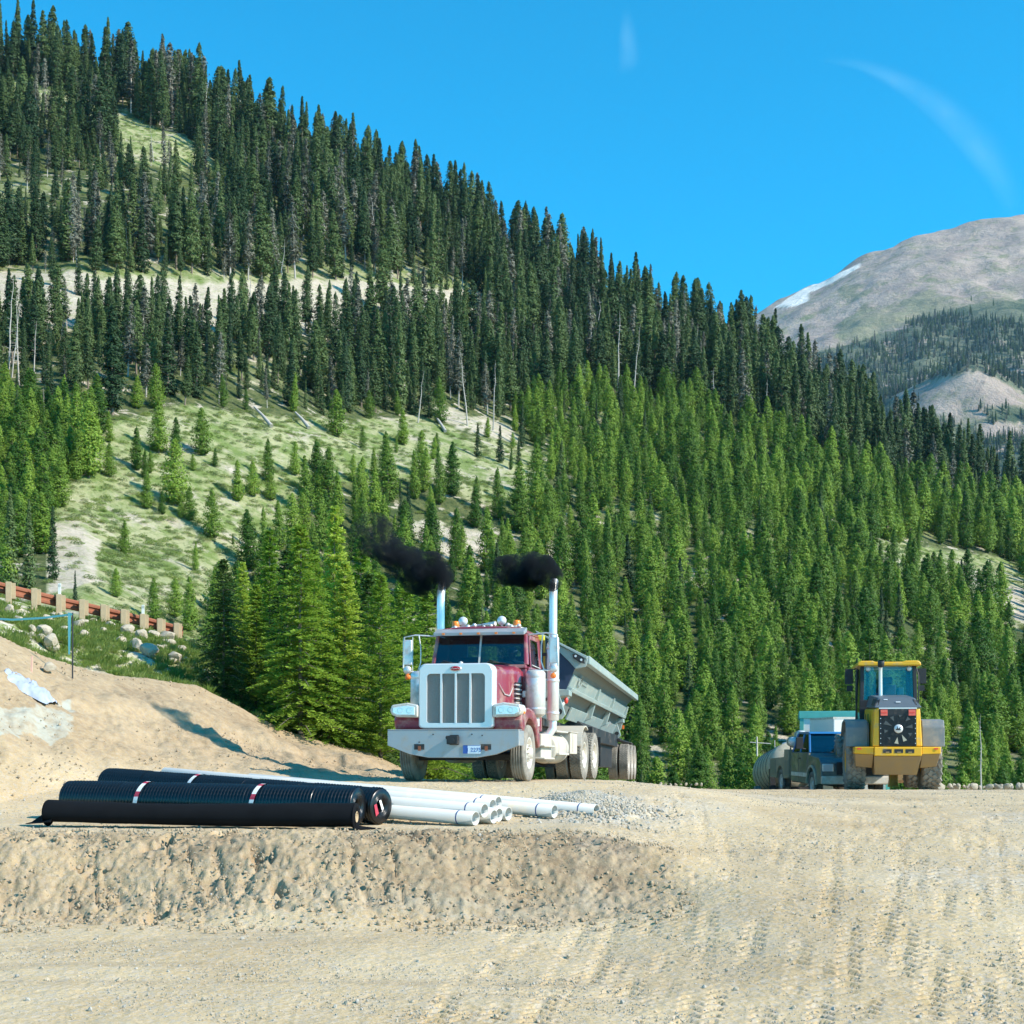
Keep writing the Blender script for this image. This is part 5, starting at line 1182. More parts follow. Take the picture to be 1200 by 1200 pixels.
    for x in (-.45, .45):
        v = MB(); v.box((x, 2.72, 1.72), (.5, .5, .14)); v.box((x, 2.98, 2.1), (.46, .12, .75), rot=(-.1, 0, 0)); v.b2((x - .1, 2.6, 1.04), (x + .1, 2.85, 1.66)); v.build('seat', M_dark, T, .03)
    v = MB(); n = 20; v.tube([(.45 + .21 * math.cos(2 * math.pi * i / n), 2.40 - .05 * math.sin(2 * math.pi * i / n), 2.17 + .19 * math.sin(2 * math.pi * i / n)) for i in range(n + 1)], .014, 6); v.cyl((.45, 2.25, 2.08), (.45, 2.4, 2.17), .03); v.build('steering_wheel', M_dark, T)
    # fifth wheel
    v = MB(); v.lathe([(0, 0), (.5, 0), (.5, .05), (0, .06)], (0, 7.25, 1.07), (0, 0, 1), 28); v.b2((-.4, 6.95, .94), (.4, 7.55, 1.07)); v.build('fifth_wheel', M_black, T, .01)
    v = MB(); v.b2((-.62, 3.5, .98), (.62, 6.1, 1.02)); v.b2((-.5, 3.45, 1.02), (.5, 3.95, 1.75), 1); v.build('rear_deck', [M_black, M_white], T, .02)
truck()
mw = Matrix.LocRotScale(TR.location, TR.rotation_euler, None)
person(mw @ Vector((.45, 2.80, 1.82)), rad(-13), (.45, .40, .33), 'driver in a pale shirt and cap behind the wheel of the red truck', cap=mat('pale cap', (.5, .5, .48), .8), scale=.95)

# ------------------------------------------------------------------ side-dump trailer
def trailer():
    T = empty('dump_trailer', (.2, 30, 1.46), (rad(-1.25), 0, rad(-9.0)), 'mint-grey side-dump trailer with its ribbed tub tipped over, behind the red truck', 'trailer')
    LN = 15.0
    # tub shell: tipped trough
    out = [(1.37, 2.62), (.35, 3.14), (.06, 2.30), (.22, 1.75), (.70, 1.52), (.80, 1.80), (.96, 1.97), (1.13, 2.39)]
    v = MB(); inn = [(1.30, 2.60), (.40, 3.05), (.14, 2.3), (.28, 1.82), (.68, 1.60), (.76, 1.84), (.92, 2.0), (1.08, 2.40)]
    n = len(out); V = [(x, y, z) for y in (.06, LN) for x, z in out]; v.add(V, [(i, n + i, n + i + 1, i + 1) for i in range(1, n - 1)] + [(n - 1, 2 * n - 1, n, 0)])
    V = [(x, y, z) for y in (.06, LN) for x, z in inn]; v.add(V, [(i, n + i, n + i + 1, i + 1) for i in range(1, n - 1)] + [(n - 1, 2 * n - 1, n, 0)])
    tb = v.build('tub', M_mint_shade, T)
    v = MB(); v.prism(out, 0, .06); v.build('end_plate', M_navy, tb, .005); v = MB(); v.prism(out, LN, LN + .06); v.build('end_plate', M_navy, tb, .005)
    # top lip along the front end plate, with the hook bracket in the corner
    v = MB(); a, b = Vector((1.40, 0, 2.60)), Vector((.33, 0, 3.17)); dn = Vector((-.45, 0, -.9)).normalized()
    v.hexa([(b.x, -.12, b.z), (a.x, -.12, a.z), (a.x, .08, a.z), (b.x, .08, b.z), (b.x - .02, -.12, b.z + .05), (a.x + .02, -.12, a.z + .06), (a.x + .02, .08, a.z + .06), (b.x - .02, .08, b.z + .05)])
    V, Fs = poly_plate([(.52, -.05, 3.04), (1.42, -.05, 2.60), (1.38, -.05, 2.44), (1.16, -.05, 2.40), (1.02, -.05, 2.56)], .05); v.add(V, Fs)
    br = v.build('corner_bracket', M_mint, tb, .01)
    v = MB(); V, Fs = poly_plate([(1.10, -.115, 2.71), (1.20, -.115, 2.72), (1.34, -.115, 2.62), (1.37, -.115, 2.50), (1.27, -.115, 2.52), (1.12, -.115, 2.62)], .01); v.add(V, Fs); v.cyl((1.17, -.13, 2.665), (1.17, -.11, 2.665), .025, n=10, m=1); v.cyl((1.29, -.13, 2.585), (1.29, -.11, 2.585), .025, n=10, m=1); v.build('hook_slot', [M_black, M_bright], br)
    # heavy top rail
    v = MB(); v.hexa([(1.33, .05, 2.50), (1.46, .05, 2.50), (1.46, .05, 2.68), (1.33, .05, 2.68), (1.33, LN + .1, 2.50), (1.46, LN + .1, 2.50), (1.46, LN + .1, 2.68), (1.33, LN + .1, 2.68)]); v.build('top_rail', M_mint, tb, .02)
    v = MB(); q = Vector((1.13 - .96, 0, 2.39 - 1.97)).normalized(); nrm = Vector((q.z, 0, -q.x))
    def strip(p0, p1, y0, y1, off, m=0):
        a = Vector((p0[0], 0, p0[1])) + nrm * .0; b = Vector((p1[0], 0, p1[1])); o_ = nrm * off
        v.hexa([(a.x, y0, a.z), (b.x, y0, b.z), (b.x + o_.x, y0, b.z + o_.z), (a.x + o_.x, y0, a.z + o_.z), (a.x, y1, a.z), (b.x, y1, b.z), (b.x + o_.x, y1, b.z + o_.z), (a.x + o_.x, y1, a.z + o_.z)], m)
    strip((.985, 2.05), (1.095, 2.29), .02, LN, .035); v.build('side_panel', M_mint, tb, .008)
    v = MB(); strip((.95, 1.955), (.985, 2.045), .0, LN, .12); v.build('belt_rail', M_mint, tb, .015)
    for y in (5.6, 9.9, LN - .15):
        v = MB(); V, Fs = poly_plate([(.98, y, 2.04), (1.10, y, 2.00), (1.18, y, 2.29), (1.10, y, 2.31)], .16); v.add(V, Fs)
        V, Fs = poly_plate([(.93, y, 1.97), (1.04, y, 1.96), (.92, y, 1.56), (.70, y, 1.48)], .14); v.add(V, Fs); v.build('rib', M_mint, tb, .01)
    v = MB(); strip((.66, 1.42), (.80, 1.70), 2.2, LN, .05); v.build('lower_panel', M_mint, tb, .01)
    # logo plate on the first bay
    v = MB(); c = Vector((1.075, 1.35, 2.235)) + nrm * .04; nn = 22
    def onp(a, b_): return c + Vector((0, a, 0)) + q * b_
    for r_ in (.13, .10): v.tube([onp(r_ * 3.2 * math.cos(2 * math.pi * i / nn), r_ * math.sin(2 * math.pi * i / nn)) for i in range(nn)] + [onp(r_ * 3.2, 0)], .006, 5)
    v.tube([onp(-.2, -.05), onp(-.1, .05), onp(.1, .05), onp(.2, -.05)], .008, 5)
    for k in range(4): v.tube([onp(.62 + k * .22, -.04), onp(.62 + k * .22 + .14, -.04)], .012, 5); v.tube([onp(.66 + k * .22, .04), onp(.66 + k * .22 + .12, .04)], .010, 5)
    v.build('round_logo', mat('grey logo paint', (.22, .26, .25), .6), tb)
    # pivot stands at both ends
    for y, x0, z0 in ((-.35, .80, 1.60), (LN - .8, .80, 1.55)):
        v = MB(); V, Fs = poly_plate([(x0 - .34, y, z0 + .62), (x0 - .04, y, z0 + .5), (x0 + .06, y, z0 + .22), (x0 + .18, y, z0 - .18), (x0 + .10, y, z0 - .28), (x0 - .40, y, z0 - .28), (x0 - .42, y, z0 + .2)], .12); v.add(V, Fs)
        V, Fs = poly_plate([(x0 - .02, y + .02, z0 + .36), (x0 + .26, y + .02, z0 + .34), (x0 + .26, y + .02, z0 + .22), (x0 - .02, y + .02, z0 + .2)], .5); v.add(V, Fs)
        pv = v.build('pivot_stand', M_mint, T, .012); v = MB(); v.cyl((x0 + .06, y - .05, z0 - .12), (x0 + .06, y + .0, z0 - .12), .06, n=16); v.build('pivot_pin', M_black, pv)
    v = MB(); v.sph((.98, -.2, 1.72), .055, 12, sc=(.8, 1, 1.3)); v.build('reflector', M_redl, T)
    v = MB(); v.cyl((.55, .6, 1.35), (.92, .9, 1.95), .07, n=14); v.cyl((.5, LN - 3, 1.35), (.85, LN - 3, 1.7), .07, n=14); v.build('tipping_ram', M_chrome, T)
    # black frame
    v = MB(); v.b2((-.55, -.6, 1.18), (.55, LN + .2, 1.34))
    for s in (-1, 1): v.b2((s * .35 - .06, -.6, .92), (s * .35 + .06, LN + .8, 1.2))
    v.b2((.35, 4, .96), (1.12, LN - 3.6, 1.30)); v.b2((-.98, 4, 1.0), (-.35, LN - 4.6, 1.28)); v.b2((-.9, 7.0, .35), (1.0, 10.8, .96))
    v.hexa([(.3, 4.2, 1.28), (.96, 4.2, 1.28), (.96, LN, 1.26), (.3, LN, 1.26), (.5, 4.2, 1.45), (.75, 4.2, 1.45), (.75, LN, 1.40), (.5, LN, 1.40)])
    for x in (-1.1, 1.1): v.b2((x - .12, LN - 4.0, 1.14), (x + .12, LN + .7, 1.18))
    v.build('chassis', M_black, T, .01)
    v = MB()
    for k in range(7): v.b2((.985, 7.6 + k * .35, 1.12), (.995, 7.6 + k * .35 + .22, 1.12 + (.10, .06, .12, .08, .1, .12, .07)[k]))
    v.build('frame_lettering', M_bright, T)
    v = MB(); v.b2((.99, LN - .4, 1.58), (1.05, LN - .3, 1.70)); v.build('side_marker_lamp', M_orange, T)
    v = MB(); v.tube([(.9, LN + .3, 1.2), (1.24, LN + .32, 1.15), (1.3, LN + .35, .8), (1.3, LN + .4, .3)], .02, 6); V, Fs = poly_plate([(.65, LN + .6, .25), (1.28, LN + .6, .25), (1.28, LN + .6, 1.15), (.65, LN + .6, 1.15)], .02); v.add(V, Fs); v.build('mud_flap', M_black, T)
    for k, y in enumerate((12.2, 13.5, 14.8)):
        v = MB(); v.cyl((-.9, y, .53), (.9, y, .53), .07); v.build('axle', M_black, T)
        for s in (-1, 1):
            add_wheel(T, (s * .78 + .16, y, .53), -s, tread='lug', dish='back', tm=M_rub2); add_wheel(T, (s * 1.1 + .16, y, .53), s, tread='lug', dish='back', tm=M_rub2)
trailer()

# ------------------------------------------------------------------ the wheel loader
def loader():
    bz = 1.075
    T = empty('wheel_loader', (10.02, 36.5, bz), (rad(-.6), 0, rad(-8.5)), 'yellow articulated wheel loader seen from behind, with dark grille and glazed cab', 'wheel loader')
    v = MB(); v.b2((-.60, .03, .87), (.60, .62, 1.11)); v.hexa([(-.60, .0, .87), (.60, .0, .87), (.60, .06, .87), (-.60, .06, .87), (-.60, .0, 1.11), (.60, .0, 1.11), (.60, .06, 1.11), (-.60, .06, 1.11)])
    for s in (-1, 1): v.hexa([(s * .605, .05, .91), (s * 1.09, .12, .93), (s * 1.09, .62, .93), (s * .605, .62, .91), (s * .605, .03, 1.11), (s * 1.09, .10, 1.11), (s * 1.09, .62, 1.11), (s * .605, .62, 1.11)])
    cw = v.build('counterweight', M_yel, T, .02)
    v = MB(); v.hexa([(-.55, .42, .38), (.53, .42, .38), (.53, 1.0, .38), (-.55, 1.0, .38), (-.60, .04, .865), (.60, .04, .865), (.60, 1.0, .865), (-.60, 1.0, .865)])
    for s in (-1, 1): v.hexa([(s * .61, .42, .56), (s * 1.03, .45, .60), (s * 1.03, .9, .60), (s * .61, .9, .56), (s * .61, .07, .905), (s * 1.08, .13, .925), (s * 1.08, .9, .925), (s * .61, .9, .905)])
    v.build('counterweight_underside', M_yeld, cw, .015)
    for x in (-.27, .02, .30):
        v = MB(); v.b2((x - .11, -.006, .95), (x + .11, .004, 1.05)); v.b2((x - .04, -.010, .955), (x + .05, -.006, .985), 1); v.build('counterweight_slot', [M_black, M_yeld], cw)
    for s in (-1, 1): v = MB(); v.box((s * .97, .075, 1.06), (.10, .02, .035)); v.build('reflector', M_redl, cw)
    # engine hood
    v = MB()
    for s in (-1, 1): v.hexa([(s * .46, .10, 1.12), (s * .63, .12, 1.12), (s * .66, 2.3, 1.12), (s * .46, 2.3, 1.12), (s * .46, .12, 2.14), (s * .58, .16, 2.10), (s * .62, 2.3, 2.16), (s * .46, 2.3, 2.2)])
    v.b2((-.46, .25, 1.12), (.46, 2.3, 2.1)); hd = v.build('engine_hood', M_yel, T, .025)
    v = MB()
    for y0, y1 in ((.9, 1.0), (1.6, 1.7)):
        v.b2((-.668, y0, 1.2), (-.655, y1, 2.0)); v.b2((.655, y0, 1.2), (.668, y1, 2.0))
    v.build('hood_seam', M_black, hd)
    v = MB(); v.hexa([(-.60, .10, 2.13), (.62, .10, 2.13), (.62, 2.2, 2.2), (-.60, 2.2, 2.2), (-.46, .34, 2.40), (.46, .34, 2.40), (.5, 2.2, 2.55), (-.5, 2.2, 2.55)]); cp = v.build('hood_cap', mat('grey-blue hood cap', (.10, .12, .14), .45), hd, .03, seg=3)
    v = MB(); v.box((.03, .21, 2.28), (.12, .012, .035), rot=(-.8, 0, 0)); v.box((-.28, .28, 2.35), (.10, .012, .03), rot=(-.8, 0, 0)); v.build('cap_badge', M_bright, cp)
    v = MB()
    for s in (-1, 1): v.hexa([(s * .47, .16, 2.2), (s * .58, .14, 2.17), (s * .60, .8, 2.22), (s * .5, .8, 2.26), (s * .42, .28, 2.36), (s * .5, .28, 2.33), (s * .54, .8, 2.40), (s * .46, .8, 2.42)])
    v.build('air_intake', M_black, cp)
    v = MB(); v.b2((-.47, .085, 2.10), (.49, .10, 2.135)); v.build('trim_line', M_bright, hd)
    v = MB(); v.b2((-.455, .09, 1.13), (.475, .14, 2.10))
    for i in range(26): x = -.44 + i * .0355; v.b2((x, .080, 1.15), (x + .009, .089, 1.94))
    gr = v.build('radiator_grille', M_black, T)
    v = MB()   # the fan blades seen through the grille
    for i in range(10):
        a = 2 * math.pi * i / 10 + .2; r0, r1 = .17, .38
        r0 = (.17, .26, .30, .22)[i % 4]; r1 = (.36, .39, .36)[i % 3]; p = [(.02 + math.cos(a) * r0, 1.58 + math.sin(a) * r0), (.02 + math.cos(a - .16) * r1, 1.58 + math.sin(a - .16) * r1), (.02 + math.cos(a + .12) * r1 * 1.02, 1.58 + math.sin(a + .12) * r1 * 1.02)]
        V, Fs = poly_plate([(x, .076, z) for x, z in p], .006); v.add(V, Fs, 1 if i in (7, 8) else 0)
    v.build('fan', [mat('dull grey fan blade', (.07, .08, .08), .6), mat('dusty pale fan blade', (.45, .42, .32), .7)], gr)
    v = MB(); v.lathe([(0, .03), (.09, .03), (.115, .01), (.115, 0)], (.02, .07, 1.58), (0, -1, 0), 24); lg = v.build('round_badge', M_bright, gr)
    v = MB(); v.prism([(-.045, 1.545), (.075, 1.54), (.085, 1.56), (.05, 1.575), (.075, 1.615), (.055, 1.62), (.02, 1.585), (0, 1.60), (.0, 1.64), (-.02, 1.64), (-.02, 1.59), (-.05, 1.57)], .034, .040)
    v.build('badge_emblem', M_dark, lg)
    for x in (-.345, .365):
        v = MB(); v.box((x, .07, 2.0), (.175, .03, .155)); v.b2((x - .07, .05, 1.985), (x + .07, .056, 2.01), 1); v.build('tail_light', [mat('red lamp', (.8, .13, .09), .3), M_redl], T, .012)
    v = MB()
    for x in (-.43, .45):
        for k in range(6): v.cyl((x, .07, 1.2 + k * .13), (x, .09, 1.2 + k * .13), .012, n=8)
    v.build('grille_bolts', M_bright, gr)
    # cab
    cx = .03
    v = MB(); z0, z1 = 1.35, 3.36
    def post(x, y, xt, yt, w=.05): v.hexa([(x - w, y - w, z0), (x + w, y - w, z0), (x + w, y + w, z0), (x - w, y + w, z0), (xt - w, yt - w, z1), (xt + w, yt - w, z1), (xt + w, yt + w, z1), (xt - w, yt + w, z1)])
    for s in (-1, 1): post(cx + s * .74, 2.35, cx + s * .70, 2.42); post(cx + s * .74, 3.85, cx + s * .68, 3.75, .04)
    v.b2((cx - .78, 2.32, 1.35), (cx + .78, 2.40, 2.42)); v.b2((cx - .78, 2.3, 1.3), (cx + .78, 3.9, 1.42)); v.b2((cx - .76, 2.4, 1.4), (cx - .72, 3.85, 1.9)); v.b2((cx + .72, 2.4, 1.4), (cx + .76, 3.85, 1.9))
    cb = v.build('cab_frame', M_dark, T, .01)
    v = MB(); v.prism([(cx - .86, 3.36), (cx + .86, 3.36), (cx + .84, 3.46), (cx + .76, 3.50), (cx + .45, 3.50), (cx + .36, 3.47), (cx - .36, 3.47), (cx - .45, 3.50), (cx - .76, 3.50), (cx - .84, 3.46)], 2.2, 4.0); v.build('cab_roof', M_yel, cb, .03)
    def pane(pts, name): v = MB(); V, Fs = poly_plate(pts, .006); v.add(V, Fs); v.build(name, M_glassc, cb)
    pane([(cx - .69, 2.37, 2.42), (cx + .69, 2.37, 2.42), (cx + .66, 2.42, 3.34), (cx - .66, 2.42, 3.34)], 'rear_window'); pane([(cx - .69, 3.82, 1.5), (cx + .69, 3.82, 1.5), (cx + .64, 3.76, 3.34), (cx - .64, 3.76, 3.34)], 'front_window')
    for s in (-1, 1): pane([(cx + s * .745, 2.44, 1.9), (cx + s * .745, 3.8, 1.9), (cx + s * .695, 3.72, 3.34), (cx + s * .705, 2.48, 3.34)], 'side_window')
    for s in (-1, 1):
        v = MB(); v.lathe([(0, 0), (.06, .005), (.065, .03), (.03, .07)], (cx + s * .55, 2.30, 3.28), (0, 1, 0), 16); v.build('work_lamp', M_bright, T)
        v = MB(); v.tube([(cx + s * .78, 3.3, 3.35), (cx + s * .95, 3.2, 3.3), (cx + s * 1.0, 3.15, 2.9)], .02, 8); v.box((cx + s * 1.0, 3.1, 3.12), (.22, .07, .42)); v.box((cx + s * .98, 3.1, 2.78), (.16, .06, .16)); v.build('mirror', M_dark, T, .02)
        # fenders over the rear wheels
        pl = [(.62, 1.12), (.66, 1.62), (.78, 1.82), (1.3, 1.86), (1.9, 1.80), (2.3, 1.45), (2.25, 1.42), (1.88, 1.74), (1.3, 1.80), (.82, 1.76), (.71, 1.60), (.67, 1.12)]
        v = MB(); v.prism(pl, s * .70, s * 1.27, axis=0); v.hexa([(s * .70, .63, 1.12), (s * 1.27, .63, 1.12), (s * 1.27, .66, 1.12), (s * .70, .66, 1.12), (s * .70, .67, 1.66), (s * 1.25, .67, 1.66), (s * 1.25, .70, 1.66), (s * .70, .70, 1.66)]); v.prism([(.66, 1.12), (.7, 1.6), (.82, 1.76), (1.3, 1.8), (1.9, 1.74), (2.2, 1.42), (1.3, 1.3)], s * .66, s * .70, axis=0)
        v.build('fender', mat('grey fender plastic', (.17, .19, .20), .5, dirt=(.3, .28, .24), dirt_amt=.3), T, .015)
        add_wheel(T, (s * .98, 1.42, .74), s, R=.76, W=.52, rim=.33, tread='chunk', rm=M_yel, tm=M_rub2, dish='back'); add_wheel(T, (s * .98, 4.45, .74), s, R=.76, W=.52, rim=.33, tread='chunk', rm=M_yel, tm=M_rub2, dish='back')
        v = MB(); v.tube([(s * .80, 2.5, 1.9), (s * .84, 2.42, 2.4), (s * .84, 2.42, 3.1), (s * .80, 2.5, 3.3)], .018, 8); v.build('grab_rail', M_black, T)
    v = MB(); v.tube([(-.22, 2.05, 2.4), (-.22, 2.05, 3.2), (-.22, 2.02, 3.36), (-.22, 1.96, 3.46)], [.055, .05, .055, .07], 14); v.build('exhaust_pipe', M_stack, T)
    v = MB(); v.lathe([(.085, 0), (.09, .05), (.09, .16), (.07, .17)], (-.22, 1.94, 3.32), (0, -.35, .9), 14); v.lathe([(0, .1), (.08, .12)], (-.22, 1.94, 3.32), (0, -.35, .9), 14); v.build('exhaust_tip', M_black, T)
    v = MB(); v.lathe([(.05, 0), (.05, .03)], (cx + .6, 3.0, 3.5), (0, 0, 1), 12); v.build('roof_dome', M_black, T)
    v = MB(); v.cyl((cx - .5, 2.4, 3.5), (cx - .5, 2.4, 4.0), .006, n=6); v.build('antenna', M_black, T)
    v = MB(); v.box((.05, 3.0, 2.15), (.5, .48, .16)); v.box((.05, 2.75, 2.55), (.44, .10, .62)); v.box((.05, 2.74, 2.98), (.26, .09, .2)); v.build('seat', mat('grey seat', (.16, .16, .17), .8), T, .03)
    v = MB(); v.b2((cx - .6, 3.55, 1.42), (cx + .6, 3.8, 2.0)); v.box((.45, 3.2, 2.55), (.16, .3, .5)); v.build('console', M_dash, T, .02)
    # articulated frame, arms and bucket
    v = MB(); v.b2((-.40, .7, .55), (.40, 2.7, 1.1)); v.b2((-.35, 2.9, .55), (.35, 5.0, 1.15)); v.cyl((-1, 1.42, .74), (1, 1.42, .74), .17, n=16); v.cyl((-1, 4.45, .74), (1, 4.45, .74), .17, n=16); v.cyl((0, 2.6, .6), (0, 3.0, 1.1), .12); v.build('frame', M_black, T, .02)
    v = MB(); v.b2((.02, 2.0, .04), (.24, 2.3, .70)); v.hexa([(.0, 2.0, .02), (.26, 2.0, .02), (.26, 2.4, .02), (.0, 2.4, .02), (.05, 2.0, .35), (.2, 2.0, .35), (.2, 2.4, .35), (.05, 2.4, .35)]); v.build('steering_lock_bar', M_yel, T, .01)
    for s in (-1, 1): v = MB(); v.hexa([(s * .38, 4.3, 1.3), (s * .50, 4.3, 1.3), (s * .50, 6.4, .25), (s * .38, 6.4, .25), (s * .38, 4.3, 1.7), (s * .50, 4.3, 1.7), (s * .50, 6.4, .6), (s * .38, 6.4, .6)]); v.build('lift_arm', M_yel, T, .02)
    pl = [(6.35, .15), (6.35, .95), (6.5, 1.1), (6.62, 1.08), (6.45, .9), (6.45, .2), (7.4, .08), (7.4, .04)]
    v = MB(); v.prism(pl, -1.32, 1.32, axis=0); v.prism([(6.35, .15), (6.35, .95), (6.55, 1.1), (7.4, .06)], 1.30, 1.34, axis=0); v.prism([(6.35, .15), (6.35, .95), (6.55, 1.1), (7.4, .06)], -1.34, -1.30, axis=0); v.build('bucket', M_yeld, T)
    v = MB()
    for k in range(3): v.b2((-1.12, 2.55, .45 + k * .3), (-.78, 2.85, .49 + k * .3))
    v.build('steps', M_black, T)
    return T
LD = loader()
mw = Matrix.LocRotScale(LD.location, LD.rotation_euler, None)
person(mw @ Vector((.02, 2.98, 2.24)), rad(180 - 8.5), (.03, .13, .50), 'operator in a blue shirt sitting in the cab of the yellow wheel loader', cap=mat('grey cap', (.22, .22, .22), .8), scale=.95)

# ------------------------------------------------------------------ service pickup, tank trailer, site cabin, box trailer
def pickup():
    T = empty('service_pickup', (9.78, 40.0, .66), (0, 0, rad(2.2)), 'dusty dark blue service pickup parked in the loader\'s shade, with an open utility body', 'pickup')
    v = MB(); pl = [(.05, .45), (.0, .60), (.02, 1.05), (.25, 1.20), (1.45, 1.28), (1.48, 1.34), (3.65, 1.34), (3.65, .45)]
    arch = [(1.05 + .50 * math.cos(rad(a)), .42 + .50 * math.sin(rad(a))) for a in range(0, 181, 15)]
    pl2 = pl + [(1.56, .42)] + arch[1:-1] + [(.55, .42), (.3, .45)]
    v.prism(pl2, -1.0, 1.0, axis=0); bd = v.build('body', M_pick, T, .04, seg=3)
    v = MB(); 
    for s in (-1, 1):
        for (a, b) in (((1.5, 1.34), (2.1, 1.90)), ((2.62, 1.34), (2.66, 1.90)), ((3.58, 1.34), (3.45, 1.90))):
            w = .045; v.hexa([(s * .97, a[0] - w, a[1]), (s * .91, a[0] - w, a[1]), (s * .91, a[0] + w, a[1]), (s * .97, a[0] + w, a[1]), (s * .83, b[0] - w, b[1]), (s * .77, b[0] - w, b[1]), (s * .77, b[0] + w, b[1]), (s * .83, b[0] + w, b[1])])
    v.prism([(2.0, 1.90), (2.2, 1.96), (3.35, 1.96), (3.5, 1.90)], -.82, .82, axis=0); v.b2((-.85, 3.5, 1.34), (.85, 3.56, 1.5)); v.build('cab_roof', M_blue, T, .02)
    def pane(pts, name): v = MB(); V, Fs = poly_plate(pts, .006); v.add(V, Fs); v.build(name, M_glass, T)
    pane([(-.9, 1.53, 1.36), (.9, 1.53, 1.36), (.78, 2.08, 1.9), (-.78, 2.08, 1.9)], 'windscreen'); pane([(-.9, 3.56, 1.36), (.9, 3.56, 1.36), (.78, 3.46, 1.9), (-.78, 3.46, 1.9)], 'rear_window')
    for s in (-1, 1):
        pane([(s * .94, 1.62, 1.36), (s * .94, 2.58, 1.36), (s * .80, 2.62, 1.88), (s * .80, 2.16, 1.88)], 'side_window'); pane([(s * .94, 2.70, 1.36), (s * .94, 3.52, 1.36), (s * .80, 3.40, 1.88), (s * .80, 2.70, 1.88)], 'side_window')
        v = MB(); v.b2((s * 1.0, 1.58, .52), (s * 1.008, 2.60, 1.32)); d = v.build('door', M_pick, T, .003); v = MB(); v.box((s * 1.02, 2.45, 1.16), (.03, .16, .03)); v.build('handle', M_black, d); v = MB(); v.b2((s * 1.0, 2.64, .52), (s * 1.008, 3.5, 1.32)); v.build('door', M_pick, T, .003)
        v = MB(); v.b2((s * 1.006, 1.6, .62), (s * 1.03, 3.5, .74)); v.build('side_trim', M_alu, T, .01)
        v = MB(); v.tube([(s * .95, 1.72, 1.42), (s * 1.1, 1.70, 1.46)], .02, 8); v.box((s * 1.2, 1.70, 1.62), (.2, .08, .34)); v.build('mirror', M_dark, T, .03)
        for y in (1.05, 4.95): add_wheel(T, (s * .88, y, .40), s, R=.40, W=.26, rim=.22, tread='rib', tm=M_rub, dish='back', rm=M_alu)
        arch = [(1.05 + .56 * math.cos(rad(a)), .42 + .56 * math.sin(rad(a))) for a in range(0, 181, 15)]; ar2 = [(1.05 + .50 * math.cos(rad(a)), .42 + .50 * math.sin(rad(a))) for a in range(0, 181, 15)]
        v = MB(); v.prism(arch + ar2[::-1], s * .99, s * 1.04, axis=0); v.build('wheel_arch_trim', M_tan, T)
        v = MB(); v.box((s * .80, .03, .92), (.32, .06, .22)); v.build('headlight', M_lens, T, .02)
    v = MB(); v.b2((-.55, -.02, .72), (.55, .03, 1.08)); v.build('grille', M_dark, T, .01); v = MB(); v.b2((-1.0, -.12, .45), (1.0, .05, .68)); v.build('bumper', M_alu, T, .03)
    # utility body
    v = MB(); pl = [(3.75, .55), (3.75, 1.42), (4.35, 1.42), (4.40, 1.18), (6.35, 1.12), (6.35, .5), (5.45, .5)] + [(4.95 + .48 * math.cos(rad(a)), .42 + .48 * math.sin(rad(a))) for a in range(15, 166, 15)] + [(4.45, .5)]
    for s in (-1, 1): v.prism(pl, s * .62, s * 1.04, axis=0)
    v.b2((-.62, 3.75, .62), (.62, 6.35, .70)); v.b2((-1.0, 6.3, .5), (1.0, 6.38, 1.1)); ub = v.build('utility_body', mat('dusty grey utility body', (.22, .20, .14), .6, dirt=(.33, .28, .18), dirt_amt=.6), T, .015)
    v = MB()
    for s in (-1, 1):
        for a, b in ((3.8, 4.3), (5.5, 6.3)): v.b2((s * 1.04, a, .62), (s * 1.05, b, 1.08))
    v.build('locker_doors', mat('locker paint', (.17, .17, .14), .5), ub, .003)
    v = MB(); v.tube([(-.95, 3.85, 1.42), (-.95, 3.85, 1.75), (.95, 3.85, 1.75), (.95, 3.85, 1.42)], .025, 8); v.build('headache_rack', M_black, T)
    v = MB(); v.b2((-.35, .6, .35), (.35, 6.2, .55)); v.build('frame', M_black, T)
    return T
PK = pickup()
mw = Matrix.LocRotScale(PK.location, PK.rotation_euler, None)
for k, (x, y, z) in enumerate(((-.86, 3.98, 1.66), (-.72, 4.25, 1.62), (-.62, 3.95, 1.86))):
    v = MB(); p = mw @ Vector((x, y, z)); v.lathe([(0, -.5), (.12, -.48), (.15, -.42), (.16, .38), (.13, .46), (0, .5)], p, (.1, 1, 0), 20); v.lathe([(.162, -.02), (.168, -.01), (.168, .03), (.162, .04)], p, (.1, 1, 0), 20, 1)
    tag(v.build('gas_bottle', [M_bright, M_black]), ('white gas bottle lying lowest and leftmost on the pickup\'s utility body', 'white gas bottle lying behind the others on the pickup\'s utility body', 'white gas bottle lying on top of the other two on the pickup')[k], 'gas bottle', 'bottles on the pickup')
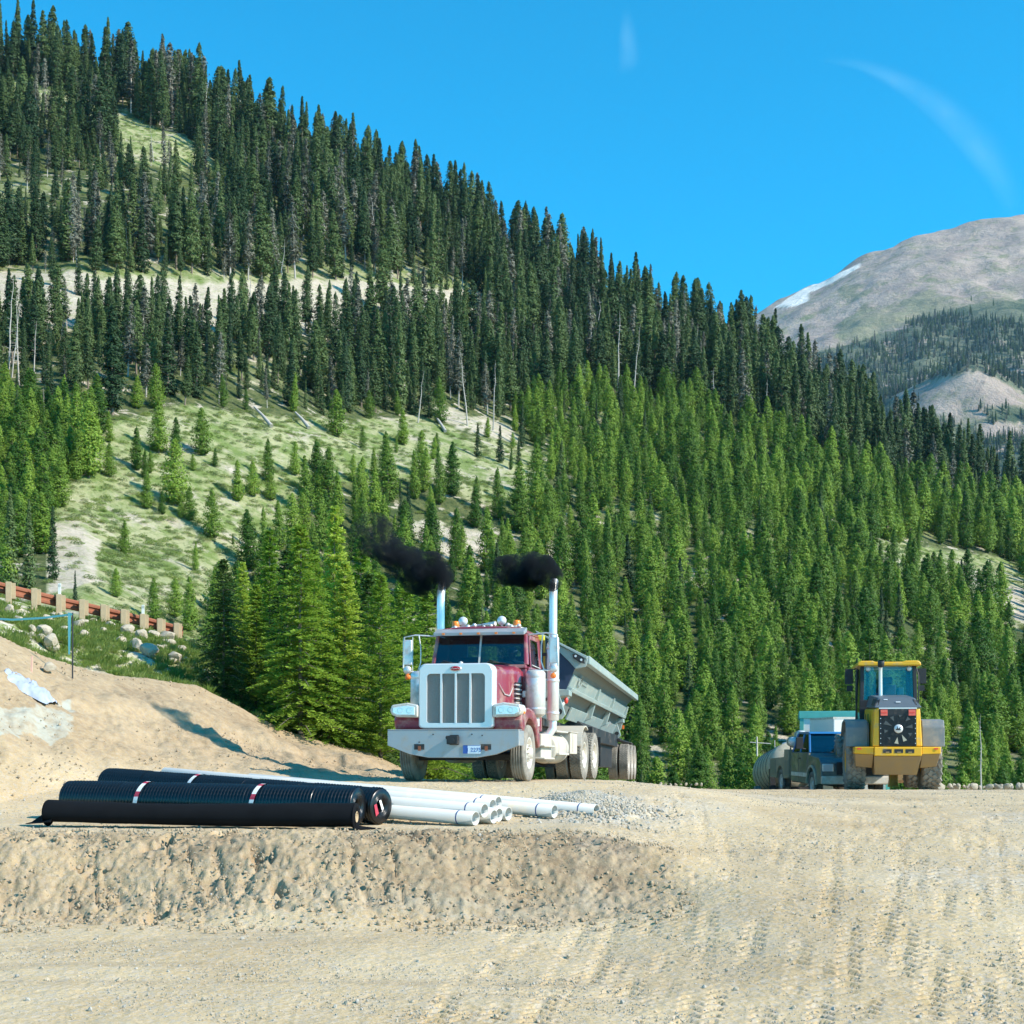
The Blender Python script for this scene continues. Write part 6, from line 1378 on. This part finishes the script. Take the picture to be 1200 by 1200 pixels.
def tank_trailer():
    T = empty('tank_trailer', (9.40, 46.9, .62), (rad(-5.5), 0, rad(-1)), 'tan ribbed water tank trailer parked behind the pickup', 'tank trailer')
    v = MB(); prof = [(0, 0), (.5, .03), (.74, .12)]; y = .2
    for k in range(6): prof += [(.80, y), (.80, y + .50), (.765, y + .52), (.765, y + .56)]; y += .60
    prof += [(.74, y + .05), (.5, y + .14), (0, y + .17)]
    v.lathe(prof, (0, 0, .92), (0, 1, 0), 36); tk = v.build('tank', M_tan, T)
    v = MB(); y = .2
    for k in range(5): v.lathe([(.802, y + .53), (.812, y + .535), (.812, y + .555), (.802, y + .56)], (0, 0, .92), (0, 1, 0), 36); y += .60
    v.build('hoop', M_black, tk); v = MB(); v.lathe([(0, .07), (.2, .06), (.22, 0)], (0, .9, 1.70), (0, 0, 1), 20); v.lathe([(0, .09), (.16, .07), (.17, 0)], (0, 2.6, 1.70), (0, 0, 1), 20); v.build('hatch', M_bright, tk)
    v = MB(); v.b2((-.85, -.1, .05), (.85, 4.1, .2)); v.b2((-.80, -.1, .2), (-.62, .15, .8)); v.b2((.62, -.1, .2), (.80, .15, .8)); v.b2((-.86, 3.2, -.1), (-.6, 3.9, .35)); v.cyl((-.8, 2.0, -.02), (.8, 2.0, -.02), .05); v.build('chassis', M_black, T)
    v = MB(); v.cyl((-.7, 3.2, 1.5), (-.7, 3.2, 2.2), .03); v.cyl((-.95, 3.2, 2.0), (-.2, 3.2, 1.95), .015); v.cyl((-.1, 3.0, 1.6), (-.1, 3.0, 2.05), .015); v.build('filler_post', M_alu, T)
    for s in (-1, 1): add_wheel(T, (s * .90, 2.0, .0), s, R=.36, W=.22, rim=.2, tread='rib', dish='back')
tank_trailer()
def cabin():
    x0, x1, y0, y1, zb, zt = 10.35, 13.6, 50.4, 54.5, -1.2, 3.42
    T = empty('site_cabin', (x0, y0, zb), (0, 0, rad(-11.0)), label='white site cabin with teal trim and flat roof behind the pickup', cat='cabin')
    x1 -= .2; v = MB(); v.b2((0, 0, 0), (x1 - x0, y1 - y0, zt - zb - .2)); w_ = v.build('wall', M_wall, T)
    v = MB(); v.b2((-.06, -.06, zt - zb - .26), (x1 - x0 + .06, y1 - y0 + .06, zt - zb)); v.build('roof_trim', M_teal, T, .01)
    v = MB(); v.b2((-.03, -.03, 0), (.10, .10, zt - zb - .26)); v.b2((x1 - x0 - .1, -.03, 0), (x1 - x0 + .03, .1, zt - zb - .26)); v.build('corner_trim', M_teal, T)
    v = MB()
    for k in range(5): v.b2((.35 + k * .3, -.008, 1.9), (.36 + k * .3, .002, zt - zb - .28))
    v.build('panel_seams', mat('seam grey', (.5, .5, .47), .7), w_)
    T = empty('box_trailer', (10.72, 46.9, .62), (0, 0, rad(5)), label='plain white enclosed trailer in front of the teal-trimmed cabin', cat='trailer')
    v = MB(); v.b2((0, 0, .45), (2.3, 2.6, 2.52)); v.build('body', M_wall, T, .03)
    v = MB(); v.b2((-.01, -.01, 2.46), (2.31, 2.61, 2.53)); v.b2((.1, -.6, .35), (2.2, 2.6, .45)); v.build('edge_trim', M_alu, T)
    for s, x in ((-1, .12), (1, 2.18)): add_wheel(T, (x, 2.2, .32), s, R=.34, W=.2, rim=.18, tread='rib', dish='back')
cabin()

# ------------------------------------------------------------------ guardrail
def guardrail():
    ps = [(10, 682, 703, 40.4), (40, 689.5, 710, 41.0), (69, 696.5, 717, 41.7), (96, 702.5, 722, 42.2), (121, 708.5, 726, 42.7), (144.5, 714, 732, 43.0), (167, 719.5, 737, 43.3), (187, 725, 741, 43.6), (206.5, 730, 745, 43.8)]
    ps = [(-52, 667, 687, 39.4), (-21, 674, 696, 39.9)] + ps
    T = empty('guardrail', tuple(onground(110, 42.4)), label='rusty steel guardrail on stout timber posts along the road above the grassy slope', cat='guardrail')
    o = Vector(T.location); tops = []
    for u, pt, pb, d in ps:
        zt = EYE + (HOR - pt) / F * d; zb = min(g1((u - 600) / F * d, d) - .3, EYE + (HOR - pb) / F * d); x = (u - 600) / F * d
        v = MB(); v.box((0, 0, (zb - zt) / 2), (.17, .19, zt - zb), rot=(0, 0, .35)); v.box((.02, .24, -.24), (.19, .22, .46), rot=(0, 0, .35)); v.build('post', M_timb, T, .012, loc=Vector((x, d, zt)) - o)
        tops.append(Vector((x + .04, d + .42, zt - .22)) - o)
    v = MB(); pr = [(0, -.16), (.045, -.12), (.045, -.06), (-.02, -.02), (-.02, .02), (.045, .06), (.045, .12), (0, .16)]; k = len(pr); V = []
    e = tops[-1] + (tops[-1] - tops[-2]) * .15; line = tops + [e]
    for p in line: V += [p + Vector((0, -a, b)) for a, b in pr]
    v.add(V, [(j * k + i, j * k + i + 1, (j + 1) * k + i + 1, (j + 1) * k + i) for j in range(len(line) - 1) for i in range(k - 1)], 0, False)
    b = v.build('rail_beam', M_rust, T); s_ = b.modifiers.new('s', 'SOLIDIFY'); s_.thickness = .006
    for u, py, d, h, lb in ((69, 697, 41.7, .34, 'small white marker post standing at the third guardrail post'), (167, 720, 43.3, .30, 'small white marker post standing near the right end of the guardrail')):
        v = MB(); x = (u - 600) / F * d; v.b2((-.04, -.02, -.95), (.04, .02, h)); v.b2((-.045, -.025, h - .1), (.045, -.021, h - .03), 1); tag(v.build('marker_post', [M_wall, M_alu], loc=(x, d + .06, EYE + (HOR - py) / F * d)), lb, 'marker post')
guardrail()

# ------------------------------------------------------------------ pole with tape, white sheets, stake
def gpy(u, py, lo, hi):
    ds = np.linspace(lo, hi, 400); x = (u - 600) / F * ds; p = HOR - (G(x, ds) - EYE) / ds * F; k = np.where(p <= py)[0]
    return ds[k[0]] if len(k) else hi
def berm_bits():
    d = gpy(86, 790, 22, 31); x = (85 - 600) / F * d; zb = g1(x, d); zt = EYE + (HOR - 718) / F * d
    T = empty('tape_pole', (x, d, zb), label='dark pole strung with thin turquoise tape at the top of the dirt berm', cat='pole')
    v = MB(); v.cyl((0, 0, -.2), (0, 0, zt - zb), .018, n=8); v.build('pole', M_dark, T)
    v = MB(); M_tq = mat('turquoise tape', (.10, .34, .38), .5); L_ = [(-2.2, .3, zt - zb - .10), (-1.4, .2, zt - zb - .16), (-.7, .1, zt - zb - .13), (0, -.02, zt - zb - .06)]
    for i in range(3): V, Fs = poly_plate([L_[i], L_[i + 1], Vector(L_[i + 1]) + Vector((0, 0, .045)), Vector(L_[i]) + Vector((0, 0, .045))], .004); v.add(V, Fs)
    V, Fs = poly_plate([(-.09, -.01, .55), (-.05, -.01, .55), (-.03, -.01, zt - zb), (-.10, -.01, zt - zb)], .004); v.add(V, Fs); v.build('tape', M_tq, T)
    # crumpled white sheet
    d = gpy(33, 811, 20, 31); r = np.random.default_rng(2); n, m = 46, 26; U, W_ = np.meshgrid(np.linspace(-1, 1, n), np.linspace(-1, 1, m))
    X = U * .50 + .04 * fbm(U * 3, W_ * 3, 5); Y = W_ * .38 + .05 * fbm(U * 3 + 7, W_ * 3, 6); H = .17 * (1 - U ** 4) * (1 - W_ ** 4) + .16 * np.abs(fbm(U * 4, W_ * 3, 9, 4)) * (1 - W_ ** 2) + .02
    x0 = (33 - 600) / F * d; gz = G(x0 + X, d + Y); me = npmesh('white_sheet', np.stack([X, Y, gz - g1(x0, d) + H], -1).reshape(-1, 3), gridfaces(m, n), [mat('white plastic sheet', (.36, .40, .48), .5, var=.25)], True)
    o = link('plastic_sheet', me, loc=(x0, d, g1(x0, d))); tag(o, 'crumpled white plastic sheet lying on the dirt berm', 'plastic sheet')
    d = gpy(37, 793, 20, 31); x = (37 - 600) / F * d; v = MB(); v.box((0, 0, .18), (.035, .02, .5), rot=(0, .04, 0)); tag(v.build('survey_stake', mat('pink-topped stake', (.75, .45, .35), .7), loc=(x, d, g1(x, d))), 'thin pinkish survey stake standing behind the white plastic sheet', 'stake')
    d = gpy(72, 818, 20, 31); x = (72 - 600) / F * d; v = MB(); v.tube([(-.28, 0, .10), (-.1, .03, .07), (.12, -.02, .04), (.2, 0, .03)], [.03, .02, .025, .02], 8); v.sph((.21, 0, .03), .035, 8, m=1); tag(v.build('hose_piece', [mat('blue green hose', (.08, .25, .26), .5), M_rust], loc=(x, d, g1(x, d))), 'short dark green hose lying right of the white plastic sheet', 'hose')
berm_bits()

# ------------------------------------------------------------------ rolls and pipes
def rollobj(name, pa, pb, R, mats, label, cat, ridge=0, sag=0, group=None, ring=900, nseg=52, flat=0):
    pa, pb = Vector(pa), Vector(pb); L_ = (pb - pa).length; ax = (pb - pa).normalized(); side = Vector((0, 0, 1)).cross(ax).normalized(); up = ax.cross(side)
    s = np.linspace(0, L_, ring); a = np.linspace(0, 2 * np.pi, nseg, endpoint=False); S, A = np.meshgrid(s, a, indexing='ij')
    rr_ = np.full(S.shape, R)
    if ridge: rr_ = rr_ + ridge * (np.sin(S / .052 * 2 * np.pi) > .1) + ridge * .8 * (np.sin(A * 26 + S * 3) > .3) + .004 * fbm(S * 2, A, 3)
    else: rr_ = rr_ + .012 * fbm(S * 2.2, np.cos(A) * 1.5, 5) + .008 * np.sin(A * 2 + S * 1.3)
    Z = np.sin(A) * rr_; H = np.cos(A) * rr_
    Z = np.where(Z < 0, Z * (1 - flat), Z); zs = -sag * np.sin(S / L_ * np.pi * 1.0) 
    V = np.array(pa)[None, None] + S[..., None] * np.array(ax) + H[..., None] * np.array(side) + (Z + zs)[..., None] * np.array(up)
    i = np.arange(ring * nseg).reshape(ring, nseg); j = np.roll(i, -1, 1)
    me = npmesh(name, V.reshape(-1, 3) - np.array(pa), np.stack([i[:-1].ravel(), j[:-1].ravel(), j[1:].ravel(), i[1:].ravel()], 1), [mats[0]], True)
    T = link(name, me, loc=pa); tag(T, label, cat, group)
    for p, sg in ((pa, -1), (pb, 1)):
        v = MB(); a0 = Vector(p) - pa
        v.lathe([(R * 1.0, 0), (R * .98, .012), (R * .55, -.0), (R * .42, -.01), (R * .36, -.02), (R * .34, -.16)], a0 + Vector((0, 0, 0)), ax * sg, 40)
        rs = [R * (.42 + .055 * k) for k in range(10)]
        for q in rs: v.lathe([(q, .0), (q + .004, .008), (q + .009, .0)], a0, ax * sg, 40)
        v.lathe([(0, -.14), (R * .35, -.14)], a0, ax * sg, 30); v.build('roll_end', mats[0], T)
    return T, ax, side, up
def bands(T, ax, side, up, L_, R, ts, a0=-20, a1=200):
    for t in ts:
        v = MB(); n = 26; w_ = .035
        for i in range(n):
            A0, A1 = rad(a0 + (a1 - a0) * i / n), rad(a0 + (a1 - a0) * (i + 1) / n); rr_ = R + .024
            def q(an, s_): return ax * (t * L_ + s_ + .05 * math.sin(an)) + side * math.cos(an) * rr_ + up * math.sin(an) * rr_
            v.add([q(A0, -w_), q(A1, -w_), q(A1, w_), q(A0, w_)], [(0, 1, 2, 3)], 1 if (i // 2) % 3 == 1 else 0)
        v.build('printed_band', [M_tape, M_tapr], T)
def yard():
    def pp(u, py, d): return P(u, py, d)
    # order: left end -> right end
    A, B = pp(57, 951, 19.4), pp(417, 957, 18.72)
    A.z = g1(A.x, A.y) + .185; B.z = g1(B.x, B.y) + .175
    T, ax, sd, up = rollobj('fabric_roll', A, B, .185, [M_fab], 'smooth black geotextile fabric roll lying in front of the mesh rolls', 'fabric roll', sag=.03, flat=.35, ring=160)
    v = MB(); L_ = (B - A).length; e = B - A; v.lathe([(.075, .015), (.06, .02), (.055, -.1)], e, ax, 24); v.lathe([(0, -.08), (.055, -.08)], e, ax, 24, 1); v.build('cardboard_core', [M_card, M_dark], T)
    v = MB(); v.add([(-.28, -.10, -.15), (.1, -.22, -.12), (.1, .02, .10), (-.02, .05, .02), (-.22, -.02, -.13)], [(0, 1, 2, 3, 4)]); v.add([(B - A) + Vector(p) for p in ((.0, -.12, -.17), (.10, -.10, -.165), (.34, .0, -.165), (.1, .05, -.14), (-.1, .02, -.1))], [(0, 1, 2, 3, 4)]); o = v.build('loose_flap', M_fab, T); o.modifiers.new('s', 'SOLIDIFY').thickness = .012
    A, B = pp(82, 930, 20.75), pp(419, 942, 19.22); R = .255
    A.z = g1(A.x, A.y) + R + .03; B.z = g1(B.x, B.y) + R + .035
    T, ax, sd, up = rollobj('geogrid_roll', A, B, R, [M_geo], 'black geogrid mesh roll with two printed bands, just behind the smooth fabric roll', 'geogrid roll', ridge=.011, group=None); bands(T, ax, sd, up, (B - A).length, R, (.28, .68))
    A, B = pp(128, 909, 22.6), pp(446, 947, 19.65); R = .245
    A.z = g1(A.x, A.y) + R + .02; B.z = g1(B.x, B.y) + R + .02
    T, ax, sd, up = rollobj('geogrid_roll', A, B, R, [M_geo], 'rearmost black geogrid mesh roll, its taped end sticking out beside the white pipes', 'geogrid roll', ridge=.011); bands(T, ax, sd, up, (B - A).length, R, (.36,))
    v = MB(); e = B - A + ax * .02; v.add([e + sd * a * .01 + up * b * .01 for a, b in ((-6, 8), (-2, 9), (5, -4), (1, -6))], [(0, 1, 2, 3)]); v.add([e + sd * a * .01 + up * b * .01 for a, b in ((-17, 2), (-12, 4), (-6, -10), (-12, -14))], [(0, 1, 2, 3)], 1); v.build('end_label', [M_tape, M_tapr], T)
    # pipes
    dirv = Vector((-.84, .54, 0)).normalized()
    spec = [(557.5, 961, 19.35, 'lowest white pipe nearest the camera, first of the bottom row'), (579, 962, 19.75, 'white pipe second from the front in the bottom row'), (596, 957.5, 20.25, 'white pipe at the right end of the bottom row of the bundle'),
            (568, 950, 19.5, 'front white pipe of the bundle\'s upper row'), (585, 955, 19.95, 'short-sticking white pipe low in the middle of the bundle'), (577.5, 944.5, 20.2, 'white pipe at the top of the bundle behind the front one'), (584, 941, 20.6, 'rearmost white pipe at the top of the bundle'),
            (650, 952, 20.6, 'separate white pipe lying behind the bundle, left one of two'), (699, 952, 20.75, 'separate white pipe reaching farthest to the right')]
    for i, (u, py, d, lb) in enumerate(spec):
        B = pp(u, py, d); L_ = 6.9; r_ = .098
        if i in (0, 1, 2, 7, 8): B.z = g1(B.x, B.y) + r_ + .012
        A = B + dirv * L_
        zA = max(g1(A.x, A.y), g1(B.x + dirv.x * 3, B.y + dirv.y * 3) * 2 - g1(B.x, B.y)) + r_ + (B.z - g1(B.x, B.y) - r_); A.z = zA - .03
        ax = (B - A).normalized(); Ln = (B - A).length
        v = MB(); v.lathe([(r_, 0), (r_, Ln - .001), (r_ * .9, Ln), (r_ * .88, Ln - .4), (r_ * .88, .1), (r_ * .9, 0), (r_, 0)], A, ax, 28)
        o = v.build('white_pipe', M_pvc, loc=None); tag(o, lb, 'pipe', 'white plastic pipes')
        v = MB(); v.lathe([(r_ + .001, Ln - .28), (r_ + .0025, Ln - .278), (r_ + .0025, Ln - .262), (r_ + .001, Ln - .26)], A, ax, 28); v.build('insertion_mark', mat('blue print line', (.05, .1, .25), .6), o)
yard()

# ------------------------------------------------------------------ exhaust smoke
def smoke(name, pts, c0, label, dens):
    """pts: (u, py, d, radius m, ...) blobs; one closed shape filled with dark smoke"""
    m = bpy.data.materials.new(name); m.use_nodes = True; N, L = nodes(m); N.clear()
    v = N.new('ShaderNodeVolumePrincipled'); v.inputs['Color'].default_value = (.045, .052, .062, 1); v.inputs['Anisotropy'].default_value = .1
    g = N.new('ShaderNodeNewGeometry'); nz = N.new('ShaderNodeTexNoise'); nz.inputs['Scale'].default_value = 3.2; nz.inputs['Detail'].default_value = 5; nz.inputs['Roughness'].default_value = .6; L.new(g.outputs['Position'], nz.inputs['Vector'])
    mr = N.new('ShaderNodeMapRange'); mr.inputs[1].default_value = .41; mr.inputs[2].default_value = .62; mr.inputs[3].default_value = .05; L.new(nz.outputs['Fac'], mr.inputs[0])
    vd = N.new('ShaderNodeVectorMath'); vd.operation = 'DISTANCE'; L.new(g.outputs['Position'], vd.inputs[0]); vd.inputs[1].default_value = c0
    m2 = N.new('ShaderNodeMapRange'); m2.inputs[1].default_value = .1; m2.inputs[2].default_value = 2.1; m2.inputs[3].default_value = dens; m2.inputs[4].default_value = dens * .07; L.new(vd.outputs['Value'], m2.inputs[0])
    mu = N.new('ShaderNodeMath'); mu.operation = 'MULTIPLY'; L.new(mr.outputs[0], mu.inputs[0]); L.new(m2.outputs[0], mu.inputs[1]); L.new(mu.outputs[0], v.inputs['Density'])
    o_ = N.new('ShaderNodeOutputMaterial'); L.new(v.outputs[0], o_.inputs['Volume'])
    b = MB(); r = random.Random(5)
    for u, py, d, R in pts:
        p = P(u, py, d); R *= 1.32; b.sph(p, R, 16)
        for k in range(5): b.sph(p + Vector((r.uniform(-1, 1), r.uniform(-1, 1), r.uniform(-1, 1))) * R * .65, R * r.uniform(.35, .6), 10)
    o = b.build(name, m); rm = o.modifiers.new('remesh', 'REMESH'); rm.mode = 'VOXEL'; rm.voxel_size = .045; sm = o.modifiers.new('smooth', 'SMOOTH'); sm.iterations = 4; sm.factor = .5
    tag(o, label, 'smoke', kind='stuff')
tl = TR.matrix_basis @ Vector((-1.17, 3.43, 4.05)); tr_ = TR.matrix_basis @ Vector((1.17, 3.43, 4.05))
print('stack tips', [(600 + F * t.x / t.y, HOR - (t.z - EYE) / t.y * F) for t in (tl, tr_)])
smoke('exhaust_smoke', [(514, 684, 28.6, .10), (517, 674, 28.6, .22), (504, 668, 28.7, .30), (490, 676, 28.8, .28), (482, 664, 28.9, .32), (468, 656, 29, .24), (458, 648, 29, .26), (446, 640, 29.1, .24), (436, 632, 29.2, .30), (426, 624, 29.3, .22), (444, 626, 29.2, .28), (440, 618, 29.2, .24), (424, 626, 29.3, .22), (430, 614, 29.3, .18)],
      tuple(P(505, 668, 28.7)), 'dark smoke plume drifting left from the left exhaust stack', 15)
smoke('exhaust_smoke', [(647, 686, 28.0, .10), (646, 676, 28, .20), (636, 668, 28, .24), (624, 664, 28.1, .24), (612, 668, 28.2, .27), (598, 668, 28.3, .25), (588, 664, 28.3, .17), (586, 674, 28.3, .13)],
      tuple(P(625, 668, 28.1)), 'dark smoke plume bending left from the right exhaust stack', 15)

# faint cirrus high above the range
def cirrus():
    m = bpy.data.materials.new('thin cirrus'); m.use_nodes = True; N, L = nodes(m); N.clear()
    tc = N.new('ShaderNodeAttribute'); tc.attribute_name = 'edge'; g = N.new('ShaderNodeNewGeometry'); nz = N.new('ShaderNodeTexNoise'); nz.inputs['Scale'].default_value = .006; nz.inputs['Detail'].default_value = 9; L.new(g.outputs['Position'], nz.inputs['Vector'])
    mu = N.new('ShaderNodeMath'); mu.operation = 'MULTIPLY'; L.new(tc.outputs['Fac'], mu.inputs[0]); L.new(nz.outputs['Fac'], mu.inputs[1]); m3 = N.new('ShaderNodeMath'); m3.operation = 'MULTIPLY'; m3.inputs[1].default_value = .16; L.new(mu.outputs[0], m3.inputs[0])
    t = N.new('ShaderNodeBsdfTransparent'); d = N.new('ShaderNodeBsdfTranslucent'); d.inputs[0].default_value = (.95, .95, .95, 1); d2 = N.new('ShaderNodeBsdfDiffuse'); d2.inputs[0].default_value = (.95, .95, .95, 1); ad = N.new('ShaderNodeAddShader'); L.new(d.outputs[0], ad.inputs[0]); L.new(d2.outputs[0], ad.inputs[1])
    mx = N.new('ShaderNodeMixShader'); L.new(m3.outputs[0], mx.inputs[0]); L.new(t.outputs[0], mx.inputs[1]); L.new(ad.outputs[0], mx.inputs[2]); o_ = N.new('ShaderNodeOutputMaterial'); L.new(mx.outputs[0], o_.inputs[0])
    for line, wd in (([(955, 70), (1010, 74), (1060, 96), (1110, 130), (1155, 175), (1178, 215), (1196, 262)], [3, 9, 15, 22, 26, 20, 15]), ([(735, 10), (737, 45), (738, 70), (730, 88)], [8, 13, 15, 8])):
        n = 60; q = np.linspace(0, len(line) - 1, n); k = np.arange(len(line)); lu = np.interp(q, k, [p[0] for p in line]); lp = np.interp(q, k, [p[1] for p in line]); wv = np.interp(q, k, wd)
        for _ in range(6): lu[1:-1] = (lu[:-2] + 2 * lu[1:-1] + lu[2:]) / 4; lp[1:-1] = (lp[:-2] + 2 * lp[1:-1] + lp[2:]) / 4
        du = np.gradient(lu); dp = np.gradient(lp); ln = np.hypot(du, dp); nu, npy = -dp / ln, du / ln
        V = []; e = []
        for i in range(n):
            for j in range(9):
                f = (j - 4) / 4; V.append(P(lu[i] + nu[i] * f * wv[i], lp[i] + npy[i] * f * wv[i], 9000)); e.append((1 - f * f) ** 1.5 * min(1, i / 18, (n - 1 - i) / 18) * (.6 + .4 * f))
        me = npmesh('cirrus', [tuple(p) for p in V], gridfaces(n, 9), [m], True); setattr_(me, 'edge', np.clip(e, 0, 1)); tag(link('cloud', me), kind='structure')
cirrus()
# ------------------------------------------------------------------ haze
def haze():
    m = bpy.data.materials.new('mountain haze'); m.use_nodes = True; N, L = nodes(m); N.clear()
    v = N.new('ShaderNodeVolumePrincipled'); v.inputs['Color'].default_value = (.38, .66, 1, 1); v.inputs['Density'].default_value = HAZE_D; v.inputs['Anisotropy'].default_value = .0
    o = N.new('ShaderNodeOutputMaterial'); L.new(v.outputs[0], o.inputs['Volume'])
    b = MB(); b.b2((-4500, -1600, -60), (4500, 4300, 1150)); tag(b.build('haze', m), kind='stuff')
HAZE_D = 4.5e-5
haze()
